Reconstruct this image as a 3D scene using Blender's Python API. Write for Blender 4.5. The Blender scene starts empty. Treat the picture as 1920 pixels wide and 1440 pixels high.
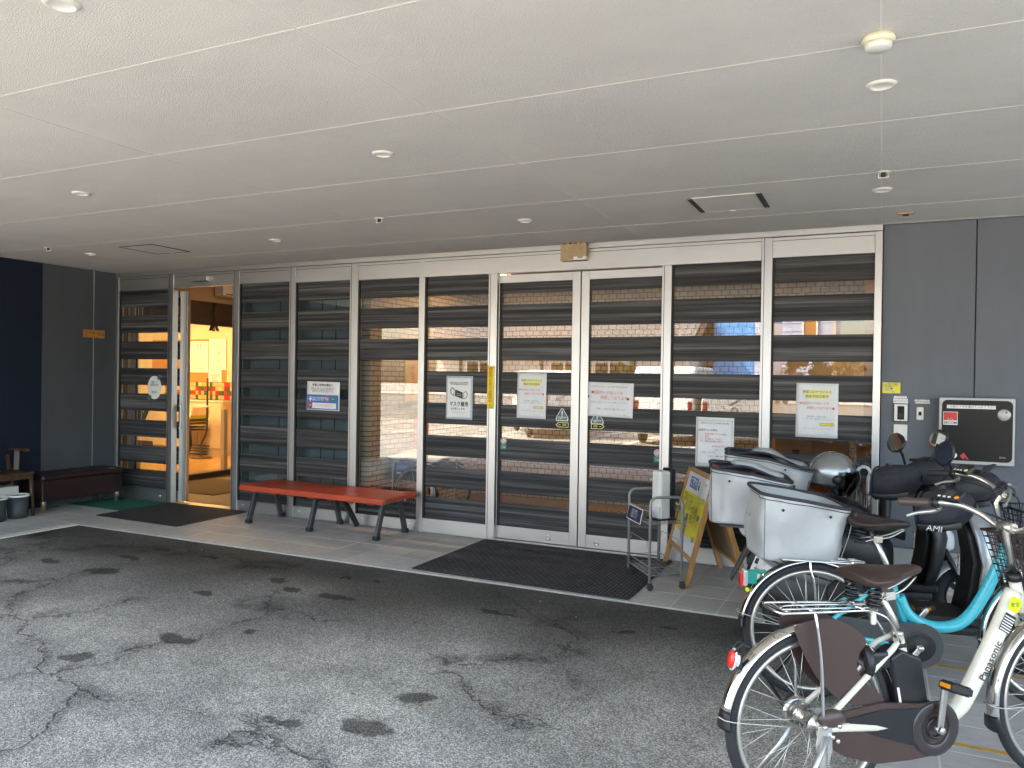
import bpy, bmesh, math, random
from mathutils import Vector, Matrix, noise
random.seed(7)
C = bpy.context.scene
COL = C.collection
R = math.radians

# ------------------------------------------------------------------ camera
cam = bpy.data.cameras.new("camera")
cam.sensor_fit = 'HORIZONTAL'; cam.sensor_width = 36.0
cam.lens = 36.0 * 1459.7 / 1920.0
cam.clip_start = 0.05; cam.clip_end = 800
camo = bpy.data.objects.new("camera", cam); COL.objects.link(camo)
yaw, pitch, roll = R(25.415), R(-0.386), R(0.856)
fw = Vector((-math.sin(yaw) * math.cos(pitch), math.cos(yaw) * math.cos(pitch), math.sin(pitch)))
r0 = Vector((math.cos(yaw), math.sin(yaw), 0)); u0 = r0.cross(fw)
rr = math.cos(roll) * r0 + math.sin(roll) * u0; uu = -math.sin(roll) * r0 + math.cos(roll) * u0
camo.matrix_world = Matrix(((rr.x, uu.x, -fw.x, 0), (rr.y, uu.y, -fw.y, -6.4963), (rr.z, uu.z, -fw.z, 1.5), (0, 0, 0, 1)))
C.camera = camo

# ------------------------------------------------------------------ sky, sun, exposure
world = bpy.data.worlds.new("World"); C.world = world; world.use_nodes = True
wn = world.node_tree.nodes; wl = world.node_tree.links
bg = wn.get("Background") or wn.new("ShaderNodeBackground")
sky = wn.new("ShaderNodeTexSky"); sky.sky_type = 'NISHITA'; sky.sun_disc = False
SUN_DIR = Vector((-0.60, 0.32, 0.72)).normalized()
sky.sun_elevation = math.asin(SUN_DIR.z)
sky.sun_rotation = math.atan2(SUN_DIR.x, SUN_DIR.y)
sky.air_density = 1.0; sky.dust_density = 4.0; sky.ozone_density = 0.6
wl.new(sky.outputs[0], bg.inputs[0]); bg.inputs[1].default_value = 0.15
sun = bpy.data.lights.new("sun", 'SUN'); sun.energy = 2.6; sun.angle = R(0.53); sun.color = (1.0, 0.93, 0.83)
suno = bpy.data.objects.new("sun", sun); COL.objects.link(suno)
suno.rotation_euler = SUN_DIR.to_track_quat('Z', 'Y').to_euler()
suno.location = (10, 10, 20)
C.view_settings.view_transform = 'Standard'; C.view_settings.look = 'None'
C.view_settings.gamma = 1.0; C.view_settings.use_curve_mapping = False
C.view_settings.exposure = 3.24
C.view_settings.use_white_balance = True; C.view_settings.white_balance_temperature = 7150; C.view_settings.white_balance_tint = 9
C.render.engine = 'CYCLES'
C.cycles.use_denoising = True
try:
    C.cycles.denoiser = 'OPENIMAGEDENOISE'
except Exception:
    pass
C.cycles.max_bounces = 9; C.cycles.diffuse_bounces = 5; C.cycles.glossy_bounces = 4
C.cycles.transparent_max_bounces = 16; C.cycles.transmission_bounces = 6
C.cycles.sample_clamp_indirect = 6.0
C.cycles.caustics_reflective = False; C.cycles.caustics_refractive = False

# ------------------------------------------------------------------ materials
def nt(m):
    return m.node_tree.nodes, m.node_tree.links
def N(n, t, **kw):
    x = n.new(t)
    for k, v in kw.items():
        setattr(x, k, v)
    return x
def mat(name, col, rough=0.5, metal=0.0, var=0.0, vscale=8.0, bump=0.0, bscale=60.0, spec=0.5, coat=0.0,
        emit=None, estr=0.0, obj_var=0.0, stretch=None, alpha=1.0, bdist=0.01):
    m = bpy.data.materials.new(name); m.use_nodes = True
    n, l = nt(m); b = n["Principled BSDF"]
    b.inputs["Base Color"].default_value = (*col, 1); b.inputs["Roughness"].default_value = rough
    b.inputs["Metallic"].default_value = metal; b.inputs["Specular IOR Level"].default_value = spec
    b.inputs["Coat Weight"].default_value = coat; b.inputs["Alpha"].default_value = alpha
    if emit:
        b.inputs["Emission Color"].default_value = (*emit, 1); b.inputs["Emission Strength"].default_value = estr
    tc = N(n, "ShaderNodeTexCoord"); src = tc.outputs["Object"]
    if stretch:
        mp = N(n, "ShaderNodeMapping"); mp.inputs["Scale"].default_value = stretch
        l.new(src, mp.inputs[0]); src = mp.outputs[0]
    last = None
    if var > 0:
        nz = N(n, "ShaderNodeTexNoise"); nz.inputs["Scale"].default_value = vscale; nz.inputs["Detail"].default_value = 6
        nz.inputs["Roughness"].default_value = 0.65
        l.new(src, nz.inputs["Vector"])
        mx = N(n, "ShaderNodeMix", data_type='RGBA', blend_type='MIX')
        mr = N(n, "ShaderNodeMapRange"); mr.inputs[1].default_value = 0.3; mr.inputs[2].default_value = 0.7
        l.new(nz.outputs[0], mr.inputs[0]); l.new(mr.outputs[0], mx.inputs[0])
        mx.inputs[6].default_value = (*[max(0, c * (1 - var)) for c in col], 1)
        mx.inputs[7].default_value = (*[min(1, c * (1 + var)) for c in col], 1)
        last = mx.outputs[2]
        rm = N(n, "ShaderNodeMapRange"); rm.inputs[3].default_value = max(0.02, rough - 0.08); rm.inputs[4].default_value = min(1, rough + 0.08)
        l.new(nz.outputs[0], rm.inputs[0]); l.new(rm.outputs[0], b.inputs["Roughness"])
    if obj_var > 0:
        oi = N(n, "ShaderNodeObjectInfo")
        hv = N(n, "ShaderNodeHueSaturation")
        mr2 = N(n, "ShaderNodeMapRange"); mr2.inputs[3].default_value = 1 - obj_var; mr2.inputs[4].default_value = 1 + obj_var
        l.new(oi.outputs["Random"], mr2.inputs[0]); l.new(mr2.outputs[0], hv.inputs["Value"])
        if last: l.new(last, hv.inputs["Color"])
        else: hv.inputs["Color"].default_value = (*col, 1)
        last = hv.outputs[0]
    if last: l.new(last, b.inputs["Base Color"])
    if bump > 0:
        bz = N(n, "ShaderNodeTexNoise"); bz.inputs["Scale"].default_value = bscale; bz.inputs["Detail"].default_value = 4
        l.new(src, bz.inputs["Vector"])
        bp = N(n, "ShaderNodeBump"); bp.inputs["Strength"].default_value = bump; bp.inputs["Distance"].default_value = bdist
        l.new(bz.outputs[0], bp.inputs["Height"]); l.new(bp.outputs[0], b.inputs["Normal"])
    return m

M = {}
M['ceiling'] = mat('ceiling_board_paint', (0.68, 0.67, 0.635), 0.9, var=0.045, vscale=1.6, bump=0.5, bscale=130, stretch=(1, 1.5, 1), bdist=0.010)
M['sealant'] = mat('ceiling_joint_sealant', (0.77, 0.76, 0.71), 0.6)
M['fitting'] = mat('white_plastic_fitting', (0.80, 0.79, 0.74), 0.4, var=0.03, vscale=20)
M['cream_ring'] = mat('cream_detector_ring', (0.80, 0.76, 0.52), 0.4)
M['dark_slot'] = mat('dark_slot', (0.03, 0.03, 0.03), 0.8)
M['panel_grey'] = mat('charcoal_siding_panel', (0.140, 0.155, 0.178), 0.75, var=0.10, vscale=1.8, bump=0.35, bscale=260, bdist=0.004, stretch=(1.6, 1.6, 0.5))
M['panel_left'] = mat('slate_siding_panel', (0.068, 0.078, 0.091), 0.75, var=0.10, vscale=1.8, bump=0.35, bscale=260, bdist=0.004, stretch=(1.6, 1.6, 0.5))
M['navy'] = mat('navy_siding_panel', (0.013, 0.020, 0.036), 0.85, var=0.08, vscale=3, bump=0.3, bscale=200, bdist=0.004, spec=0.2)
M['plinth'] = mat('mortar_plinth', (0.36, 0.36, 0.34), 0.85, var=0.1, vscale=6, bump=0.2, bscale=90)
M['alu'] = mat('satin_aluminium', (0.60, 0.595, 0.58), 0.40, metal=1.0, var=0.05, vscale=3, stretch=(1, 1, 0.25))
M['alu_light'] = mat('pale_anodised_aluminium', (0.61, 0.605, 0.59), 0.42, metal=1.0, var=0.05, vscale=3, stretch=(0.3, 1, 1))
M['gasket'] = mat('black_gasket', (0.012, 0.012, 0.013), 0.6)
M['rubber'] = mat('tyre_rubber', (0.022, 0.022, 0.024), 0.75, var=0.2, vscale=30, bump=0.2, bscale=150)
M['black'] = mat('black_plastic', (0.014, 0.014, 0.015), 0.38, var=0.1, vscale=15)
M['black_matt'] = mat('matt_black_plastic', (0.02, 0.02, 0.021), 0.65, var=0.15, vscale=25, bump=0.1, bscale=200)
M['grey_plastic'] = mat('dark_grey_plastic', (0.055, 0.058, 0.056), 0.5, var=0.1, vscale=12)
M['chrome'] = mat('chrome', (0.78, 0.77, 0.74), 0.12, metal=1.0, var=0.05, vscale=18)
M['steel'] = mat('satin_steel', (0.62, 0.60, 0.55), 0.3, metal=1.0, var=0.06, vscale=20)
M['rim'] = mat('aluminium_rim', (0.66, 0.63, 0.57), 0.33, metal=0.9, var=0.05, vscale=20)
M['wire_grey'] = mat('grey_coated_wire', (0.34, 0.35, 0.34), 0.45, metal=0.35, var=0.08, vscale=25)
M['cream'] = mat('cream_frame_paint', (0.78, 0.735, 0.58), 0.28, coat=0.4, var=0.03, vscale=10)
M['turquoise'] = mat('turquoise_frame_paint', (0.035, 0.50, 0.58), 0.28, coat=0.5, var=0.06, vscale=14)
M['brown_plastic'] = mat('brown_plastic', (0.075, 0.047, 0.04), 0.3, var=0.08, vscale=10)
M['saddle'] = mat('brown_vinyl_saddle', (0.048, 0.027, 0.022), 0.34, var=0.1, vscale=20, bump=0.08, bscale=300)
M['saddle_dark'] = mat('dark_brown_vinyl_saddle', (0.03, 0.018, 0.015), 0.4, var=0.1, vscale=20, bump=0.08, bscale=300)
M['seat_black'] = mat('black_vinyl_seat', (0.011, 0.011, 0.012), 0.5, var=0.1, vscale=20, bump=0.1, bscale=220)
M['red_lens'] = mat('red_reflector_lens', (0.75, 0.03, 0.015), 0.15, coat=0.5, var=0.12, vscale=120)
M['tail_red'] = mat('dark_red_tail_lamp', (0.20, 0.010, 0.010), 0.2, coat=0.4)
M['clear_lens'] = mat('clear_lens', (0.8, 0.8, 0.8), 0.1, metal=0.5)
M['orange_lens'] = mat('orange_reflector_lens', (0.85, 0.30, 0.01), 0.2, coat=0.5)
M['teal'] = mat('teal_plastic', (0.01, 0.28, 0.21), 0.35)
M['bag'] = mat('silver_grey_vinyl', (0.44, 0.45, 0.445), 0.44, metal=0.12, var=0.05, vscale=5, bump=0.25, bscale=9, bdist=0.02)
M['bag_in'] = mat('grey_bag_lining', (0.40, 0.41, 0.39), 0.6, metal=0.15, bump=0.25, bscale=14)
M['zip'] = mat('charcoal_zip_tape', (0.035, 0.033, 0.042), 0.7, bump=0.3, bscale=300)
M['scooter_silver'] = mat('silver_scooter_paint', (0.42, 0.45, 0.46), 0.3, metal=0.5, coat=0.5, var=0.03)
M['scooter_white'] = mat('white_scooter_paint', (0.66, 0.67, 0.66), 0.28, coat=0.6, var=0.03)
M['helmet'] = mat('silver_helmet_paint', (0.36, 0.37, 0.37), 0.25, metal=0.6, coat=0.6, var=0.03)
M['fabric_navy'] = mat('dark_neoprene', (0.03, 0.028, 0.038), 0.7, var=0.25, vscale=9, bump=0.35, bscale=24, bdist=0.02)
M['fabric_strip'] = mat('grey_reflective_band', (0.10, 0.10, 0.095), 0.55, var=0.1)
M['orange'] = mat('orange_red_plastic', (0.52, 0.070, 0.026), 0.46, var=0.28, vscale=4, bump=0.05, bscale=60)
M['leg_grey'] = mat('dark_grey_steel_leg', (0.06, 0.063, 0.066), 0.45, metal=0.2, var=0.1)
M['wood_board'] = mat('orange_pine', (0.50, 0.255, 0.085), 0.5, var=0.25, vscale=7, stretch=(6, 6, 1), bump=0.1, bscale=60)
M['ply'] = mat('brown_hardboard', (0.26, 0.165, 0.08), 0.65, var=0.12, vscale=10)
M['whiteboard'] = mat('white_board_face', (0.78, 0.79, 0.80), 0.35, var=0.03)
M['paper'] = mat('white_paper', (0.76, 0.77, 0.79), 0.55, var=0.05, vscale=9, bump=0.25, bscale=14, bdist=0.006)
M['paper_mask'] = mat('pale_paper', (0.79, 0.80, 0.78), 0.5, var=0.02)
M['paper_blue_edge'] = mat('pale_blue_print', (0.50, 0.58, 0.64), 0.5, var=0.25, vscale=60)
M['yellow'] = mat('yellow_print', (0.86, 0.70, 0.02), 0.5, var=0.06, vscale=12)
M['yellow_card'] = mat('yellow_card', (0.82, 0.72, 0.03), 0.4, var=0.1, vscale=16, bump=0.2, bscale=20)
M['tan_paper'] = mat('tan_craft_paper', (0.66, 0.42, 0.18), 0.6, var=0.2, vscale=9)
M['highlight'] = mat('yellow_highlight_print', (0.84, 0.80, 0.26), 0.5)
M['blue_print'] = mat('blue_print', (0.055, 0.19, 0.50), 0.5)
M['red_print'] = mat('red_print', (0.62, 0.05, 0.04), 0.5)
M['pink_print'] = mat('faded_red_print', (0.66, 0.20, 0.20), 0.5)
M['black_print'] = mat('black_print', (0.03, 0.03, 0.03), 0.5)
M['grey_print'] = mat('grey_print', (0.30, 0.30, 0.31), 0.5)
M['white_print'] = mat('white_print', (0.85, 0.85, 0.83), 0.5)
M['green_print'] = mat('green_print', (0.03, 0.22, 0.14), 0.5)
M['steelblue_print'] = mat('grey_green_print', (0.10, 0.17, 0.17), 0.5)
M['lime'] = mat('lime_sticker', (0.72, 0.85, 0.02), 0.4)
M['card_navy'] = mat('navy_card', (0.02, 0.03, 0.075), 0.4)
M['cardboard'] = mat('brown_packing_tape', (0.42, 0.30, 0.165), 0.4, var=0.15, vscale=14, bump=0.3, bscale=24, bdist=0.01)
M['maroon'] = mat('maroon_vinyl', (0.018, 0.007, 0.009), 0.42, var=0.15, vscale=12, bump=0.1, bscale=40)
M['dark_wood'] = mat('dark_stained_wood', (0.065, 0.035, 0.02), 0.45, var=0.3, vscale=6, stretch=(5, 5, 1))
M['bronze'] = mat('bronze_leg', (0.42, 0.33, 0.22), 0.35, metal=0.8, var=0.2, vscale=25)
M['bin'] = mat('charcoal_bucket', (0.045, 0.055, 0.06), 0.55, var=0.1)
M['green_mat'] = mat('green_mat', (0.018, 0.155, 0.110), 0.95, var=0.12, vscale=30, bump=0.5, bscale=350)
M['locker_black'] = mat('black_locker_door', (0.008, 0.0082, 0.0085), 0.3, spec=0.22, var=0.1, vscale=3)
M['locker_frame'] = mat('silver_locker_frame', (0.40, 0.40, 0.39), 0.4, metal=0.4)
M['mirror'] = mat('mirror_glass', (0.86, 0.87, 0.85), 0.02, metal=1.0)
M['wall_warm'] = mat('cream_interior_wall', (0.72, 0.60, 0.42), 0.8, var=0.04, vscale=2)
M['ceil_warm'] = mat('tan_interior_ceiling', (0.48, 0.36, 0.24), 0.8)
M['beam_dark'] = mat('dark_brown_beam', (0.06, 0.035, 0.022), 0.6, var=0.15)
M['cork'] = mat('cork_board', (0.52, 0.25, 0.07), 0.8, var=0.1, vscale=30)
M['part_grey'] = mat('blue_grey_partition', (0.115, 0.15, 0.155), 0.5, var=0.06, vscale=3)
M['wood_warm'] = mat('warm_wood_veneer', (0.50, 0.22, 0.05), 0.4, var=0.2, vscale=4, stretch=(1, 1, 5))
M['wood_floor'] = mat('warm_wood_floor', (0.46, 0.26, 0.09), 0.25, var=0.15, vscale=4, stretch=(8, 1, 1))
M['lamp'] = mat('warm_lamp', (1, 0.8, 0.5), 0.5, emit=(1.0, 0.635, 0.275), estr=13.5)
M['lamp_b'] = mat('warm_lobby_lamp', (1, 0.8, 0.5), 0.5, emit=(1.0, 0.74, 0.48), estr=6.0)
M['lamp_c'] = mat('dim_office_lamp', (1, 0.8, 0.5), 0.5, emit=(1.0, 0.74, 0.48), estr=3.0)
M['lamp_d'] = mat('wall_washer_lamp', (1, 0.8, 0.5), 0.5, emit=(1.0, 0.66, 0.36), estr=24.0)
M['lime_chair'] = mat('lime_chair_shell', (0.45, 0.55, 0.05), 0.45)
M['navy_cloth'] = mat('navy_wheelchair_cloth', (0.015, 0.02, 0.04), 0.7, bump=0.2, bscale=80)
M['white_cloth'] = mat('white_towel', (0.78, 0.78, 0.80), 0.9, bump=0.5, bscale=120)
M['leaf'] = mat('leaf_green', (0.06, 0.11, 0.03), 0.6, var=0.35, vscale=3, obj_var=0.2)
M['leaf_autumn'] = mat('leaf_autumn', (0.20, 0.115, 0.03), 0.6, var=0.4, vscale=3)
M['bark'] = mat('bark', (0.12, 0.08, 0.05), 0.9, var=0.3, vscale=9, bump=0.5, bscale=30)
M['plaster'] = mat('white_plaster_wall', (0.68, 0.65, 0.60), 0.85, var=0.07, vscale=1.5)
M['kawara'] = mat('grey_clay_roof_tile', (0.33, 0.31, 0.29), 0.5, var=0.25, vscale=5)
M['blue_clad'] = mat('blue_cladding', (0.10, 0.40, 0.85), 0.5, var=0.06, vscale=2)
M['lavender'] = mat('lavender_siding', (0.56, 0.60, 0.72), 0.7, var=0.04)
M['car_white'] = mat('white_car_paint', (0.76, 0.77, 0.77), 0.25, coat=0.6)
M['car_silver'] = mat('silver_car_paint', (0.46, 0.46, 0.47), 0.28, metal=0.4, coat=0.6)
M['car_glass'] = mat('dark_car_glass', (0.02, 0.024, 0.026), 0.06, coat=0.4)
M['line_white'] = mat('white_road_paint', (0.74, 0.73, 0.70), 0.8, var=0.12, vscale=14)
M['line_yellow'] = mat('yellow_floor_tape', (0.62, 0.34, 0.04), 0.6, var=0.15, vscale=12)
M['stick'] = mat('brown_bark_stick', (0.14, 0.085, 0.045), 0.8, var=0.45, vscale=40, bump=0.6, bscale=80)
M['white_handle'] = mat('white_umbrella_handle', (0.74, 0.75, 0.78), 0.3)
M['concrete'] = mat('pale_bounce_concrete', (0.30, 0.295, 0.28), 0.85, var=0.12, vscale=0.8, bump=0.2, bscale=60)
M['pewter'] = mat('grey_concrete', (0.32, 0.32, 0.31), 0.85, var=0.1)

def m_tile():
    m = bpy.data.materials.new('grey_porcelain_floor_tile'); m.use_nodes = True
    n, l = nt(m); b = n["Principled BSDF"]
    tc = N(n, "ShaderNodeTexCoord"); oi = N(n, "ShaderNodeObjectInfo")
    ad = N(n, "ShaderNodeVectorMath", operation='ADD'); l.new(tc.outputs["Object"], ad.inputs[0]); l.new(oi.outputs["Location"], ad.inputs[1])
    mp = N(n, "ShaderNodeMapping"); mp.inputs["Scale"].default_value = (3.0, 11.0, 1); l.new(ad.outputs[0], mp.inputs[0])
    nz = N(n, "ShaderNodeTexNoise"); nz.inputs["Scale"].default_value = 3.0; nz.inputs["Detail"].default_value = 8; nz.inputs["Roughness"].default_value = 0.7
    l.new(mp.outputs[0], nz.inputs["Vector"])
    cr = N(n, "ShaderNodeValToRGB"); cr.color_ramp.elements[0].position = 0.3; cr.color_ramp.elements[1].position = 0.72
    cr.color_ramp.elements[0].color = (0.43, 0.41, 0.375, 1); cr.color_ramp.elements[1].color = (0.58, 0.56, 0.52, 1)
    l.new(nz.outputs[0], cr.inputs[0])
    hv = N(n, "ShaderNodeHueSaturation"); mr = N(n, "ShaderNodeMapRange"); mr.inputs[3].default_value = 0.92; mr.inputs[4].default_value = 1.08
    l.new(oi.outputs["Random"], mr.inputs[0]); l.new(mr.outputs[0], hv.inputs["Value"]); l.new(cr.outputs[0], hv.inputs["Color"])
    l.new(hv.outputs[0], b.inputs["Base Color"]); b.inputs["Roughness"].default_value = 0.6
    bp = N(n, "ShaderNodeBump"); bp.inputs["Strength"].default_value = 0.15; bp.inputs["Distance"].default_value = 0.004
    l.new(nz.outputs[0], bp.inputs["Height"]); l.new(bp.outputs[0], b.inputs["Normal"])
    return m
M['tile'] = m_tile()
M['grout'] = mat('pale_grout', (0.74, 0.71, 0.64), 0.9, var=0.1, vscale=20)

def m_slat():
    m = bpy.data.materials.new('charcoal_woodgrain_slat'); m.use_nodes = True
    n, l = nt(m); b = n["Principled BSDF"]
    tc = N(n, "ShaderNodeTexCoord"); oi = N(n, "ShaderNodeObjectInfo")
    ad = N(n, "ShaderNodeVectorMath", operation='ADD'); l.new(tc.outputs["Object"], ad.inputs[0])
    sc = N(n, "ShaderNodeVectorMath", operation='SCALE'); sc.inputs[3].default_value = 37.0
    cb = N(n, "ShaderNodeCombineXYZ"); l.new(oi.outputs["Random"], cb.inputs[0]); l.new(oi.outputs["Random"], cb.inputs[2])
    l.new(cb.outputs[0], sc.inputs[0]); l.new(sc.outputs[0], ad.inputs[1])
    mp = N(n, "ShaderNodeMapping"); mp.inputs["Scale"].default_value = (0.30, 1.0, 30.0); l.new(ad.outputs[0], mp.inputs[0])
    nz = N(n, "ShaderNodeTexNoise"); nz.inputs["Scale"].default_value = 1.0; nz.inputs["Detail"].default_value = 3; nz.inputs["Distortion"].default_value = 0.0
    l.new(mp.outputs[0], nz.inputs["Vector"])
    mp2 = N(n, "ShaderNodeMapping"); mp2.inputs["Scale"].default_value = (2.0, 1.0, 190.0); l.new(ad.outputs[0], mp2.inputs[0])
    nz2 = N(n, "ShaderNodeTexNoise"); nz2.inputs["Scale"].default_value = 1.0; nz2.inputs["Detail"].default_value = 4
    l.new(mp2.outputs[0], nz2.inputs["Vector"])
    mx = N(n, "ShaderNodeMath", operation='MULTIPLY_ADD'); mx.inputs[1].default_value = 0.5
    l.new(nz2.outputs[0], mx.inputs[0]); l.new(nz.outputs[0], mx.inputs[2])
    cr = N(n, "ShaderNodeValToRGB"); e = cr.color_ramp.elements
    e[0].position = 0.54; e[1].position = 0.96
    e[0].color = (0.014, 0.0143, 0.0152, 1); e[1].color = (0.15, 0.149, 0.148, 1)
    k = e.new(0.69); k.color = (0.031, 0.0312, 0.0325, 1)
    k = e.new(0.81); k.color = (0.066, 0.066, 0.067, 1)
    l.new(mx.outputs[0], cr.inputs[0]); l.new(cr.outputs[0], b.inputs["Base Color"])
    b.inputs["Roughness"].default_value = 0.55; b.inputs["Specular IOR Level"].default_value = 0.28
    bp = N(n, "ShaderNodeBump"); bp.inputs["Strength"].default_value = 0.2; bp.inputs["Distance"].default_value = 0.002
    l.new(mx.outputs[0], bp.inputs["Height"]); l.new(bp.outputs[0], b.inputs["Normal"])
    return m
M['slat'] = m_slat()

def m_glass(name, tint=(0.93, 0.95, 0.95), boost=1.0, base=0.06):
    m = bpy.data.materials.new(name); m.use_nodes = True
    n, l = nt(m); n.remove(n["Principled BSDF"])
    out = n["Material Output"]
    tr = N(n, "ShaderNodeBsdfTransparent"); tr.inputs[0].default_value = (*tint, 1)
    gl = N(n, "ShaderNodeBsdfGlossy"); gl.inputs["Roughness"].default_value = 0.0; gl.inputs[0].default_value = (1, 1, 1, 1)
    fr = N(n, "ShaderNodeLayerWeight"); fr.inputs[0].default_value = 0.5
    pw = N(n, "ShaderNodeMath", operation='POWER'); pw.inputs[1].default_value = 5.0; l.new(fr.outputs["Facing"], pw.inputs[0])
    ma = N(n, "ShaderNodeMath", operation='MULTIPLY_ADD', use_clamp=True); ma.inputs[1].default_value = 1.0 - base; ma.inputs[2].default_value = base
    l.new(pw.outputs[0], ma.inputs[0])
    mx = N(n, "ShaderNodeMixShader"); l.new(ma.outputs[0], mx.inputs[0]); l.new(tr.outputs[0], mx.inputs[1]); l.new(gl.outputs[0], mx.inputs[2])
    l.new(mx.outputs[0], out.inputs[0])
    return m
M['glass'] = m_glass('window_glass', base=0.095)
M['smoke'] = m_glass('smoked_visor', tint=(0.22, 0.21, 0.20), boost=1.0, base=0.03)
M['clear'] = m_glass('clear_plastic', tint=(0.82, 0.83, 0.82), boost=1.0, base=0.04)

def m_translucent(name, col, tint, mixf):
    m = bpy.data.materials.new(name); m.use_nodes = True
    n, l = nt(m); b = n["Principled BSDF"]; out = n["Material Output"]
    b.inputs["Base Color"].default_value = (*col, 1); b.inputs["Roughness"].default_value = 0.28
    tr = N(n, "ShaderNodeBsdfTransparent"); tr.inputs[0].default_value = (*tint, 1)
    mx = N(n, "ShaderNodeMixShader"); mx.inputs[0].default_value = mixf
    l.new(tr.outputs[0], mx.inputs[1]); l.new(b.outputs[0], mx.inputs[2]); l.new(mx.outputs[0], out.inputs[0])
    return m
M['guard_brown'] = m_translucent('brown_translucent_guard', (0.105, 0.068, 0.058), (0.50, 0.36, 0.29), 0.66)
M['guard_dark'] = mat('dark_brown_gloss_plastic', (0.038, 0.028, 0.026), 0.25, coat=0.3)
M['mesh_black'] = m_translucent('black_net', (0.012, 0.012, 0.015), (1, 1, 1), 0.82)

def m_asphalt():
    m = bpy.data.materials.new('worn_asphalt_light_falloff'); m.use_nodes = True
    n, l = nt(m); b = n["Principled BSDF"]
    tc = N(n, "ShaderNodeTexCoord"); P = tc.outputs["Object"]
    def noise_(scale, det=5, rough=0.6, src=P, dist=0.0):
        z = N(n, "ShaderNodeTexNoise"); z.inputs["Scale"].default_value = scale; z.inputs["Detail"].default_value = det
        z.inputs["Roughness"].default_value = rough; z.inputs["Distortion"].default_value = dist
        l.new(src, z.inputs["Vector"]); return z
    def math_(op, a, c=None, clamp=False):
        z = N(n, "ShaderNodeMath", operation=op, use_clamp=clamp)
        for i, q in enumerate((a, c)):
            if q is None: continue
            if isinstance(q, (int, float)): z.inputs[i].default_value = q
            else: l.new(q, z.inputs[i])
        return z.outputs[0]
    def rng(x, a, c, lo=0.0, hi=1.0):
        z = N(n, "ShaderNodeMapRange", interpolation_type='SMOOTHSTEP'); l.new(x, z.inputs[0])
        z.inputs[1].default_value = a; z.inputs[2].default_value = c; z.inputs[3].default_value = lo; z.inputs[4].default_value = hi
        return z.outputs[0]
    big = noise_(0.55, 4, 0.55); mid = noise_(3.2, 6, 0.7)
    # stones in the binder
    vo = N(n, "ShaderNodeTexVoronoi"); vo.inputs["Scale"].default_value = 150.0; l.new(P, vo.inputs["Vector"])
    sep = N(n, "ShaderNodeSeparateColor"); l.new(vo.outputs["Color"], sep.inputs[0])
    stone = rng(sep.outputs[0], 0.1, 1.0, 0.62, 1.5)
    edge = rng(vo.outputs["Distance"], 0.25, 0.75, 1.0, 0.6)
    grit = math_('MULTIPLY', stone, edge)
    # light falloff put into the colour: dark at the kerb, paler toward open front
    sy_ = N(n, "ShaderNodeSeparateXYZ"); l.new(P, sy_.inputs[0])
    falloff_y = math_('ADD', sy_.outputs[1], math_('MULTIPLY', math_('SUBTRACT', noise_(0.8, 5, 0.6).outputs[0], 0.5), 2.6))
    light_falloff = rng(falloff_y, -1.7, -3.3, 0.0, 1.0)
    base = math_('MULTIPLY', rng(big.outputs[0], 0.35, 0.68, 0.85, 1.15), math_('ADD', 0.105, math_('MULTIPLY', light_falloff, 0.40)))
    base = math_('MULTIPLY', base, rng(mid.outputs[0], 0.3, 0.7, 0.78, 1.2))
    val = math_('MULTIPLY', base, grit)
    # cracks with damp margins
    wob = noise_(1.6, 5, 0.65)
    wv = N(n, "ShaderNodeVectorMath", operation='SCALE'); wv.inputs[3].default_value = 0.9; l.new(wob.outputs["Color"], wv.inputs[0])
    wa = N(n, "ShaderNodeVectorMath", operation='ADD'); l.new(P, wa.inputs[0]); l.new(wv.outputs[0], wa.inputs[1])
    vc = N(n, "ShaderNodeTexVoronoi", feature='DISTANCE_TO_EDGE'); vc.inputs["Scale"].default_value = 0.85; l.new(wa.outputs[0], vc.inputs["Vector"])
    msk = rng(noise_(0.7, 3, 0.5).outputs[0], 0.42, 0.54)
    crack = math_('MULTIPLY', rng(vc.outputs["Distance"], 0.004, 0.014, 1.0, 0.0), msk)
    halo = math_('MULTIPLY', rng(vc.outputs["Distance"], 0.0, 0.17, 1.0, 0.0), math_('MULTIPLY', msk, rng(mid.outputs[0], 0.42, 0.6)))
    val = math_('MULTIPLY', val, math_('SUBTRACT', 1.0, math_('MULTIPLY', crack, 0.42)))
    val = math_('MULTIPLY', val, math_('SUBTRACT', 1.0, math_('MULTIPLY', halo, 0.55)))
    # oil and water spots
    wob2 = noise_(4.5, 5, 0.62)
    ws = N(n, "ShaderNodeVectorMath", operation='SCALE'); ws.inputs[3].default_value = 0.26; l.new(wob2.outputs["Color"], ws.inputs[0])
    wp = N(n, "ShaderNodeVectorMath", operation='ADD'); l.new(P, wp.inputs[0]); l.new(ws.outputs[0], wp.inputs[1])
    off = N(n, "ShaderNodeVectorMath", operation='SUBTRACT'); off.inputs[1].default_value = (0.13, 0.13, 0.13); l.new(wp.outputs[0], off.inputs[0])
    acc = None
    for (sx, sy, ra, rb) in STAINS:
        mp = N(n, "ShaderNodeMapping", vector_type='TEXTURE'); mp.inputs["Location"].default_value = (sx, sy, 0)
        mp.inputs["Rotation"].default_value = (0, 0, R(random.uniform(-25, 25))); mp.inputs["Scale"].default_value = (ra, rb, 1)
        l.new(off.outputs[0], mp.inputs[0])
        ln = N(n, "ShaderNodeVectorMath", operation='LENGTH')
        xy = N(n, "ShaderNodeVectorMath", operation='MULTIPLY'); xy.inputs[1].default_value = (1, 1, 0); l.new(mp.outputs[0], xy.inputs[0]); l.new(xy.outputs[0], ln.inputs[0])
        s = rng(ln.outputs["Value"], 0.70, 1.02, 1.0, 0.0)
        acc = s if acc is None else math_('MAXIMUM', acc, s)
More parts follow.
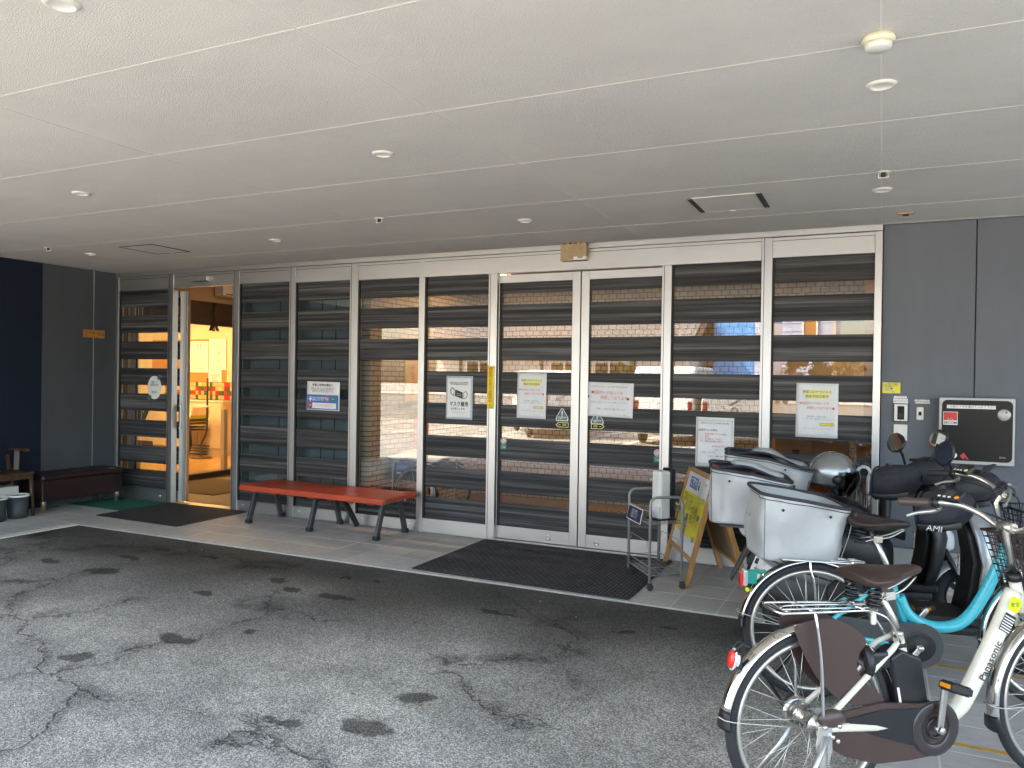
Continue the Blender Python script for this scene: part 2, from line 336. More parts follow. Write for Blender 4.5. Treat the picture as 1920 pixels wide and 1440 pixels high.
    val = math_('MULTIPLY', val, math_('SUBTRACT', 1.0, math_('MULTIPLY', acc, 0.68)))
    cc = N(n, "ShaderNodeCombineColor")
    l.new(val, cc.inputs[0]); l.new(math_('MULTIPLY', val, 0.945), cc.inputs[1]); l.new(math_('MULTIPLY', val, 0.825), cc.inputs[2])
    l.new(cc.outputs[0], b.inputs["Base Color"]); b.inputs["Roughness"].default_value = 0.82; b.inputs["Specular IOR Level"].default_value = 0.35
    bp = N(n, "ShaderNodeBump"); bp.inputs["Strength"].default_value = 0.9; bp.inputs["Distance"].default_value = 0.006
    l.new(math_('SUBTRACT', edge, math_('MULTIPLY', crack, 2.0)), bp.inputs["Height"]); l.new(bp.outputs[0], b.inputs["Normal"])
    return m
STAINS = [(-5.55, -2.05, .17, .06), (-6.0, -2.45, .16, .07), (-5.35, -2.50, .17, .09), (-5.0, -1.75, .13, .05), (-5.55, -1.75, .12, .05),
          (-4.0, -2.05, .13, .05), (-3.75, -2.2, .11, .045), (-3.35, -2.2, .17, .06), (-3.6, -1.75, .07, .03), (-3.35, -1.78, .04, .02),
          (-4.2, -2.55, .11, .05), (-3.35, -3.02, .08, .05), (-3.62, -3.33, .16, .08), (-3.85, -3.75, .12, .09), (-1.95, -3.38, .09, .07),
          (-1.98, -3.72, .15, .09), (-2.35, -3.85, .10, .05), (-1.35, -2.0, .09, .03), (-1.15, -1.75, .06, .03), (-2.2, -2.0, .16, .035)]
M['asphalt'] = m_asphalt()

def m_mat_rib():
    m = bpy.data.materials.new('ribbed_charcoal_mat'); m.use_nodes = True
    n, l = nt(m); b = n["Principled BSDF"]
    tc = N(n, "ShaderNodeTexCoord")
    br = N(n, "ShaderNodeTexBrick"); br.inputs["Scale"].default_value = 1.0
    mp = N(n, "ShaderNodeMapping"); mp.inputs["Rotation"].default_value = (0, 0, R(90)); mp.inputs["Scale"].default_value = (1, 1, 1)
    l.new(tc.outputs["Object"], mp.inputs[0]); l.new(mp.outputs[0], br.inputs["Vector"])
    br.inputs["Brick Width"].default_value = 0.07; br.inputs["Row Height"].default_value = 0.03; br.inputs["Mortar Size"].default_value = 0.006
    br.inputs["Mortar Smooth"].default_value = 0.3
    br.inputs["Color1"].default_value = (0.060, 0.060, 0.066, 1); br.inputs["Color2"].default_value = (0.085, 0.085, 0.092, 1); br.inputs["Mortar"].default_value = (0.010, 0.010, 0.011, 1)
    nz = N(n, "ShaderNodeTexNoise"); nz.inputs["Scale"].default_value = 6; nz.inputs["Detail"].default_value = 6; l.new(tc.outputs["Object"], nz.inputs["Vector"])
    hv = N(n, "ShaderNodeHueSaturation"); mr = N(n, "ShaderNodeMapRange"); mr.inputs[3].default_value = 0.6; mr.inputs[4].default_value = 1.5
    l.new(nz.outputs[0], mr.inputs[0]); l.new(mr.outputs[0], hv.inputs["Value"]); l.new(br.outputs[0], hv.inputs["Color"])
    l.new(hv.outputs[0], b.inputs["Base Color"]); b.inputs["Roughness"].default_value = 0.9
    bp = N(n, "ShaderNodeBump"); bp.inputs["Strength"].default_value = 0.8; bp.inputs["Distance"].default_value = 0.006; bp.invert = True
    l.new(br.outputs["Fac"], bp.inputs["Height"]); l.new(bp.outputs[0], b.inputs["Normal"])
    return m
M['mat_rib'] = m_mat_rib()
M['mat_plain'] = mat('charcoal_carpet_mat', (0.034, 0.032, 0.033), 0.95, var=0.25, vscale=18, bump=0.5, bscale=350)
M['mat_brown'] = mat('brown_carpet_mat', (0.10, 0.07, 0.035), 0.95, var=0.15, vscale=18, bump=0.5, bscale=350)

def m_brick(name, c1, c2, mort, w, h, ms, axis):
    m = bpy.data.materials.new(name); m.use_nodes = True
    n, l = nt(m); b = n["Principled BSDF"]
    tc = N(n, "ShaderNodeTexCoord"); sp = N(n, "ShaderNodeSeparateXYZ"); l.new(tc.outputs["Object"], sp.inputs[0])
    cb = N(n, "ShaderNodeCombineXYZ"); l.new(sp.outputs[axis], cb.inputs[0]); l.new(sp.outputs[2], cb.inputs[1])
    br = N(n, "ShaderNodeTexBrick"); l.new(cb.outputs[0], br.inputs["Vector"]); br.inputs["Scale"].default_value = 1.0
    br.offset = 0.5
    br.inputs["Brick Width"].default_value = w; br.inputs["Row Height"].default_value = h; br.inputs["Mortar Size"].default_value = ms
    br.inputs["Color1"].default_value = (*c1, 1); br.inputs["Color2"].default_value = (*c2, 1); br.inputs["Mortar"].default_value = (*mort, 1)
    l.new(br.outputs[0], b.inputs["Base Color"]); b.inputs["Roughness"].default_value = 0.6
    nz = N(n, "ShaderNodeTexNoise"); nz.inputs["Scale"].default_value = 22; nz.inputs["Detail"].default_value = 4; l.new(tc.outputs["Object"], nz.inputs["Vector"])
    ad = N(n, "ShaderNodeMath", operation='MULTIPLY_ADD'); ad.inputs[1].default_value = -1.0; l.new(br.outputs["Fac"], ad.inputs[0])
    m2 = N(n, "ShaderNodeMath", operation='MULTIPLY'); m2.inputs[1].default_value = 0.8; l.new(nz.outputs[0], m2.inputs[0]); l.new(m2.outputs[0], ad.inputs[2])
    bp = N(n, "ShaderNodeBump"); bp.inputs["Strength"].default_value = 0.8; bp.inputs["Distance"].default_value = 0.02
    l.new(ad.outputs[0], bp.inputs["Height"]); l.new(bp.outputs[0], b.inputs["Normal"])
    return m
M['brick_side'] = m_brick('beige_splitface_tile', (0.50, 0.40, 0.28), (0.40, 0.31, 0.21), (0.14, 0.10, 0.07), 0.16, 0.052, 0.006, 1)
M['brick_back'] = m_brick('beige_wall_tile', (0.46, 0.34, 0.20), (0.38, 0.27, 0.15), (0.12, 0.08, 0.05), 0.095, 0.062, 0.006, 0)
M['tile_in'] = m_brick('tan_indoor_floor', (0.30, 0.20, 0.12), (0.27, 0.18, 0.11), (0.16, 0.11, 0.07), 0.3, 0.3, 0.005, 0)
M['mosaic'] = None

# ------------------------------------------------------------------ mesh builder
class MB:
    def __init__(s): s.v = []; s.f = []; s.sm = []
    def add(s, vs, fs, smooth=False):
        o = len(s.v); s.v += [tuple(v) for v in vs]
        for f in fs: s.f.append(tuple(i + o for i in f)); s.sm.append(smooth)
        return s
    def box(s, x0, x1, y0, y1, z0, z1, mx=None):
        vs = [(x0, y0, z0), (x1, y0, z0), (x1, y1, z0), (x0, y1, z0), (x0, y0, z1), (x1, y0, z1), (x1, y1, z1), (x0, y1, z1)]
        if mx: vs = [mx @ Vector(v) for v in vs]
        return s.add(vs, [(0, 3, 2, 1), (4, 5, 6, 7), (0, 1, 5, 4), (1, 2, 6, 5), (2, 3, 7, 6), (3, 0, 4, 7)])
    def bar(s, a, b, w, d, up=(0, 0, 1)):
        a = Vector(a); b = Vector(b); z = (b - a); L = z.length; z.normalize(); up = Vector(up)
        if abs(z.dot(up)) > 0.99: up = Vector((1, 0, 0))
        x = up.cross(z).normalized(); y = z.cross(x)
        mx = Matrix(((x.x, y.x, z.x, a.x), (x.y, y.y, z.y, a.y), (x.z, y.z, z.z, a.z), (0, 0, 0, 1)))
        return s.box(-w / 2, w / 2, -d / 2, d / 2, 0, L, mx)
    def tube(s, pts, r, n=8, closed=False, flat=1.0):
        pts = [Vector(p) for p in pts]; m = len(pts)
        rs = r if isinstance(r, (list, tuple)) else [r] * m
        T = []
        for i in range(m):
            a = pts[i - 1] if (i > 0 or closed) else pts[0]; b = pts[(i + 1) % m] if (i < m - 1 or closed) else pts[-1]
            d = (b - a); T.append(d.normalized() if d.length > 1e-9 else Vector((0, 0, 1)))
        ref = Vector((0, 0, 1)) if abs(T[0].z) < 0.9 else Vector((0, 1, 0))
        x = ref.cross(T[0]).normalized(); vs = []
        for i in range(m):
            x = (x - T[i] * x.dot(T[i])).normalized(); y = T[i].cross(x)
            for k in range(n):
                an = 2 * math.pi * k / n
                vs.append(pts[i] + x * math.cos(an) * rs[i] * flat + y * math.sin(an) * rs[i])
        fs = []
        for i in range(m if closed else m - 1):
            j = (i + 1) % m
            for k in range(n):
                k2 = (k + 1) % n; fs.append((i * n + k, i * n + k2, j * n + k2, j * n + k))
        s.add(vs, fs, True)
        if not closed:
            s.add(vs[:n], [tuple(reversed(range(n)))]); s.add(vs[-n:], [tuple(range(n))])
        return s
    def lathe(s, prof, c=(0, 0, 0), axis='z', n=24, smooth=True, cap=True):
        vs = []
        for (r, h) in prof:
            for k in range(n):
                a = 2 * math.pi * k / n; ca, sa = r * math.cos(a), r * math.sin(a)
                p = {'z': (ca, sa, h), 'y': (ca, h, sa), 'x': (h, ca, sa)}[axis]
                vs.append((p[0] + c[0], p[1] + c[1], p[2] + c[2]))
        fs = []; m = len(prof)
        for i in range(m - 1):
            for k in range(n):
                k2 = (k + 1) % n; q = (i * n + k, i * n + k2, (i + 1) * n + k2, (i + 1) * n + k)
                fs.append(q if axis != 'y' else q[::-1])
        s.add(vs, fs, smooth)
        if cap:
            if prof[0][0] > 1e-6: s.add(vs[:n], [tuple(reversed(range(n)))])
            if prof[-1][0] > 1e-6: s.add(vs[-n:], [tuple(range(n))])
        return s
    def torus(s, c, Rr, r, axis='y', n=40, k=10, a0=0.0, a1=360.0, sq=1.0):
        full = abs(a1 - a0) >= 359.9; pts = []
        m = n if full else n + 1
        for i in range(m):
            a = R(a0 + (a1 - a0) * i / n); ca, sa = Rr * math.cos(a), Rr * math.sin(a)
            pts.append({'z': (ca, sa, 0), 'y': (ca, 0, sa), 'x': (0, ca, sa)}[axis])
        return s.tube([(p[0] + c[0], p[1] + c[1], p[2] + c[2]) for p in pts], r, k, closed=full, flat=sq)
    def prism(s, poly, d0, d1, plane='xz', smooth=False):
        n = len(poly)
        def P(p, d): return {'xz': (p[0], d, p[1]), 'xy': (p[0], p[1], d), 'yz': (d, p[0], p[1])}[plane]
        vs = [P(p, d0) for p in poly] + [P(p, d1) for p in poly]
        s.add(vs, [tuple(range(n)), tuple(reversed(range(n, 2 * n)))])
        s.add(vs, [(i, n + i, n + (i + 1) % n, (i + 1) % n) for i in range(n)], smooth)
        return s
    def ell(s, c, r, n=20, m=12, t0=-90, t1=90):
        vs = []; fs = []
        for i in range(m + 1):
            t = R(t0 + (t1 - t0) * i / m)
            for k in range(n):
                a = 2 * math.pi * k / n
                vs.append((c[0] + r[0] * math.cos(t) * math.cos(a), c[1] + r[1] * math.cos(t) * math.sin(a), c[2] + r[2] * math.sin(t)))
        for i in range(m):
            for k in range(n):
                k2 = (k + 1) % n; fs.append((i * n + k, i * n + k2, (i + 1) * n + k2, (i + 1) * n + k))
        return s.add(vs, fs, True)
    def loft(s, rings, closed_ends=True, smooth=True):
        n = len(rings[0]); vs = [p for r in rings for p in r]; fs = []
        for i in range(len(rings) - 1):
            for k in range(n):
                k2 = (k + 1) % n; fs.append((i * n + k, i * n + k2, (i + 1) * n + k2, (i + 1) * n + k))
        s.add(vs, fs, smooth)
        if closed_ends:
            s.add(rings[0], [tuple(reversed(range(n)))], smooth); s.add(rings[-1], [tuple(range(n))], smooth)
        return s
    def body(s, secs, n=20, e=2.6):
        """superellipse sections along x: (x, z centre, half width y, half height z)"""
        rings = []
        for (x, zc, hw, hh) in secs:
            rg = []
            for k in range(n):
                a = 2 * math.pi * k / n; c, q = math.cos(a), math.sin(a)
                rg.append((x, hw * math.copysign(abs(c) ** (2 / e), c), zc + hh * math.copysign(abs(q) ** (2 / e), q)))
            rings.append(rg)
        return s.loft(rings)
    def mesh(s, name):
        me = bpy.data.meshes.new(name); me.from_pydata(s.v, [], s.f); me.update()
        me.polygons.foreach_set("use_smooth", s.sm)
        bm = bmesh.new(); bm.from_mesh(me)
        bmesh.ops.remove_doubles(bm, verts=bm.verts, dist=1e-5)
        bmesh.ops.recalc_face_normals(bm, faces=bm.faces); bm.to_mesh(me); bm.free()
        return me
    def build(s, name, m, parent=None, bevel=0.0, seg=2, subd=0, loc=None):
        o = bpy.data.objects.new(name, s.mesh(name)); COL.objects.link(o)
        if m: o.data.materials.append(M[m] if isinstance(m, str) else m)
        if parent: o.parent = parent
        if loc: o.location = loc
        if bevel:
            b = o.modifiers.new("bevel", 'BEVEL'); b.width = bevel; b.segments = seg; b.limit_method = 'ANGLE'; b.angle_limit = R(40)
        if subd:
            q = o.modifiers.new("sub", 'SUBSURF'); q.levels = subd; q.render_levels = subd
        return o

def tag(o, label=None, cat=None, group=None, kind=None):
    if label: o['label'] = label
    if cat: o['category'] = cat
    if group: o['group'] = group
    if kind: o['kind'] = kind
    return o
def empty(name, label, cat, loc=(0, 0, 0), rz=0.0, group=None):
    o = bpy.data.objects.new(name, None); COL.objects.link(o); o.empty_display_size = 0.1
    o.location = loc; o.rotation_euler = (0, 0, R(rz))
    return tag(o, label, cat, group)
def share(name, me, m, parent, loc=(0, 0, 0), rot=None):
    o = bpy.data.objects.new(name, me); COL.objects.link(o); o.parent = parent; o.location = loc
    if rot: o.rotation_euler = rot
    if m and not me.materials: me.materials.append(M[m])
    return o
def box(x0, x1, y0, y1, z0, z1): return MB().box(x0, x1, y0, y1, z0, z1)
def text(body, size, loc, m, parent, rot=(90, 0, 0), align='CENTER', sx=1.0, name='lettering', bold=0.0, space=1.0):
    cu = bpy.data.curves.new(name, 'FONT'); cu.body = body; cu.size = size; cu.align_x = align; cu.align_y = 'CENTER'
    cu.resolution_u = 2; cu.space_line = space; cu.offset = bold
    o = bpy.data.objects.new(name, cu); COL.objects.link(o); o.location = loc; o.rotation_euler = tuple(R(a) for a in rot)
    o.scale = (sx, 1, 1); o.parent = parent; cu.materials.append(M[m])
    return o
def arc(c, r, a0, a1, n, plane='xz', d=0.0):
    out = []
    for i in range(n + 1):
        a = R(a0 + (a1 - a0) * i / n); x, y = c[0] + r * math.cos(a), c[1] + r * math.sin(a)
        out.append({'xz': (x, d, y), 'xy': (x, y, d), 'yz': (d, x, y)}[plane])
    return out
def rrect(x0, x1, y0, y1, r, n=5):
    out = []
    for (cx, cy, a) in ((x1 - r, y1 - r, 0), (x0 + r, y1 - r, 90), (x0 + r, y0 + r, 180), (x1 - r, y0 + r, 270)):
        for i in range(n + 1):
            t = R(a + 90 * i / n); out.append((cx + r * math.cos(t), cy + r * math.sin(t)))
    return out
def spline(pts, n=8):
    P = [Vector(p) for p in pts]; P = [P[0] * 2 - P[1]] + P + [P[-1] * 2 - P[-2]]; out = []
    for i in range(1, len(P) - 2):
        for k in range(n):
            t = k / n; a, b, c, d = P[i - 1], P[i], P[i + 1], P[i + 2]
            out.append(0.5 * ((2 * b) + (c - a) * t + (2 * a - 5 * b + 4 * c - d) * t * t + (3 * b - a - 3 * c + d) * t ** 3))
    out.append(P[-2]); return out

# ------------------------------------------------------------------ ground, paving
H = 2.70
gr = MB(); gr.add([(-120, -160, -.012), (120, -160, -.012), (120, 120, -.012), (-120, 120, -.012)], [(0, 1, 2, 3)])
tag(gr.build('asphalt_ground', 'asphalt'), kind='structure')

ap_ = MB(); ap_.add([(-30, -10.2, -.008), (30, -10.2, -.008), (30, -5.62, -.008), (-30, -5.62, -.008)], [(0, 1, 2, 3)])  # unseen pale ground, added to bounce sunlight up onto the canopy ceiling
tag(ap_.build('added_bounce_apron', 'concrete'), kind='structure')
pv = MB()
for (x0, x1, y0, y1) in ((-8.39, 4.2, -1.385, 0.08), (-8.39, -7.15, -5.6, -1.385), (-.068, 4.2, -5.6, -1.385)):
    pv.box(x0, x1, y0, y1, -.03, -.0012)
paving = tag(pv.build('tiled_pavement', 'grout'), kind='structure')
JX = -1.245; T = 0.3; g = .0038
tile_me = box(-T / 2 + g, T / 2 - g, -T / 2 + g, T / 2 - g, -.02, 0).mesh('floor_tile')
strip_me = box(-T / 2 + g, T / 2 - g, -.0245, .0245, -.02, 0).mesh('border_tile')
row0_me = box(-T / 2 + g, T / 2 - g, -.066, .066, -.02, 0).mesh('cut_tile')
rest = MB()
k0 = math.floor((-8.39 - JX) / T)
for k in range(k0, 5):
    cx = JX + (k + .5) * T
    for r in range(4):
        share('tile', tile_me, 'tile', paving, (cx, -.135 - (r + .5) * T, random.uniform(-.0006, .0006)))
    share('tile', row0_me, 'tile', paving, (cx, -.067, 0))
    if cx < .1: share('border_tile', strip_me, 'tile', paving, (cx, -1.3605, .0))
for k in range(k0, k0 + 5):
    cx = JX + (k + .5) * T
    for r in range(16):
        cy = -1.387 - (r + .5) * T
        if r < 3 and cx < -7.2: share('tile', tile_me, 'tile', paving, (cx, cy, 0))
        elif cx < -7.2: rest.box(cx - T / 2 + g, cx + T / 2 - g, cy - T / 2 + g, cy + T / 2 - g, -.02, 0)
XR = -.068
for c in range(14):
    cx = XR + (c + .5) * T
    for r in range(14):
        cy = -1.338 - (r + .5) * T
        if c < 5 and r < 8: share('tile', tile_me, 'tile', paving, (cx, cy, random.uniform(-.0006, .0006)))
        else: rest.box(cx - T / 2 + g, cx + T / 2 - g, cy - T / 2 + g, cy + T / 2 - g, -.02, 0)
for c in range(9):
    cx = JX + (5.5 + c) * T
    for r in range(4):
        cy = -.135 - (r + .5) * T
        rest.box(cx - T / 2 + g, cx + T / 2 - g, cy - T / 2 + g, cy + T / 2 - g, -.02, 0)
tag(rest.build('tile_field', 'tile', paving), kind='stuff')
for (yy, lab) in ((-1.76, 'a'), (-2.76, 'b')):
    ln = MB().box(-.02, 1.9, yy - .013, yy + .013, .0008, .0022).build('painted_line', 'line_yellow', paving)

# ------------------------------------------------------------------ canopy and its ceiling of boards
cz = box(-8.8, 4.3, -5.5, .0, H + .012, H + .42)
canopy = tag(cz.build('canopy_ceiling', 'ceiling'), kind='structure')
fas = MB().box(-8.8, 4.3, -5.56, -5.5, H - .02, H + .48).build('fascia', 'alu_light', canopy, bevel=.004)
xs = [-8.39, -7.30, -5.475, -3.645, -1.852, -.022, 1.80, 3.62, 4.3]
ys = [-5.5, -5.30, -4.385, -3.472, -2.560, -1.625, -.668, -.05]
sl = MB()
for i in range(len(xs) - 1):
    for j in range(len(ys) - 1):
        MB().box(xs[i] + .003, xs[i + 1] - .003, ys[j] + .003, ys[j + 1] - .003, H, H + .0118).build('panel', 'ceiling', canopy)
for x in xs[1:-1]: sl.box(x - .0032, x + .0032, -5.5, -.05, H - .0012, H + .010)
for y in ys[1:-1]: sl.box(-8.39, 4.3, y - .0034, y + .0034, H - .0012, H + .0105)
sl.build('joint_sealant', 'sealant', canopy)
MB().box(-8.39, 4.3, -.05, .0, H - .004, H + .011).build('edge_trim', 'alu', canopy)

# downlights, detector, sprinklers, hatches
def downlight(x, y, label):
    t = empty('downlight', label, 'downlight', (x, y, H - .002), 0, 'recessed downlights in the canopy ceiling')
    MB().lathe([(.041, -.0085), (.044, -.0095), (.052, -.0065), (.057, -.002), (.058, .0015)], n=36, cap=False).build('ring', 'fitting', t)
    MB().lathe([(.041, -.0085), (.039, -.004), (.033, -.0006), (.0, -.0003)], n=36, cap=False).build('bowl', 'fitting', t)
    return t
DL = {(-2.43, -4.84): 'round white downlight in the near left corner of the ceiling, cut by the picture edge',
      (-4.86, -3.03): 'small white downlight in the left half of the ceiling, between two panel joints',
      (-2.44, -3.02): 'white downlight in the middle of the ceiling, left of the long joint',
      (-2.46, -1.14): 'small downlight above the central doors, near the taped sensor box',
      (-4.88, -1.16): 'small downlight above the grey closed panes left of the mask poster',
      (-7.25, -1.21): 'small downlight at the far left end, beside the dark framed hatch',
      (-.022, -3.05): 'white downlight just behind the round smoke detector on the joint',
      (-.018, -1.19): 'white downlight on the joint nearest the right end of the glazing'}
for (x, y), lab in DL.items(): downlight(x, y, lab)
t = empty('smoke_detector', 'thick round white and cream smoke detector on the ceiling joint', 'smoke detector', (-.03, -3.53, H - .001))
MB().lathe([(.050, 0), (.052, -.015), (.049, -.025)], n=32).build('base', 'cream_ring', t)
MB().lathe([(.050, -.010), (.0545, -.012), (.0545, -.015), (.050, -.017)], n=32, cap=False).build('ring', 'fitting', t)
MB().lathe([(.045, -.024), (.043, -.040), (.038, -.046), (.0, -.048)], n=32).build('cover', 'fitting', t)
for x, y, lab in ((-.012, -1.63, 'small white sprinkler head on the joint near the right downlight'),
                  (-3.455, -1.61, 'small white sprinkler head above the middle panes'),
                  (-7.28, -1.635, 'small white sprinkler head at the far left of the ceiling')):
    t = empty('sprinkler_head', lab, 'sprinkler', (x, y, H - .001), 0, 'sprinkler heads')
    MB().lathe([(.036, 0), (.038, -.004), (.03, -.007)], n=20).build('escutcheon', 'fitting', t)
    MB().lathe([(.012, -.006), (.012, -.028)], n=12).build('plug', 'dark_slot', t)
    f = MB(); f.tube([(-.022, 0, -.006), (-.026, 0, -.03), (0, 0, -.034), (.026, 0, -.03), (.022, 0, -.006)], .0035, 6); f.box(-.026, .026, -.008, .008, -.036, -.033)
    f.build('frame', 'fitting', t)
t = empty('access_hatch', 'square ceiling hatch outlined by a dark frame, above the open doorway', 'hatch', (-6.36, -1.19, H - .001), 1)
f = MB()
for (a, b, c, d) in ((-.225, .225, -.225, -.213), (-.225, .225, .213, .225), (-.225, -.213, -.213, .213), (.213, .225, -.213, .213)): f.box(a, b, c, d, -.004, .0)
f.build('frame', 'dark_slot', t); MB().box(-.211, .211, -.211, .211, -.0025, 0).build('lid', 'ceiling', t)
MB().box(-.03, .02, .205, .219, -.008, -.004).build('latch', 'fitting', t)
t = empty('air_outlet', 'rectangular ceiling air outlet with a dark slotted grille at each end', 'air vent', (-.945, -1.17, H - .001))
f = MB()
for (a, b, c, d) in ((-.235, .235, -.225, -.219), (-.235, .235, .219, .225)): f.box(a, b, c, d, -.005, 0)
f.build('frame', 'fitting', t); MB().box(-.2, .2, -.217, .217, -.004, 0).build('lid', 'ceiling', t)
for s in (-1, 1):
    o = MB().box(s * .217 - .018, s * .217 + .018, -.225, .225, -.003, 0).build('slot', 'dark_slot', t)
    q = MB()
    for k in (-1, 0, 1): q.box(s * .217 - .0025 + k * .011, s * .217 + .0025 + k * .011, -.222, .222, -.008, -.003)
    q.build('louvre', 'grey_plastic', o)
MB().box(-.03, .01, .214, .23, -.010, -.005).build('latch', 'fitting', t)
t = empty('motion_sensor', 'small brass coloured sensor box on the ceiling above the grey wall', 'sensor', (.13, -.42, H - .001))
MB().box(-.05, .05, -.02, .02, -.012, 0).build('base', 'cardboard', t, bevel=.002); MB().box(-.02, .02, -.012, .012, -.024, -.012).build('eye', 'black', t, bevel=.003)

# ------------------------------------------------------------------ side walls
t = empty('siding_wall', 'charcoal panel wall to the right of the glazing, behind the scooters', 'wall', (0, 0, 0))
px = [-.010, .600, 1.51, 2.42, 3.33, 4.3]
MB().box(-.010, 4.3, .012, .16, 0, H).build('backing', 'dark_slot', t)
for i in range(5): MB().box(px[i] + .004, px[i + 1] - .004, -.004, .012, .288, H - .004).build('panel', 'panel_grey', t, bevel=.002, seg=1)
MB().box(-.010, 4.3, -.012, .012, .0, .280).build('plinth', 'plinth', t)
MB().box(-.010, 4.3, -.016, .008, .2805, .2875).build('flashing', 'panel_grey', t)
t = empty('siding_wall', 'slate and navy panel wall closing the left end of the porch', 'wall', (0, 0, 0))
MB().box(-8.6, -8.412, -5.5, 0, 0, H + .01).build('backing', 'dark_slot', t)
MB().box(-8.412, -8.39, -.327, -.005, 0, H - .003).build('panel', 'panel_left', t, bevel=.002, seg=1)
MB().box(-8.412, -8.39, -.952, -.339, 0, H - .003).build('panel', 'panel_left', t, bevel=.002, seg=1)
MB().box(-8.412, -8.3925, -.338, -.328, 0, H - .003).build('joint_strip', 'alu', t)
for a, b in ((-2.30, -.956), (-3.90, -2.304), (-5.50, -3.904)):
    MB().box(-8.412, -8.389, a, b, 0, H - .003).build('panel', 'navy', t, bevel=.002, seg=1)
# building mass over and behind the porch
bl = MB().box(-14.5, 12, .16, .3, H + .0, 6.4); bl.box(-14.5, 12, .3, 9, 6.1, 6.4); bl.box(-14.7, -14.5, .16, 9, 0, 6.4); bl.box(12, 12.2, .0, 9, 0, 6.4)
bl.box(4.3, 12, .16, .3, 0, H); bl.box(-14.5, -8.6, .16, .3, 0, H); bl.box(-14.5, 12, 9, 9.2, 0, 6.4)
bl.box(-8.8, 4.3, 0, .16, H + .012, 6.4)
b_ = bl.build('care_home_building', 'panel_grey'); tag(b_, 'grey upper storey of the building that carries the porch', 'building')

# ------------------------------------------------------------------ glazed entrance
ent = empty('glazed_entrance', 'long aluminium framed glass front with dark wood grain slats', 'entrance front')
FY0, FY1 = -.045, .03
def post(x0, x1, z0=0.0, z1=H - .05, m='alu', y0=FY0, y1=FY1, par=ent):
    o = MB().box(x0, x1, y0, y1, z0, z1).build('post', m, par, bevel=.003)
    if x1 - x0 > .07: MB().box(x0 + .018, x0 + .0225, y0 - .0015, y0, z0 + .002, z1 - .002).build('groove', 'gasket', o)
    return o
POSTS = [(-8.432, -8.341), (-7.507, -7.421), (-6.503, -6.409), (-5.699, -5.619), (-4.909, -4.809), (-4.082, -4.015), (-3.321, -3.231), (-1.684, -1.602), (-.881, -.799), (-.062, -.012)]
for (a, b) in POSTS: post(a, b)
ZT = 2.48
def header(x0, x1, z0, m='alu_light', y=FY0 + .006):
    o = MB().box(x0, x1, y, FY1, z0, H - .052).build('header', m, ent, bevel=.003)
    MB().box(x0 + .002, x1 - .002, y - .0012, y, H - .082, H - .078).build('groove', 'gasket', o); return o
header(-8.341, -6.503, 2.495)
header(-6.409, -5.699, 2.50); header(-5.619, -4.909, 2.482); header(-4.809, -4.082, 2.476); header(-4.015, -.881, 2.470, y=FY0 - .012); header(-.799, -.062, 2.488)
MB().box(-8.432, -.012, FY0 - .012, FY1, H - .048, H - .004).build('head_trim', 'alu_light', ent, bevel=.003)
BAYS = {1: (-8.341, -7.507, .15, 2.495), 3: (-6.409, -5.699, .115, 2.50), 4: (-5.619, -4.909, .118, 2.482), 5: (-4.809, -4.082, .11, 2.476),
        6: (-4.015, -3.321, .135, 2.470), 9: (-1.602, -.881, .13, 2.470), 10: (-.799, -.062, .13, 2.488)}
ZB = [2.29, 2.187, 1.985, 1.878, 1.668, 1.562, 1.360, 1.258, 1.056, .943, .745, .637, .440, .346]
def slats(x0, x1, z0, z1, par, y0=-.016, y1=-.003, skip=()):
    bands = [(ZB[0], z1)] + [(ZB[i + 1], ZB[i]) for i in range(1, 12, 2)] + [(z0, ZB[13])]
    for i, (a, b) in enumerate(bands):
        if i in skip: continue
        if i == 7 and skip: b = .262
        MB().box(x0, x1, y0, y1, a, b).build('slat', 'slat', par, bevel=.0015, seg=1, loc=None)
for k, (x0, x1, z0, z1) in BAYS.items():
    gl = MB().box(x0, x1, 0, .005, z0, z1).build('glass_pane', 'glass', ent)
    MB().box(x0, x0 + .014, -.03, -.002, z0, z1).build('gasket', 'gasket', ent)
    slats(x0 + .014, x1 - .002, z0, z1, ent, skip=(3, 4, 5, 6) if k == 5 else ())
    o = MB().box(x0, x1, FY0 + .010, FY1, .0, z0).build('sill', 'alu_light', ent, bevel=.003)
    if k < 6:
        for q in (.12, .88):
            xx = x0 + (x1 - x0) * q; MB().box(xx - .016, xx + .016, FY0 + .006, FY0 + .010, .062, .076).build('drain_cap', 'white_print', o, bevel=.002)

def door(name, label, x0, x1, stile_l, stile_r, y, slat_x, group):
    t = empty(name, label, 'sliding door', ((x0 + x1) / 2, y, 0), 0, group); ox = (x0 + x1) / 2
    X0, X1 = x0 - ox, x1 - ox
    if stile_l: MB().box(X0, X0 + stile_l, 0, .045, .018, 2.462).build('stile', 'alu', t, bevel=.003)
    if stile_r: MB().box(X1 - stile_r, X1, 0, .045, .018, 2.462).build('stile', 'alu', t, bevel=.003)
    a, b = X0 + stile_l, X1 - stile_r
    MB().box(a, b, .002, .043, 2.388, 2.462).build('top_rail', 'alu_light', t, bevel=.003)
    rail = MB().box(a, b, .002, .043, .018, .132).build('bottom_rail', 'alu_light', t, bevel=.003)
    MB().box(a, b, .020, .026, .132, 2.388).build('glass_pane', 'glass', t)
    slats(a + .012, b - .002, .132, 2.388, t, y0=.006, y1=.019)
    MB().box(a, a + (.026 if slat_x else .012), .001, .019, .132, 2.388).build('gasket', 'gasket', t)
    return t, a, b, rail
G = 'sliding door leaves of the entrance'
tL, a, b, rail = door('sliding_door', 'closed left leaf of the central doors, with the arrow notice on it', -3.30, -2.428, .073, .076, .0, 1, G)
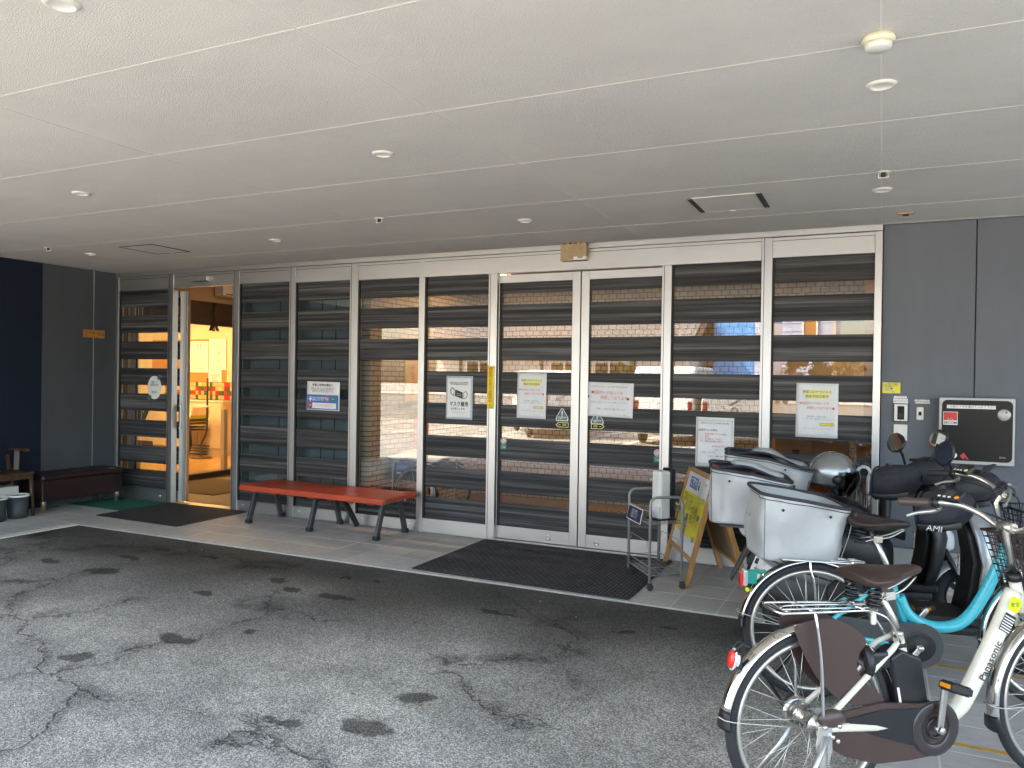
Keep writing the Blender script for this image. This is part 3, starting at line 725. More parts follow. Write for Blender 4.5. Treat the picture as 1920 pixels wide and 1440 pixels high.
l_ = MB().lathe([(.026, 0), (.024, -.004), (.012, -.006), (.010, -.003), (0, -.003)], (b - .20, .002, .068), 'y', 24).build('lock', 'steel', rail)
tR, a, b, rail = door('sliding_door', 'closed right leaf of the central doors, with the landscape notice on it', -2.418, -1.60, .075, .06, .0, None, G)
l_ = MB().lathe([(.026, 0), (.024, -.004), (.012, -.006), (.010, -.003), (0, -.003)], (a + .10, .002, .062), 'y', 24).build('lock', 'steel', rail)
MB().box(-2.428, -2.418, .012, .03, .02, 2.46).build('meeting_seal', 'gasket', ent)
tO, a, b, rail = door('sliding_door', 'open leaf slid behind the leftmost slatted pane', -8.26, -7.285, .11, .118, .045, None, G)
hd = MB().box(b + .008, b + .04, -.022, 0, .86, 1.14).build('handle', 'alu', tO, bevel=.006)
MB().box(b + .014, b + .034, -.0235, -.022, .875, 1.125).build('recess', 'gasket', hd)
tr = MB().box(-7.43, -6.48, -.02, .1, -.002, .004).build('threshold', 'alu', ent)
MB().box(-3.25, -1.66, -.03, .07, -.002, .012).build('threshold', 'alu', ent, bevel=.003)

# header sensors
t = empty('door_sensor', 'grey door sensor box on the header above the open doorway', 'sensor', (-6.975, -.04, 2.55))
MB().box(-.125, .125, -.05, 0, 0, .056).build('case', 'alu_light', t, bevel=.006); MB().box(-.11, .11, -.044, -.004, -.003, 0).build('lens', 'black', t)
t = empty('door_sensor', 'sensor box wrapped in brown packing tape above the central doors', 'sensor', (-2.455, -.057, 2.54))
MB().box(-.115, .115, -.06, 0, .006, .135).build('case', 'fitting', t, bevel=.005)
f = MB(); f.box(-.121, .119, -.066, -.001, .035, .146); f.box(-.121, -.055, -.068, -.001, .001, .05); f.box(-.055, .0, -.0675, -.001, .012, .05); f.box(.04, .085, -.0672, -.001, .02, .05)
for k in range(5): f.box(-.118 + k * .05, -.092 + k * .05, -.0662, -.03, .146, .158 + .006 * (k % 2))
f.build('packing_tape', 'cardboard', t, bevel=.003)
MB().box(-.112, .112, -.056, -.003, .0, .006).build('lens', 'black', t)

# ------------------------------------------------------------------ notices, stickers and signs on the glazing
def sheet(x0, x1, z0, z1, amp, seed, nx=10, nz=12):
    mb = MB(); vs = []; w, h = x1 - x0, z1 - z0
    for j in range(nz + 1):
        for i in range(nx + 1):
            u, v = i / nx, j / nz
            d = amp * (noise.noise(Vector((u * 2.2 + seed, v * 2.6, seed * 3.1))) + .5 * noise.noise(Vector((u * 5 + seed, v * 6, 1.7))))
            ed = max(0, abs(u - .5) * 2 - .75) * 4
            vs.append((-w / 2 + u * w, -.0015 - abs(d) * 1.0 - amp * .3 * ed * (1 if (seed * 7) % 2 > 1 else .4), -h / 2 + v * h))
    fs = [(j * (nx + 1) + i, j * (nx + 1) + i + 1, (j + 1) * (nx + 1) + i + 1, (j + 1) * (nx + 1) + i) for j in range(nz) for i in range(nx)]
    mb.add(vs, fs, True); return mb
def notice(label, x0, x1, z0, z1, y, m='paper', tilt=0.0, amp=.004, seed=1.0, cat='notice', name='paper_notice'):
    o = sheet(x0, x1, z0, z1, amp, seed).build(name, m); o.location = ((x0 + x1) / 2, y, (z0 + z1) / 2); o.rotation_euler = (0, R(tilt), 0)
    s = o.modifiers.new('thick', 'SOLIDIFY'); s.thickness = .0006
    return tag(o, label, cat)
PY = -.0085   # print sits this far in front of a sheet's origin
def pr(par, x0, x1, z0, z1, m, d=0.0, name='print'):
    return MB().box(x0, x1, PY - d - .0006, PY - d, z0, z1).build(name, m, par)
def disc(par, x, z, r, m, d=0.0, n=20, name='print'):
    return MB().prism([(x + r * math.cos(2 * math.pi * k / n), z + r * math.sin(2 * math.pi * k / n)) for k in range(n)], PY - d - .0006, PY - d).build(name, m, par)
def tx(par, s, size, x, z, m, **kw): return text(s, size, (x, PY - .0014, z), m, par, **kw)
def arrow(par, x0, x1, z, h, m):
    q = h * .9; P = [(x0, z - h * .5), (x1 - q, z - h * .5), (x1 - q, z - h), (x1, z), (x1 - q, z + h), (x1 - q, z + h * .5), (x0, z + h * .5)]
    MB().prism(P, PY - .0006, PY).build('arrow_print', m, par)
    Q = [(x0 - .004, z - h * .5 - .004), (x1 - q - .003, z - h * .5 - .004), (x1 - q - .003, z - h - .006), (x1 + .006, z), (x1 - q - .003, z + h + .006), (x1 - q - .003, z + h * .5 + .004), (x0 - .004, z + h * .5 + .004)]
    MB().prism(Q, PY + .0002, PY + .0006).build('arrow_outline', 'grey_print', par)

# 1 blue and white guidance sign
n1 = notice('white and blue guidance sign on the second closed pane above the red bench', -5.465, -5.04, 1.142, 1.44, -.018, 'white_print', .6, .0008, 2.0, 'sign', 'sign')
tx(n1, '施設ご利用の皆様へ', .030, .0, .112, 'black_print', bold=.0006)
tx(n1, '施設内では、新型コロナウイルス感染症の予防のため\n感染防止対策、検温、手指消毒にご協力をお願いします。\nご来所の際は、マスクの着用をお願いいたします。\n体調のすぐれない方は、入館をお控えください。', .0125, .0, .062, 'black_print')
pr(n1, -.203, .203, -.140, .012, 'blue_print')
f = MB(); f.box(-.182, -.138, PY - .0014, PY - .0007, -.040, -.026); f.box(-.167, -.153, PY - .0015, PY - .0007, -.057, -.008)
f.build('print', 'white_print', n1)
tx(n1, 'これからの生活様式\n感染になります', .022, -.055, -.032, 'white_print', bold=.0004)
disc(n1, .058, -.03, .027, 'pink_print', .0006); tx(n1, '密接', .018, .058, -.03, 'white_print')
pr(n1, .115, .158, -.056, -.008, 'green_print', .0006); tx(n1, '換気', .016, .137, -.03, 'white_print')
pr(n1, -.185, -.138, -.128, -.070, 'red_print', .0006); tx(n1, '注意', .017, -.161, -.099, 'white_print')
pr(n1, -.132, .175, -.130, -.072, 'white_print', .0006); tx(n1, '発熱やせきなどの症状がある方は\n必ずインターホンで お知らせください', .015, .02, -.101, 'pink_print')

# 2 mask poster
n2 = notice('white poster with a black face mask drawing and the words for wearing a mask', -3.775, -3.487, 1.105, 1.519, -.018, 'paper_blue_edge', .3, .001, 3.3, 'poster', 'mask_poster')
pr(n2, -.126, .126, -.186, .186, 'paper_mask', -.0006)
tx(n2, '新型コロナウイルス感染予防\nおよび感染拡大防止のため', .0155, 0, .135, 'black_print', bold=.0004)
f = MB(); f.prism([(-.042, .078), (.040, .052), (.042, -.012), (-.044, .016)], PY - .0008, PY); f.build('mask_print', 'black_print', n2)
f = MB(); f.tube([(-.050, PY - .0004, .076), (-.085, PY - .0004, .088), (-.090, PY - .0004, .045), (-.052, PY - .0004, .020)], .0028, 6)
f.tube(spline([(-.050, PY, .080), (-.075, PY, .094), (-.092, PY, .070), (-.080, PY, .038), (-.052, PY, .018)], 5), .0028, 6)
f.tube(spline([(.050, PY, .048), (.075, PY, .060), (.090, PY, .036), (.078, PY, .004), (.050, PY, -.012)], 5), .0028, 6)
f.tube([(-.052, PY, .080), (-.054, PY, .016)], .002, 5); f.tube([(.050, PY, .050), (.051, PY, -.014)], .002, 5); f.build('mask_outline', 'black_print', n2)
f = MB()
for dz in (0, -.016): f.tube([(-.024, PY - .001, .042 + dz), (.0, PY - .001, .036 + dz), (.026, PY - .001, .032 + dz)], .0018, 5)
f.build('mask_pleat', 'white_print', n2)
tx(n2, 'マスク着用', .048, 0, -.062, 'black_print', bold=.0012, sx=.86)
tx(n2, 'をお願いします。', .022, 0, -.106, 'black_print', bold=.0004); tx(n2, 'PLEASE WEAR A MASK', .0135, 0, -.140, 'grey_print')

# 3 yellow strip
n3 = notice('narrow vertical yellow strip on the post left of the central doors', -3.318, -3.248, 1.22, 1.615, FY0 - .003, 'yellow', .2, .0004, 1.2, 'sign', 'sign')
tx(n3, '施\n設\n内\nの\n出\n入\nは\n制\n限\n中\n!!', .034, 0, .0, 'red_print', space=.98, bold=.0002)

def covid_body(n, w, big, seed):
    s = w / .30
    if big:
        pr(n, -.10 * s, .10 * s, .128 * s, .158 * s, 'highlight', -.0004); pr(n, -.082 * s, .082 * s, .092 * s, .124 * s, 'highlight', -.0004)
        tx(n, '新型コロナウイルス', .0235 * s, 0, .143 * s, 'black_print'); tx(n, '感染予防対策中', .0245 * s, 0, .108 * s, 'black_print')
        disc(n, -.120 * s, .055 * s, .0075 * s, 'pink_print'); tx(n, '施設内への出入りを', .0225 * s, -.01 * s, .055 * s, 'pink_print')
        tx(n, '制限しております', .0225 * s, .018 * s, .018 * s, 'pink_print'); disc(n, .120 * s, .018 * s, .009 * s, 'red_print')
        tx(n, '面会等のご用の方は\nインターホンを押してください', .0155 * s, 0, -.058 * s, 'grey_print', space=1.25)
        arrow(n, .03 * s, .125 * s, -.108 * s, .014 * s, 'yellow')
        tx(n, 'ご理解・ご協力の程よろしくお願いいたします', .0098 * s, 0, -.142 * s, 'grey_print')
        tx(n, 'グループホーム・デイサービス', .008 * s, .05 * s, -.178 * s, 'grey_print')
n4 = notice('portrait notice with yellow heading on the left central door, its bottom edge torn', -3.033, -2.742, 1.14, 1.555, .004, 'paper', .7, .004, 5.1)
covid_body(n4, .29, True, 1)
n5 = notice('landscape notice with red lettering on the right central door', -2.342, -1.930, 1.178, 1.479, .004, 'paper', 1.4, .005, 6.4)
tx(n5, '【新型コロナウイルス感染予防対策中】', .0185, -.01, .112, 'grey_print')
disc(n5, -.165, .062, .011, 'red_print'); tx(n5, '施設内への出入りを', .036, -.02, .060, 'pink_print', sx=.85)
tx(n5, '制限しております', .036, .035, .016, 'pink_print', sx=.85); disc(n5, .160, .014, .012, 'red_print')
tx(n5, '面会等の方はインターホンを押してください', .0165, -.01, -.024, 'grey_print'); tx(n5, 'ご理解・ご協力をお願い致します', .0185, 0, -.082, 'grey_print')
tx(n5, 'グループホーム 管理者', .010, .10, -.130, 'grey_print')
n6 = notice('laminated notice with a tan border behind the wooden notice board', -1.385, -1.078, .80, 1.208, -.018, 'paper', .4, .005, 8.3)
f = MB(); 
for (a, b, c, d) in ((-.138, .138, .176, .179), (-.138, .138, -.179, -.176), (-.141, -.138, -.179, .179), (.138, .141, -.179, .179)): f.box(a, b, PY - .0006, PY, c, d)
f.build('border_print', 'cardboard', n6)
tx(n6, '【新型コロナウイルス感染予防対策】', .0145, 0, .155, 'black_print'); tx(n6, '施設内へ入る際は、', .019, -.045, .098, 'black_print')
tx(n6, '一、手指消毒とマスク着用\n二、検温\n三、来訪者カード記入\n四、施設内は短い滞在に', .0175, -.115, .036, 'pink_print', align='LEFT', space=1.15)
tx(n6, '必ずお守り下さい', .018, .05, -.034, 'red_print'); tx(n6, 'お願いいたします。', .014, .06, -.062, 'grey_print')
tx(n6, 'ご理解・ご協力の程', .014, -.05, -.085, 'grey_print'); tx(n6, 'よろしくお願い致します', .0145, .03, -.115, 'black_print')
n7 = notice('portrait notice with a yellow arrow on the pane nearest the grey wall', -.606, -.301, 1.078, 1.50, -.018, 'paper', .3, .006, 9.9)
covid_body(n7, .30, True, 2)

# small stickers
def sticker_arrow(label, x, z, y, flip):
    s = -1 if flip else 1
    P = [(-.062, -.022), (.036, -.022), (.062, 0), (.036, .022), (-.062, .022)]
    P = [(p[0] * s, p[1]) for p in P]; Q = [(p[0] * .90 + (-.001 * s), p[1] * .78) for p in P]
    o = MB().prism(P, -.0012, 0).build('sticker', 'highlight'); o.location = (x, y, z); tag(o, label, 'sticker')
    MB().prism(Q, -.002, -.0012).build('print', 'locker_black', o)
    text('自動', .022, (-.022 * s, -.0028, 0), 'highlight', o); MB().box(min(.012 * s, .036 * s), max(.012 * s, .036 * s), -.0028, -.002, -.002, .002).build('print', 'highlight', o)
sticker_arrow('arrow shaped sticker pointing left on the left central door', -2.586, 1.093, .004, True)
sticker_arrow('arrow shaped sticker pointing right on the right central door', -2.248, 1.092, .004, False)
def sticker_tri(label, x, z, y, cut=False):
    P = [(-.056, -.058), (.056, -.058), (.060, -.030), (.010, .055), (-.010, .055), (-.060, -.030)]
    o = MB().prism(P, -.0008, 0).build('sticker', 'white_print'); o.location = (x, y, z); tag(o, label, 'sticker')
    MB().prism([(p[0] * .88, p[1] * .88) for p in P], -.0014, -.0008).build('print', 'steelblue_print', o)
    f = MB(); f.box(-.005, .005, -.002, -.0014, -.002, .034); f.box(-.005, .005, -.002, -.0014, -.016, -.008); f.box(-.046, .046, -.002, -.0014, -.024, -.0205); f.build('print', 'white_print', o)
    text('自動ドア', .018, (0, -.0022, -.036), 'white_print', o)
sticker_tri('triangular warning sticker above the left pointing arrow', -2.586, 1.185, .0042)
sticker_tri('warning sticker half hidden under the landscape notice', -2.255, 1.168, .0042)
def sticker_no(label, x, z, y):
    o = MB().prism(rrect(-.032, .032, -.062, -.012, .006), -.0008, 0).build('sticker', 'green_print'); o.location = (x, y, z); tag(o, label, 'sticker')
    MB().lathe([(.031, 0), (.031, -.001), (0, -.001)], (0, 0, .018), 'y', 24).build('print', 'white_print', o)
    f = MB(); f.torus((0, -.0016, .018), .022, .0032, 'y', 28, 5); f.tube([(-.015, -.0016, .033), (.015, -.0016, .003)], .0028, 5); f.build('print', 'pink_print', o)
    text('ペット\nご遠慮', .014, (0, -.0016, -.037), 'white_print', o)
sticker_no('small round no entry sticker at the left edge of the left central door', -3.168, .905, .0042)
sticker_no('small round no entry sticker at the right edge of the right central door', -1.712, .870, .0042)
# oval welcome sign left
o = MB().prism([(.13 * math.cos(2 * math.pi * k / 40) * (1 + .10 * math.cos(4 * math.pi * k / 40)) * .82, .142 * math.sin(2 * math.pi * k / 40) * (1 - .04 * math.cos(8 * math.pi * k / 40))) for k in range(40)], -.001, 0).build('sign', 'white_print')
o.location = (-7.742, -.018, 1.333); tag(o, 'white oval sign with dark leaf ornaments on the leftmost pane', 'sign')
text('自動ドア\n開閉時注意', .032, (0, -.002, .045), 'black_print', o, sx=.85); text('検温中', .032, (0, -.002, -.055), 'black_print', o)
f = MB()
for (cx, cz, s) in ((.085, .115, 1), (-.085, -.115, -1)):
    for k in range(7):
        a = R(35 * k + 20); f.ell((cx + s * .028 * math.cos(a), -.002, cz + s * .026 * math.sin(a)), (.017, .0012, .009), 8, 4)
f.build('leaf_print', 'steelblue_print', o)
# wooden name plate on the left wall
o = MB().box(-.002, .014, -.135, .135, -.046, .046).build('name_plate', 'wood_warm', bevel=.004); o.location = (-8.388, -.333, 1.955)
tag(o, 'small wooden name plate with brown lettering on the left wall seam', 'sign')
text('デイサービス', .043, (.0155, 0, 0), 'dark_wood', o, rot=(90, 0, 90), bold=.0006)

# things on the right wall
def wall_label(label, x0, x1, z0, z1, rows, m='white_print'):
    o = MB().box(-(x1 - x0) / 2, (x1 - x0) / 2, -.0015, 0, -(z1 - z0) / 2, (z1 - z0) / 2).build('label_strip', m); o.location = ((x0 + x1) / 2, -.0045, (z0 + z1) / 2)
    tag(o, label, 'label')
    text(rows, .013, (0, -.0022, 0), 'grey_print', o); return o
wall_label('top white label strip of the three above the intercom', .083, .168, 1.398, 1.414, 'ご用の方は')
wall_label('middle white label strip of the three above the intercom', .078, .176, 1.379, 1.395, 'インターホンを')
wall_label('bottom white label strip of the three above the intercom', .079, .177, 1.360, 1.376, '押してください')
wall_label('upper white label strip of the pair above the door bell', .221, .318, 1.378, 1.391, '夜間は こちら')
wall_label('lower white label strip of the pair above the door bell', .226, .321, 1.362, 1.375, 'のボタンを押す')
o = sheet(-.004, .132, 1.428, 1.524, .004, 4.4, 8, 6).build('paper_notice', 'clear'); o.location = (.064, -.006, 1.476); tag(o, 'yellow card in a crumpled clear sleeve on the grey wall', 'notice')
q = sheet(-.06, .06, -.04, .04, .003, 2.2, 8, 6).build('card', 'yellow_card', o); q.location = (0, -.001, -.002)
text('ご用の方は\n下さい', .016, (0, -.010, .018), 'black_print', o); MB().box(-.012, .012, -.011, -.0095, -.032, .0).build('print', 'locker_frame', o); MB().box(-.006, .006, -.0122, -.011, -.012, -.002).build('print', 'black', o)
t = empty('intercom', 'white intercom with a black camera window on the grey wall', 'intercom', (.131, -.004, 1.29))
MB().box(-.051, .051, -.012, 0, -.068, .068).build('back_plate', 'black', t, bevel=.004); MB().box(-.046, .044, -.026, -.012, -.062, .064).build('case', 'fitting', t, bevel=.004)
MB().box(-.024, .022, -.028, -.026, -.05, .05).build('camera_window', 'locker_black', t, bevel=.001); MB().lathe([(.010, 0), (.009, -.004), (0, -.005)], (0, -.028, .03), 'y', 16).build('lens', 'gasket', t)
f = MB()
for k in range(4): f.box(-.016, .014, -.0295, -.028, -.01 - k * .008, -.007 - k * .008)
f.build('speaker_slot', 'grey_plastic', t); MB().box(-.008, .004, -.0285, -.026, -.056, -.052).build('indicator_lamp', 'red_lens', t)
t = empty('door_bell', 'slim white door bell with a dark button on the grey wall', 'door bell', (.257, -.004, 1.288))
MB().box(-.023, .023, -.018, 0, -.048, .048).build('case', 'fitting', t, bevel=.006); MB().box(-.010, .010, -.020, -.018, -.014, .014).build('button', 'locker_black', t, bevel=.002)
t = empty('cover_plate', 'blank pale cover plate under the intercom', 'cover plate', (.130, -.004, 1.143))
MB().box(-.046, .046, -.010, 0, -.06, .06).build('plate', 'fitting', t, bevel=.004); MB().prism(rrect(-.016, .016, -.03, .034, .014), -.013, -.010).build('lid', 'white_print', t); MB().box(-.018, .018, -.0135, -.010, .030, .042).build('handle', 'fitting', t)
# delivery locker
t = empty('delivery_locker', 'black fronted parcel locker in a silver frame on the grey wall', 'parcel locker', (.607, -.004, 1.178))
fr = MB().box(-.232, .232, -.115, 0, -.237, .235).build('frame', 'locker_frame', t, bevel=.004)
MB().prism(rrect(-.214, .218, -.212, .218, .035), -.121, -.115).build('door', 'locker_black', t)
MB().box(-.212, .216, -.1222, -.121, .143, .146).build('seam', 'gasket', t)
o = MB().box(-.185, .115, -.1228, -.121, .158, .182).build('label_strip', 'white_print', t); text('この面のフタを開けて入れて下さい', .019, (-.035, -.1236, .170), 'black_print', t)
MB().lathe([(.042, 0), (.041, -.006), (.036, -.009), (0, -.010)], (.165, -.121, .120), 'y', 32).build('knob', 'locker_frame', t); MB().lathe([(.006, 0), (.005, -.002), (0, -.002)], (.178, -.131, .137), 'y', 12).build('keyhole', 'grey_plastic', t)
o = MB().box(-.206, -.116, -.123, -.121, .04, .134).build('sticker', 'white_print', t); MB().box(-.203, -.119, -.1238, -.123, .072, .131).build('print', 'red_print', t)
text('SECOM', .025, (-.161, -.1242, .055), 'black_print', t, bold=.0006); text('Security', .011, (-.161, -.1246, .082), 'white_print', t)
MB().prism([(-.155 + .04 * math.cos(2 * math.pi * k / 24), -.176 + .026 * math.sin(2 * math.pi * k / 24)) for k in range(24)], -.123, -.121).build('sticker', 'white_print', t)
MB().box(-.150, -.140, -.1236, -.123, -.181, -.171).build('print', 'pink_print', t)
f = MB(); f.prism([(-.10, -.18), (-.075, -.155), (-.045, -.20), (-.055, -.202), (-.07, -.185), (-.075, -.206)], -.123, -.121); f.build('sticker', 'red_print', t)
text('BOX', .018, (.16, -.1222, -.178), 'locker_frame', t)

# ------------------------------------------------------------------ mats
def floor_mat(label, pts, m, edge='black_matt'):
    o = MB().prism(pts, .0012, .009, 'xy').build('door_mat', m, bevel=.002, seg=1); tag(o, label, 'door mat')
    f = MB(); n = len(pts)
    for i in range(n):
        a, b = pts[i], pts[(i + 1) % n]; f.bar((a[0], a[1], .006), (b[0], b[1], .006), .016, .007)
    f.build('edging', edge, o); return o
floor_mat('large ribbed charcoal mat in front of the central doors', [(-3.29, -1.33), (-1.545, -1.352), (-1.555, -.085), (-3.30, -.085)], 'mat_rib')
floor_mat('plain charcoal mat in front of the open doorway', [(-7.41, -.995), (-6.215, -1.02), (-6.25, -.07), (-7.43, -.06)], 'mat_plain')
o = MB().prism([(-8.33, -.665), (-7.45, -.68), (-7.46, -.06), (-8.33, -.06)], .001, .006, 'xy').build('door_mat', 'green_mat'); tag(o, 'dark green mat in the left corner under the maroon bench', 'door mat')

# ------------------------------------------------------------------ interior: lobby behind the right panes
def struct(name, mb, m, **k): return tag(mb.build(name, m, **k), kind='structure')
struct('lobby_floor', box(-4.78, .32, .10, 6.2, -.03, -.002), 'tile_in')
lob = empty('lobby_wall', 'beige tiled side wall seen through the clear pane left of the mask poster', 'wall')
MB().box(-4.90, -4.75, .10, 2.50, 0, 2.66).build('tile_face', 'brick_side', lob)
lb2 = empty('lobby_wall', 'beige tiled back wall of the lobby behind the upper gaps', 'wall')
MB().box(-4.90, .45, 2.50, 2.62, 2.16, 2.66).build('tile_face', 'brick_back', lb2)
MB().box(-4.90, -1.25, 2.50, 2.62, 0, 2.16).build('tile_face', 'brick_back', lb2)
MB().box(-1.25, .45, 2.50, 2.62, 0, 1.05).build('counter_front', 'wood_warm', lb2)
struct('lobby_partition', box(.32, .45, .17, 6.2, 0, 2.66), 'wall_warm')
struct('lobby_partition', box(-1.40, .32, 6.0, 6.2, 0, 2.66), 'wall_warm')
struct('lobby_partition', box(-1.40, -1.25, 2.62, 6.0, 0, 2.66), 'wall_warm')
struct('lobby_ceiling', box(-4.9, .45, .10, 6.2, 2.66, 2.70), 'ceil_warm')
for (x, y, w, lab) in ((-3.9, 1.3, .14, 'recessed lobby lamp nearest the tiled side wall'), (-2.2, 1.5, .14, 'recessed lobby lamp above the tactile paving'), (-.8, 1.4, .14, 'recessed lobby lamp above the shoe lockers'), (-.4, 4.2, .3, 'large lamp of the office behind the counter')):
    t = empty('ceiling_lamp', lab, 'lamp', (x, y, 2.658), 0, 'lobby ceiling lamps'); lm = 'lamp_c' if y > 3 else ('lamp_d' if x < -3.5 else 'lamp_b')
    MB().lathe([(w, 0), (w, -.006), (w * .9, -.008)], n=24, cap=False).build('ring', 'fitting', t); MB().lathe([(w * .9, -.007), (0, -.007)], n=24, cap=False).build('diffuser', lm, t)
o = struct('lobby_mat', box(-3.3, -1.55, .14, 1.55, 0, .008), 'mat_brown')
tact = MB()
for i in range(10):
    for j in range(5): tact.lathe([(.017, 0), (.011, .006), (0, .007)], (-3.14 + i * .058, 1.80 + j * .10 + (i % 2) * .05, -.002), n=8)
o = tact.build('tactile_dots', 'line_yellow'); tag(o, kind='stuff')
# posters on the lobby side wall
o = MB().box(0, .004, -.17, .17, -.24, .24).build('poster', 'cardboard'); o.location = (-4.748, .90, 1.46); tag(o, 'orange brown paper poster with red brush letters on the tiled wall', 'poster')
MB().box(.004, .0045, -.15, .15, -.225, .22).build('print', 'tan_paper', o); text('夕\n日\nの\n会', .085, (.0055, .0, .0), 'red_print', o, rot=(90, 0, 90), sx=1.0)
o = MB().box(0, .004, -.14, .14, -.25, .25).build('poster', 'pink_print'); o.location = (-4.748, 1.10, .83); tag(o, 'faded red paper poster low on the tiled lobby wall', 'poster')
text('お\n知\nら\nせ', .07, (.0055, 0, 0), 'highlight', o, rot=(90, 0, 90))
o = MB().box(0, .012, -.13, .13, -.02, .02).build('handrail', 'dark_wood'); o.location = (-4.75, .75, 1.19); tag(o, 'short dark rail on the tiled wall under the orange poster', 'rail')
# shoe lockers
t = empty('shoe_locker', 'orange wooden shoe lockers with dark number cards behind the rightmost pane', 'locker', (-.45, .95, 0))
MB().box(-.42, .55, 0, .36, 0, 1.02).build('carcass', 'wood_warm', t, bevel=.004)
for i in range(3):
    d = MB().box(-.41 + i * .32, -.10 + i * .32, -.016, 0, .62, 1.0).build('door', 'wood_warm', t, bevel=.004)
    MB().box(-.27 + i * .32, -.21 + i * .32, -.019, -.016, .80, .90).build('number_card', 'locker_black', d)
    d = MB().box(-.41 + i * .32, -.10 + i * .32, -.016, 0, .22, .60).build('door', 'wood_warm', t, bevel=.004)
o = MB().lathe([(.05, 0), (.07, .12), (.05, .14)], n=16).build('vase', 'white_print'); o.location = (-.72, 1.1, 1.02); tag(o, 'small white vase on the shoe lockers', 'vase')
o = MB().box(-.16, -.04, 1.9, 2.02, 0, 2.66).build('post', 'wood_warm'); tag(o, 'light wooden post inside the lobby near the grey wall', 'post')
# wheelchair
t = empty('wheelchair', 'folded navy wheelchair under a white towel inside the clear pane', 'wheelchair', (-4.41, .66, 0), 174)
MB().box(-.22, .20, -.20, .20, .40, .43).build('seat', 'navy_cloth', t, bevel=.01); MB().box(-.26, -.22, -.20, .20, .40, .60).build('backrest', 'navy_cloth', t, bevel=.01)
for s in (-1, 1):
    MB().box(-.20, .24, s * .222 - .006, s * .222 + .006, .41, .585).build('side_panel', 'navy_cloth', t, bevel=.004)
    w = MB().torus((-.10, s * .29, .29), .272, .016, 'y', 40, 8).build('wheel', 'rubber', t)
    MB().torus((-.10, s * .29, .29), .250, .009, 'y', 40, 6).build('rim', 'rim', w)
    MB().torus((-.10, s * .325, .29), .252, .009, 'y', 40, 6).build('hand_rim', 'steel', w)
    for k in range(14):
        a = 2 * math.pi * k / 14; MB().tube([(-.10, s * .29, .29), (-.10 + .250 * math.cos(a), s * .29, .29 + .250 * math.sin(a))], .0022, 4).build('spoke', 'steel', w)
    MB().lathe([(.03, -.03), (.03, .03)], (-.10, s * .29, .29), 'y', 12).build('hub', 'steel', w)
    f = MB(); f.tube([(-.24, s * .21, .62), (-.24, s * .21, .16), (.30, s * .21, .16)], .011, 8); f.tube(spline([(-.24, s * .21, .60), (.20, s * .21, .60), (.27, s * .21, .56), (.28, s * .21, .16)], 5), .011, 8)
    f.tube([(.28, s * .21, .40), (.36, s * .2, .36), (.46, s * .19, .12)], .010, 8); f.build('frame', 'steel', t)
    MB().tube([(-.25, s * .21, .61), (-.34, s * .21, .56)], .015, 8).build('push_handle', 'black', t)
    l_ = MB().tube([(.22, s * .25, .36), (.32, s * .26, .46)], .006, 6).build('brake_lever', 'steel', t); MB().tube([(.315, s * .26, .455), (.36, s * .26, .50)], .012, 8).build('grip', 'black', l_)
    MB().torus((.34, s * .21, .075), .058, .015, 'y', 20, 6).build('caster', 'rubber', t)
    MB().box(.38, .54, s * .19 - .07, s * .19 + .07, .10, .115).build('footplate', 'black', t, bevel=.004)
    MB().box(-.16, .18, s * .21 - .025, s * .21 + .025, .595, .62).build('armrest', 'black', t, bevel=.008)
MB().box(.07, .21, .2285, .230, .515, .560).build('label_strip', 'blue_print', t); MB().box(-.16, .04, .2285, .230, .53, .555).build('label_strip', 'white_print', t); MB().box(.13, .21, .2285, .230, .475, .492).build('label_strip', 'white_print', t)
o = sheet(-.34, .30, -.22, .22, .03, 3.0, 16, 10).build('towel', 'white_cloth'); o.location = (-4.42, .64, .655); o.rotation_euler = (R(-82), 0, R(-8)); so = o.modifiers.new('t', 'SOLIDIFY'); so.thickness = .012
tag(o, 'white towel laid over the folded wheelchair', 'towel')
# grey partition behind the closed panes
struct('grey_partition', box(-6.41, -4.90, .135, .17, 0, 2.68).box(-6.47, -6.411, .032, .17, 0, 2.68), 'part_grey')
for x in (-5.98, -5.22, -5.40): MB().box(x - .004, x + .004, .131, .135, .12, 2.6).build('joint', 'gasket', bpy.data.objects['grey_partition'])

# ------------------------------------------------------------------ interior: day room behind the open doorway
struct('entry_floor', box(-8.8, -6.36, .10, 3.4, -.03, -.002), 'tile_in')
struct('entry_wall', box(-6.46, -6.36, .17, 3.4, 0, 2.9), 'wall_warm')
struct('entry_wall', box(-8.8, -6.36, 3.4, 3.5, 0, 2.9), 'wall_warm')
struct('entry_wall', box(-8.9, -8.8, .17, .52, 0, 2.9), 'wall_warm')
struct('entry_wall', box(-8.9, -8.8, 2.5, 3.5, 0, 2.9), 'wall_warm')
struct('entry_ceiling', box(-8.9, -6.36, .17, 3.5, 2.86, 2.9), 'ceil_warm')
t = empty('inner_doorway', 'dark brown beam and threshold of the inner doorway to the lit day room', 'doorway')
MB().box(-8.92, -8.78, .52, 2.5, 2.34, 2.54).build('beam', 'beam_dark', t); MB().box(-8.90, -8.77, .52, 2.5, 2.21, 2.335).build('beam', 'beam_dark', t)
MB().box(-8.92, -8.74, .52, 2.5, -.002, .085).build('threshold', 'beam_dark', t); MB().box(-8.735, -8.72, .52, 2.5, 0, .012).build('threshold_strip', 'alu', t)
MB().box(-8.9, -8.8, .52, 2.5, 2.54, 2.86).build('panel_above', 'ceil_warm', t); MB().box(-8.86, -8.80, 2.10, 2.17, .085, .98).build('door_post', 'wall_warm', t)
o = MB().box(-8.70, -7.45, .62, 1.75, 0, .007).build('entry_mat', 'mat_brown'); tag(o, 'brown mat inside the open doorway', 'door mat')
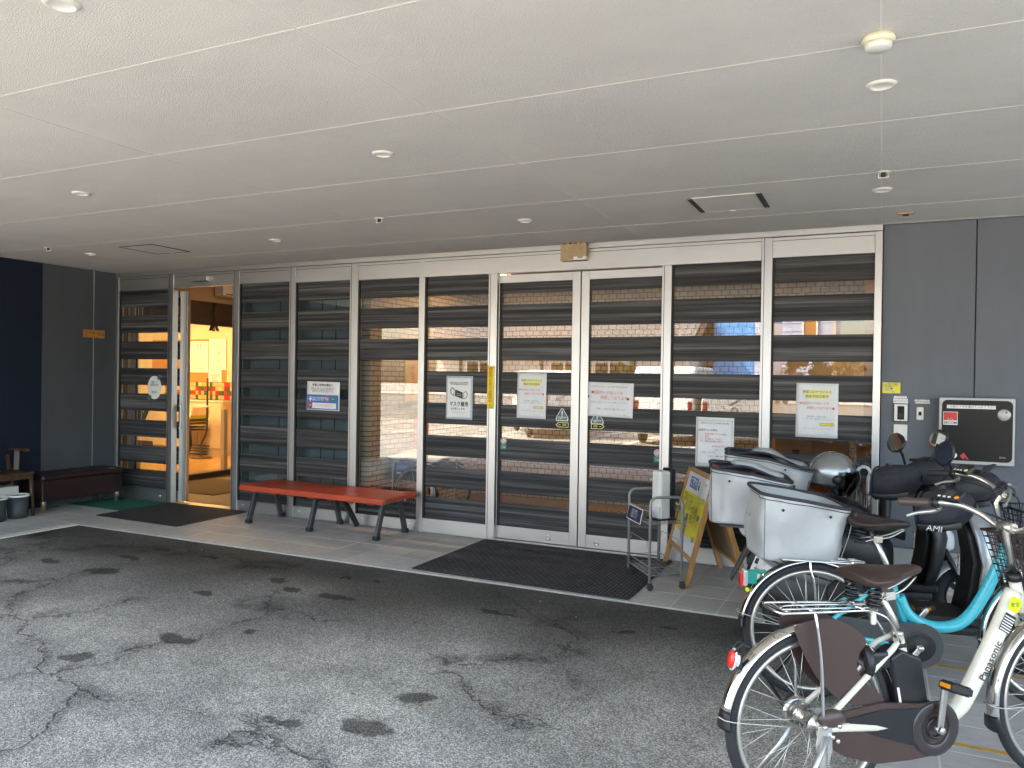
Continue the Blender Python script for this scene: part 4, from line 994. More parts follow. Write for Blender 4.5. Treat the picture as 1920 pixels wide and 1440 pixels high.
t = empty('tassel', 'dark straw tassel hanging from the inner beam', 'tassel', (-8.765, 1.86, 2.44))
f = MB(); f.tube([(0, .03, .10), (0, -.01, -.08), (0, -.03, -.19)], [.012, .016, .012], 8); f.tube([(0, -.03, .10), (0, .02, -.08), (0, .01, -.19)], [.012, .016, .012], 8); f.build('rope', 'beam_dark', t)
f = MB()
for k in range(26):
    a = random.uniform(0, 6.28); q = random.random() ** .5; f.tube([(.012 * q * math.cos(a), -.012 + .014 * q * math.sin(a), -.15), (.05 * q * math.cos(a), -.012 + .10 * q * math.sin(a), -.30 - random.uniform(0, .02))], .006, 4)
f.build('brush', 'beam_dark', t)
o = MB().box(-8.78, -8.60, 1.86, 2.6, 2.64, 2.80).build('air_conditioner', 'fitting', bevel=.015); tag(o, 'white air conditioner at the top right inside the open doorway', 'air conditioner')
MB().box(-8.60, -8.597, 1.9, 2.56, 2.655, 2.67).build('louvre', 'grey_plastic', o)
RZ = .085
struct('day_room_floor', box(-15.5, -8.92, -.6, 4.0, RZ - .05, RZ), 'wood_floor')
dr = struct('day_room_wall', box(-15.5, -8.92, 4.0, 4.1, 0, 3.0), 'wall_warm')
MB().box(-15.4, -9.0, 3.985, 4.0, RZ, RZ + .12).build('skirting', 'beam_dark', dr)
struct('day_room_wall', box(-15.6, -15.5, -.6, 4.1, 0, 3.0), 'wall_warm')
struct('day_room_wall', box(-15.5, -8.61, -.62, -.5, 0, 3.0), 'wall_warm')
struct('day_room_wall', box(-8.92, -8.80, -.5, .17, 0, 3.0), 'wall_warm')
struct('day_room_wall', box(-8.92, -8.90, 2.5, 4.0, 0, 3.0), 'wall_warm')
struct('day_room_ceiling', box(-15.5, -8.80, -.6, 4.1, 2.9, 3.0), 'ceil_warm')
MB().box(-8.92, -8.80, -.5, 4.0, 2.86, 3.0).build('bulkhead', 'ceil_warm', bpy.data.objects['day_room_ceiling'])
for i, (x, y) in enumerate(((-10.2, 2.6), (-11.6, 2.6), (-13.2, 2.6), (-10.2, .9), (-12.2, .9))):
    lab = ['lamp of the day room nearest the inner doorway', 'lamp of the day room in front of the cork board', 'lamp of the day room far to the left', 'lamp of the day room near the porch wall', 'lamp of the day room seen through the leftmost slats'][i]
    t = empty('ceiling_lamp', lab, 'lamp', (x, y, 2.898), 0, 'day room ceiling lamps')
    MB().box(-.31, .31, -.16, .16, -.03, 0).build('case', 'fitting', t); MB().box(-.29, .29, -.14, .14, -.036, -.03).build('diffuser', 'lamp', t)
t = empty('ceiling_lamp', 'small recessed lamp inside the open doorway', 'lamp', (-7.6, 1.7, 2.858)); MB().lathe([(.12, 0), (.12, -.01), (0, -.01)], n=20, cap=False).build('diffuser', 'lamp_b', t)
# board, calendar, sheets (day room back wall, y = 4)
def bw(x0, x1, z0, z1, m, d, name, parent=None, lab=None, cat=None):
    o = MB().box(x0, x1, 4.0 - d - .006, 4.0 - d, z0, z1).build(name, m, parent)
    if lab: tag(o, lab, cat)
    return o
bw(-12.6, -10.70, 1.30, 2.14, 'cork', .004, 'cork_board', None, 'orange cork board on the back wall of the day room', 'notice board')
o = bw(-11.60, -11.14, 1.53, 2.105, 'paper_mask', .012, 'calendar', None, 'paper calendar for month eleven pinned to the cork board', 'calendar')
text('11', .13, (-11.37, 3.978, 2.02), 'black_print', o)
for r in range(5):
    text(['1  2  3  4  5', '6  7  8  9 10 11', '13 14 15 16 17', '20 21 22 23 24', '27 28 29 30'][r], .055, (-11.37, 3.978, 1.87 - r * .068), 'grey_print', o)
o = bw(-11.12, -10.70, 1.58, 2.14, 'paper_mask', .012, 'timetable_sheet', None, 'large pale timetable sheet right of the calendar', 'timetable')
text('月 火 水 木 金\n10 入浴 体操\n12 昼食\n14 おやつ\n16 送迎', .05, (-10.91, 3.978, 1.88), 'grey_print', o, space=1.4)
o = bw(-11.12, -10.80, 1.28, 1.575, 'paper', .02, 'memo_sheet', None, 'small memo sheet under the timetable in the day room', 'notice'); text('今月の予定\n秋祭り\n運動会', .05, (-10.96, 3.970, 1.43), 'grey_print', o)
# patchwork screen and white cabinet
cols = [(.62, .42, .08), (.03, .13, .05), (.55, .03, .03), (.70, .42, .25), (.10, .02, .05), (.20, .05, .03), (.62, .55, .2), (.06, .16, .14)]
for i, c in enumerate(cols): M['sq%d' % i] = mat('patch_square_%d' % i, c, 0.6)
t = empty('patchwork_screen', 'low screen of bright patchwork squares in the day room', 'screen', (0, 0, 0))
pat = ["06130332203160","21523605563251","13202512152023","06131332233160"]
for r, row in enumerate(pat):
    for c, ch in enumerate(row + row[:10]):
        x0 = -11.72 + c * .068; z0 = 1.285 - r * .075
        MB().box(x0 + .003, x0 + .065, 3.545, 3.553, z0 + .003, z0 + .072).build('square', 'sq%d' % (int(ch) % 8), t)
MB().box(-11.73, -10.06, 3.554, 3.575, 1.05, 1.365).build('backing', 'beam_dark', t)
t = empty('white_cabinet', 'long white cupboard under the patchwork screen in the day room', 'cabinet', (-11.3, 3.76, RZ))
MB().box(-.75, .95, -.19, .22, 0, .93).build('carcass', 'wall_warm', t, bevel=.004); MB().box(-.77, .97, -.21, .22, .93, .955).build('worktop', 'fitting', t, bevel=.003)
for i in range(3): MB().box(-.74 + i * .56, -.19 + i * .56, -.206, -.19, .12, .90).build('door', 'wall_warm', t, bevel=.004)
# stacked chairs
def stack_chair(x, y, z, rz, label, shell):
    t = empty('stacking_chair', label, 'chair', (x, y, z), rz, 'stacked chairs in the day room')
    for s in (-1, 1):
        MB().tube(spline([(.20, s * .21, .44), (-.20, s * .21, .44), (-.24, s * .21, .40), (-.20, s * .22, .02), (-.17, s * .22, .012), (.22, s * .22, .012)], 5), .011, 7).build('side_frame', 'leg_grey', t)
        MB().tube([(.18, s * .20, .44), (.25, s * .19, .68)], .010, 7).build('back_post', 'fitting', t)
    MB().body([(-.22, .45, .20, .010), (0, .445, .22, .012), (.19, .45, .21, .012)], 16, 4).build('seat', shell, t)
    MB().box(.225, .25, -.20, .20, .55, .70).build('backrest', shell, t, bevel=.02)
for k in range(4): stack_chair(-10.86 + k * .022, 3.28, RZ + k * .05, 0, ['bottom chair of the stack in the day room', 'second chair up in the day room stack', 'third chair up in the day room stack, lime seat', 'top chair of the stack in the day room'][k], ['grey_plastic', 'grey_plastic', 'lime_chair', 'wall_warm'][k])
t = empty('drip_stand', 'bent grey pole on a round foot beside the stacked chairs', 'pole stand', (-10.33, 3.1, RZ))
MB().lathe([(.17, 0), (.16, .02), (.03, .03)], n=24).build('foot', 'beam_dark', t); MB().tube(spline([(0, 0, .02), (0, 0, .25), (.10, 0, .42), (.12, 0, .65), (.12, 0, 1.35)], 6), .017, 8).build('pole', 'grey_plastic', t)
MB().box(-.1, .16, -.05, .05, .86, .89).build('tray', 'fitting', t, bevel=.004)
t = empty('low_table', 'dark low table seen through the leftmost slats', 'table', (-10.4, 1.1, RZ))
MB().box(-.5, .5, -.35, .35, .58, .62).build('tabletop', 'dark_wood', t, bevel=.006)
for sx in (-1, 1):
    for sy in (-1, 1): MB().tube([(sx * .36, sy * .26, .58), (sx * .46, sy * .31, 0)], [.026, .018], 8).build('leg', 'dark_wood', t)
o = MB().box(-.12, .12, -.08, .08, 0, .14).build('tissue_box', 'fitting', bevel=.006); o.location = (-10.2, .95, RZ + .62); tag(o, 'pale box standing on the dark low table', 'box')
t = empty('potted_plant', 'leafy plant in the day room behind the oval sign', 'plant', (-9.7, 1.25, RZ))
MB().lathe([(.10, 0), (.14, .26), (.13, .28)], n=18).build('pot', 'plaster', t)
f = MB()
for k in range(16):
    a = k * 2.4; L = random.uniform(.35, .7); tip = Vector((L * .5 * math.cos(a), L * .5 * math.sin(a), .5 + L)); b_ = Vector((0, 0, .3)); sd = Vector((-math.sin(a), math.cos(a), 0)) * .05
    md = (b_ + tip) / 2 + Vector((0, 0, .08)); f.add([b_, md + sd, tip, md - sd], [(0, 1, 2, 3)])
f.build('leaves', 'leaf', t)

# ------------------------------------------------------------------ furniture on the pavement
# red bench
t = empty('folding_bench', 'long orange red folding bench on dark grey legs in front of the closed panes', 'bench', (-4.95, -.335, 0), -2.2)
P = rrect(-.915, .915, -.265, .265, .035)
MB().prism(P, .352, .388, 'xy').build('top', 'orange', t, bevel=.010, seg=3)
f = MB(); f.box(-.90, .90, -.268, -.255, .335, .372); f.box(-.90, .90, .255, .268, .335, .372); f.build('side_rail', 'orange', t, bevel=.008, seg=3)
for s in (-1, 1): MB().prism(rrect(s * .84 - .028, s * .84 + .028, .13, .25, .02), .388, .396, 'xy').build('grip', 'orange', t, bevel=.003)
f = MB()
for (x, y) in ((-.6, .1), (-.2, -.05), (.25, .0), (.7, .12)): f.lathe([(.016, .3875), (.014, .389), (0, .3895)], (x, y, 0), n=12)
f.build('screw_cap', 'orange', t)
for k in range(7):
    x = -.72 + k * .24; MB().ell((x, -.20, .345), (.055, .05, .034), 14, 8).build('hinge_lug', 'orange', t)
for (x, two) in ((-.80, 1), (0.0, 1), (.80, 1)):
    for s in (-1, 1):
        yy0, yy1 = s * .12, s * .225
        g_ = MB().bar((x, yy0, .345), (x, yy1, .012), .052, .034, (1, 0, 0)).build('leg', 'leg_grey', t, bevel=.005)
        MB().box(x - .03, x + .03, yy1 - .024, yy1 + .024, 0, .04).build('foot_cap', 'black_matt', g_, bevel=.005)
    MB().box(x - .02, x + .02, -.14, .14, .318, .345).build('cross_bar', 'steel', t, bevel=.003)
    f = MB(); f.lathe([(.017, -.012), (.017, .012)], (x - .03, -.15, .325), 'x', 14); f.lathe([(.015, -.01), (.015, .01)], (x + .05, .15, .33), 'x', 14); f.build('hinge', 'chrome', t)
g_ = MB().bar((.18, .03, .33), (.24, .20, .012), .05, .03, (1, 0, 0)).build('leg', 'black_matt', t, bevel=.005)
# maroon bench
t = empty('padded_bench', 'low dark maroon vinyl bench on metal feet along the left wall', 'bench', (-8.185, -.70, 0), 0)
MB().box(-.185, .20, -.50, .46, .12, .34).build('base', 'maroon', t, bevel=.012, seg=3); MB().box(-.19, .215, -.51, .47, .335, .405).build('seat', 'maroon', t, bevel=.03, seg=4)
f = MB(); f.box(.2005, .203, -.49, .45, .228, .232); f.build('seam', 'gasket', t)
MB().box(.185, .203, -.505, -.485, .13, .31).build('corner_trim', 'beam_dark', t, bevel=.004)
for (x, y) in ((.15, -.455), (.15, .42), (-.14, -.455), (-.14, .42)): MB().lathe([(.026, 0), (.026, .115), (.024, .122)], (x, y, 0), n=18).build('foot', 'bronze', t)
# wooden armchair, cut by the picture edge
t = empty('wooden_chair', 'dark wooden chair cut by the left edge of the picture', 'chair', (-8.12, -1.58, 0), 0)
MB().box(-.20, .17, -.26, .27, .435, .462).build('seat', 'dark_wood', t, bevel=.008)
MB().box(-.19, .16, -.25, .26, .39, .434).build('seat_frame', 'dark_wood', t, bevel=.004)
for (x, y) in ((.135, .25), (.135, -.24), (-.17, .25), (-.17, -.24)): MB().tube([(x, y, .435), (x + (.02 if x > 0 else -.02), y + .02 * (1 if y > 0 else -1), 0)], [.021, .015], 10).build('leg', 'dark_wood', t)
for s in (.25, -.24):
    MB().bar((-.10, s, .462), (-.135, s + .03, .67), .05, .03).build('arm_post', 'dark_wood', t, bevel=.004)
    MB().prism([(-.21, s - .02), (.08, s - .02), (.085, s + .025), (-.21, s + .04)], .668, .69, 'xy').build('armrest', 'dark_wood', t, bevel=.005)
MB().box(-.23, -.205, -.24, .02, .60, .86).build('backrest', 'dark_wood', t, bevel=.008)
for s in (-.22, .23): MB().bar((-.19, s, .44), (-.225, s, .62), .03, .03).build('back_post', 'dark_wood', t)
def bucket(x, y, label):
    t = empty('bucket', label, 'bucket', (x, y, 0), 0, 'buckets under the wooden chair')
    MB().lathe([(.085, 0), (.092, .05), (.102, .225)], n=28).build('body', 'bin', t)
    MB().torus((0, 0, .228), .102, .011, 'z', 32, 8).build('rim', 'fitting', t)
    MB().lathe([(.095, .222), (.0, .215)], n=24, cap=False).build('liner', 'black', t)
bucket(-7.985, -1.46, 'charcoal bucket with a white rim beside the chair leg'); bucket(-7.96, -1.70, 'charcoal bucket with a white rim cut by the left picture edge')
o = MB().box(-8.34, -8.18, -1.72, -1.32, .0, .30).build('storage_tub', 'fitting', bevel=.015); tag(o, 'pale plastic tub under the wooden chair by the navy wall', 'tub')
# sandwich board
fa = [Vector((-1.60, -.13, 0)), Vector((-1.27, -.81, 0))]; ra = [Vector((-1.150, -.11, 0)), Vector((-1.150 + .33 * .97, -.11 - .68 * .97, 0))]
ap = [Vector((-1.395, -.128, .80)), Vector((-1.395 + .33 * .95, -.128 - .68 * .95, .80))]
t = empty('notice_board', 'wooden A frame notice board with a yellow sheet on its white face', 'sandwich board', (-1.24, -.46, 0))
off = -Vector((-1.24, -.46, 0))
def A(v): return v + off
e1 = (fa[1] - fa[0]).normalized()
def face(t, feet, top, fm, side):
    w_ = (top[0] - feet[0]).normalized(); nrm = e1.cross(w_).normalized()
    for i in (0, 1): MB().bar(A(feet[i]), A(top[i]), .028, .036, nrm).build('leg', 'wood_board', t, bevel=.003)
    def pt(u, v): return feet[0].lerp(feet[1], u).lerp(top[0].lerp(top[1], u), v)
    MB().bar(A(pt(.03, .985)), A(pt(.97, .985)), .028, .034, nrm).build('rail', 'wood_board', t, bevel=.003)
    MB().bar(A(pt(.03, .23)), A(pt(.97, .23)), .028, .030, nrm).build('rail', 'wood_board', t, bevel=.003)
    q = [pt(.03, .25), pt(.97, .25), pt(.97, .965), pt(.03, .965)]
    mb = MB(); mb.add([A(p) - nrm * .004 for p in q] + [A(p) + nrm * .004 for p in q], [(0, 1, 2, 3), (7, 6, 5, 4), (0, 4, 5, 1), (1, 5, 6, 2), (2, 6, 7, 3), (3, 7, 4, 0)])
    return mb.build('board_face', fm, t), pt, nrm
bf, pt, nrm = face(t, fa, ap, 'whiteboard', 1)
bf2, pt2, nrm2 = face(t, ra, ap, 'ply', -1)
if nrm.y > 0: nrm = -nrm
w_ = (ap[0] - fa[0]).normalized(); w_ = (w_ - e1 * w_.dot(e1)).normalized(); nrm = e1.cross(w_)
fm_ = Matrix(((e1.x, w_.x, nrm.x, 0), (e1.y, w_.y, nrm.y, 0), (e1.z, w_.z, nrm.z, 0), (0, 0, 0, 1)))
def on_board(u, v, d=.0055):
    p = A(pt(u, v)) + nrm * d; mm = fm_.copy(); mm.translation = p; return mm
def bprint(x0, x1, z0, z1, m, u, v, d=.0055, name='print', par=None):
    o = MB().box(x0, x1, z0, z1, 0, .0008).build(name, m, par or t); o.matrix_local = on_board(u, v, d); return o
def btext(s, size, u, v, m, d=.0066, par=None, **k):
    o = text(s, size, (0, 0, 0), m, par or t, **k); o.matrix_local = on_board(u, v, d) @ Matrix.Diagonal((k.get('sx', 1), 1, 1, 1)); return o
bprint(-.115, .115, -.045, .045, 'blue_print', .33, .875); btext('ご案内', .070, .33, .875, 'white_print', bold=.001)
bprint(-.03, .03, -.05, .05, 'white_print', .56, .875); q = MB().prism([(.012 * math.cos(2 * math.pi * k / 16), .012 * math.sin(2 * math.pi * k / 16) + .018) for k in range(16)], 0, .001, 'xy').build('print', 'pink_print', t); q.matrix_local = on_board(.56, .875, .0066)
bprint(-.016, .016, -.04, .004, 'card_navy', .56, .875, .0066)
ys_ = bprint(-.335, .335, -.160, .160, 'yellow_card', .50, .585, .0058, 'yellow_sheet')
btext('ご用の方は', .078, .26, .715, 'black_print', bold=.0008, sx=.8); btext('インターホンを', .078, .47, .635, 'black_print', bold=.0008, sx=.72); btext('押して下さい', .070, .70, .545, 'black_print', bold=.0008, sx=.7)
bprint(-.045, .045, -.11, .07, 'locker_frame', .40, .495, .0068); bprint(-.045, .045, -.11, -.02, 'grey_print', .40, .495, .0074)
q = MB().prism([(.026 * math.cos(2 * math.pi * k / 18), .028 * math.sin(2 * math.pi * k / 18)) for k in range(18)], 0, .001, 'xy').build('print', 'black', t); q.matrix_local = on_board(.40, .545, .0076)
for (u, v, m) in ((.08, .60, 'pewter'), (.86, .76, 'pewter'), (.84, .60, 'blue_print'), (.84, .40, 'pewter')):
    q = MB().lathe([(.022, 0), (.021, .007), (.015, .009), (0, .009)], n=18).build('magnet', m, t); q.matrix_local = on_board(u, v, .0064)
# wire trolley
Aq, Bq, Cq, Dq = Vector((-1.744, -.686, 0)), Vector((-1.477, -1.056, 0)), Vector((-1.287, -.888, 0)), Vector((-1.554, -.518, 0))
t = empty('wire_trolley', 'grey wire trolley on four black casters beside the notice board', 'trolley', (-1.515, -.787, 0)); ob = -Vector((-1.515, -.787, 0))
Z = Vector((0, 0, 1))
def loop(a, b, zt):
    r = .05; d = (b - a).normalized(); pts = [a + Z * .05, a + Z * (zt - r)]
    for k in range(1, 6):
        an = R(90 * k / 5); pts.append(a + d * (r - r * math.cos(an)) + Z * (zt - r + r * math.sin(an)))
    for k in range(0, 6):
        an = R(90 - 90 * k / 5); pts.append(b - d * (r - r * math.cos(an)) + Z * (zt - r + r * math.sin(an)))
    pts.append(b + Z * .05); return [p + ob for p in pts]
MB().tube(loop(Aq, Dq, .665), .010, 10).build('side_frame', 'wire_grey', t); MB().tube(loop(Bq, Cq, .665), .010, 10).build('side_frame', 'wire_grey', t)
for zz, nm in ((.475, 'upper_shelf'), (.105, 'lower_shelf')):
    f = MB(); c = [p + Z * zz + ob for p in (Aq, Bq, Cq, Dq)]
    f.tube(c, .004, 6, closed=True)
    if nm == 'lower_shelf': f.tube([p + Z * .06 for p in c], .004, 6, closed=True)
    for k in range(1, 12):
        u = k / 12; f.tube([c[0].lerp(c[1], u) - Z * .006, c[3].lerp(c[2], u) - Z * .006], .0022, 5)
    for k in range(1, 5):
        u = k / 5; f.tube([c[0].lerp(c[3], u), c[1].lerp(c[2], u)], .0022, 5)
    f.build(nm, 'wire_grey', t)
for zz in (.56, .30):
    for (p, q) in ((Aq, Bq), (Dq, Cq)):
        a, b = p + Z * zz + ob, q + Z * zz + ob; f = MB()
        if zz < .5: f.tube([a, a.lerp(b, .12), a.lerp(b, .12) + Z * .04, a.lerp(b, .88) + Z * .04, a.lerp(b, .88), b], .0026, 5)
        else: f.tube([a, b], .0028, 5)
        f.build('guard_wire', 'wire_grey', t)
for p in (Aq, Bq, Cq, Dq):
    c = MB().lathe([(.022, -.011), (.024, 0), (.022, .011)], tuple(p + ob + Vector((.008, 0, .024))), 'y', 18).build('caster', 'black', t)
    MB().box(p.x + ob.x - .012, p.x + ob.x + .018, p.y + ob.y - .016, p.y + ob.y + .016, .036, .056).build('fork', 'black', c, bevel=.004)
q = MB().box(-.15, .15, -.003, 0, -.055, .055).build('sign_card', 'white_print', t); d_ = (Bq - Aq); q.location = Aq.lerp(Bq, .42) + ob + Vector((-.018, -.012, .505)); q.rotation_euler = (R(-12), 0, math.atan2(d_.y, d_.x))
MB().box(-.143, .143, -.0042, -.003, -.049, .049).build('print', 'card_navy', q); text('手指の消毒に\nご協力ください\nお願いします', .022, (0, -.0052, 0), 'white_print', q)
# sanitiser dispenser on the trolley
t = empty('hand_sanitiser_dispenser', 'tall white hand sanitiser dispenser standing on the wire trolley', 'dispenser', (-1.455, -.800, .478), -38)
MB().box(-.055, .055, -.065, .035, 0, .36).build('case', 'fitting', t, bevel=.022, seg=4); MB().box(-.06, .06, .036, .075, .02, .375).build('back_plate', 'black', t, bevel=.012)
MB().tube([(-.05, .0, .315), (-.085, -.01, .30), (-.12, -.02, .275)], .006, 8).build('lever', 'fitting', t); MB().box(-.05, .05, -.067, -.065, .03, .10).build('label_strip', 'paper', t); MB().box(.0555, .0565, -.05, .02, .012, .08).build('label_strip', 'paper', t)
MB().box(-.07, .07, -.09, .07, -.002, .012).build('drip_tray', 'black', t, bevel=.004)
o = MB().box(-.05, .05, -.03, .03, 0, .12).build('tissue_pack', 'clear', bevel=.008); o.location = (-1.34, -.80, .478); o.rotation_euler = (0, 0, R(-45)); tag(o, 'small clear pack beside the dispenser on the trolley', 'pack')
# umbrella stand and umbrellas
t = empty('umbrella_stand', 'low dark umbrella stand by the wall behind the scooters', 'umbrella stand', (-.16, -.33, 0))
f = MB(); 
for zz in (.02, .28, .46): f.tube([(-.22, -.12, zz), (.22, -.12, zz), (.22, .12, zz), (-.22, .12, zz)], .008, 6, closed=True)
for (x, y) in ((-.22, -.12), (.22, -.12), (.22, .12), (-.22, .12)): f.tube([(x, y, 0), (x, y, .46)], .009, 6)
f.build('rack', 'black_matt', t); MB().box(-.23, .23, -.13, .13, 0, .02).build('tray', 'black_matt', t, bevel=.004)
def umbrella(x, y, lean, zt, rz, hm, cm, label):
    t = empty('umbrella', label, 'umbrella', (x, y, .022), rz, 'umbrellas in the stand')
    t.rotation_euler = (0, R(lean), R(rz)); f = MB()
    f.tube([(0, 0, 0), (0, 0, zt - .14)], .005, 6); f.build('shaft', 'steel', t)
    h = [(0, 0, zt - .16), (0, 0, zt - .05)] + [(.042 - .042 * math.cos(R(a)), 0, zt - .05 + .045 * math.sin(R(a))) for a in range(20, 181, 20)] + [(.084, 0, zt - .085)]
    MB().tube(h, .0115, 10).build('handle', hm, t)
    rg = []
    for (z, r) in ((.06, .008), (.2, .020), (.45, .028), (.6, .032), (.68, .026), (.72, .014)):
        rg.append([(r * (1 + .25 * (k % 2)) * math.cos(2 * math.pi * k / 16), r * (1 + .25 * (k % 2)) * math.sin(2 * math.pi * k / 16), z) for k in range(16)])
    MB().loft(rg).build('canopy', cm, t)
umbrella(-.33, -.30, 3, .90, 20, 'black', 'seat_black', 'black umbrella with a black crook nearest the helmet')
umbrella(-.25, -.38, -4, .86, 10, 'black', 'navy_cloth', 'umbrella with a thin wide black crook')
umbrella(-.255, -.31, 2, .85, 60, 'white_handle', 'clear', 'umbrella with a white crook half behind the black ones')
umbrella(-.165, -.37, 1, .89, 5, 'white_handle', 'clear', 'clear umbrella with the tallest white crook')
umbrella(-.115, -.39, 3, .86, -25, 'white_handle', 'clear', 'clear umbrella with a white crook leaning right')
umbrella(-.12, -.25, -2, .90, 30, 'black', 'seat_black', 'black umbrella with a fat crook beside the brown stick')
umbrella(.03, -.27, 3, .90, 80, 'black', 'seat_black', 'black umbrella at the right end of the stand')
t = empty('walking_stick', 'rough brown stick with a knobbly frayed head among the umbrellas', 'stick', (-.20, -.31, .022)); t.rotation_euler = (0, R(1.5), 0)
f = MB(); f.tube(spline([(0, 0, 0), (.006, 0, .4), (-.004, .004, .75), (.002, 0, .93), (-.004, 0, .97)], 4), .016, 10); f.build('shaft', 'stick', t)
f = MB()
for k in range(60):
    a = random.uniform(0, 6.28); zz = random.uniform(.92, 1.04); q_ = random.uniform(.4, 1.0); f.tube([(-.008 + .012 * math.cos(a), .012 * math.sin(a), zz), (-.012 + .034 * q_ * math.cos(a), .034 * q_ * math.sin(a), zz + random.uniform(-.02, .035))], [.010, .004], 5)
f.build('head', 'stick', t)

# ------------------------------------------------------------------ bicycles
WR = .322
spoke_me = None
def wheel(t, x, name, hubr=.022, n=32):
    w = MB().torus((0, 0, 0), WR - .018, .0185, 'y', 64, 12).build(name, 'rubber', t); w.location = (x, 0, WR)
    rm = MB(); R0, R1 = WR - .052, WR - .030
    rm.lathe([(R0, -.006), (R0 + .004, -.013), (R1, -.0135), (R1 - .003, -.0105), (R0 + .008, 0), (R1 - .003, .0105), (R1, .0135), (R0 + .004, .013), (R0, .006), (R0, -.006)], (0, 0, 0), 'y', 72, cap=False)
    rm.build('rim', 'rim', w)
    MB().lathe([(.008, -.070), (.008, -.046), (hubr + .014, -.046), (hubr + .014, -.040), (hubr, -.036), (hubr, .036), (hubr + .014, .040), (hubr + .014, .046), (.008, .046), (.008, .070)], (0, 0, 0), 'y', 24).build('hub', 'steel', w)
    global spoke_me
    if spoke_me is None:
        spoke_me = []
        for s in (-1, 1):
            for q in (-1, 1):
                a = R(38) * q; m_ = MB().tube([(.036 * math.sin(a) * -1, s * .040, .036 * math.cos(a) * .2), (0, s * .004, WR - .05)], .0013, 5).mesh('spoke'); spoke_me.append(m_)
    ph = random.uniform(0, .2)
    for k in range(n):
        share('spoke', spoke_me[k % 4], 'steel', w, (0, 0, 0), (0, ph + 2 * math.pi * k / n, 0))
    return w
def fender(t, x, a0, a1, m, flap=True, r=None, name='fender'):
    r = r or WR + .022; rings = []
    for i in range(41):
        a = R(a0 + (a1 - a0) * i / 40); ca, sa = math.cos(a), math.sin(a); rg = []
        for j in range(9):
            b = -1 + 2 * j / 8; w_ = .031 * b; dr = -.014 * b * b
            rg.append((x + (r + dr) * ca, w_, WR + (r + dr) * sa))
        rings.append(rg)
    mb = MB(); vs = [p for g_ in rings for p in g_]; mb.add(vs, [(i * 9 + j, i * 9 + j + 1, (i + 1) * 9 + j + 1, (i + 1) * 9 + j) for i in range(40) for j in range(8)], True)
    o = mb.build(name, m, t); s = o.modifiers.new('t', 'SOLIDIFY'); s.thickness = .0015
    return o
def flap(t, x, a, da, r=None):
    r = r or WR + .0235; rings = []
    for i in range(7):
        q = R(a + da * i / 6); ca, sa = math.cos(q), math.sin(q)
        rings.append([(x + (r - .014 * b * b) * ca, .034 * b * (1 + .05 * i), WR + (r - .014 * b * b) * sa) for b in (-1, -.6, -.2, .2, .6, 1)])
    mb = MB(); vs = [p for g_ in rings for p in g_]; mb.add(vs, [(i * 6 + j, i * 6 + j + 1, (i + 1) * 6 + j + 1, (i + 1) * 6 + j) for i in range(6) for j in range(5)], True)
    o = mb.build('mud_flap', 'black', t); s = o.modifiers.new('t', 'SOLIDIFY'); s.thickness = .003
def stays(t, x, ex, ez, name='fender_stay'):
    f = MB()
    for s in (-1, 1): f.tube([(x, s * .072, WR), (ex + .08 * (x - ex), s * .045, ez + .08 * (WR - ez)), (ex, s * .030, ez)], .0022, 6)
    f.tube([(ex, -.030, ez), (ex - .012, 0, ez + .004), (ex, .030, ez)], .0022, 6); f.build(name, 'steel', t)
def saddle(t, x, z, m, tilt=-3):
    # plan width and drop along the length; rear is at -x
    secs = [(-.135, .060, .012, .010), (-.125, .098, .030, .0), (-.09, .116, .042, .004), (-.04, .110, .044, .002), (.01, .078, .040, -.004), (.06, .045, .034, -.006), (.11, .032, .029, -.004), (.145, .024, .022, -.006), (.158, .010, .010, -.008)]
    rings = []
    for (sx, hw, hh, dz) in secs:
        rg = []
        for k in range(22):
            a = 2 * math.pi * k / 22; c, q = math.cos(a), math.sin(a); yy = hw * math.copysign(abs(c) ** .75, c)
            zz = (hh * .42 * q if q > 0 else hh * 1.0 * q) - .10 * (yy * yy) / .116 * 1.0 + dz
            rg.append((sx, yy, zz))
        rings.append(rg)
    o = MB().loft(rings).build('saddle', m, t, subd=1); o.location = (x, 0, z); o.rotation_euler = (0, R(tilt), 0)
    for s in (-1, 1):
        pts = []
        for k in range(49):
            a = 2 * math.pi * k / 12; pts.append((-.085 + .019 * math.cos(a), s * .062 + .019 * math.sin(a), -.035 - .062 * k / 48))
        f = MB(); f.tube(pts, .0058, 6); f.lathe([(.027, 0), (.027, .006)], (-.085, s * .062, -.102), n=16)
        f.build('spring', 'black', o)
    f = MB()
    for s in (-1, 1): f.tube(spline([(.13, s * .010, -.035), (.06, s * .024, -.072), (-.02, s * .030, -.088), (-.085, s * .062, -.100)], 5), .0045, 6)
    f.box(-.015, .025, -.030, .030, -.10, -.072); f.build('rails', 'steel', o)
    return o
def pedal(par, x, y, z, ang, s):
    o = MB().box(-.045, .045, -.032, .032, -.013, .013).build('pedal', 'black_matt', par, bevel=.005); o.location = (x, y + s * .052, z); o.rotation_euler = (R(6) * s, R(ang), 0)
    for e in (-1, 1): MB().box(e * .0455 - .001, e * .0455 + .001, -.022, .022, -.007, .007).build('reflector', 'orange_lens', o)
    MB().box(-.020, .024, -s * .0325 - .0008, -s * .0325 + .0008, -.006, .006).build('reflector', 'orange_lens', o)
    f = MB()
    for k in (-.028, 0, .028): f.box(k - .004, k + .004, -.030, .030, .013, .017); f.box(k - .004, k + .004, -.030, .030, -.017, -.013)
    f.build('grip_bars', 'black', o)
    return o
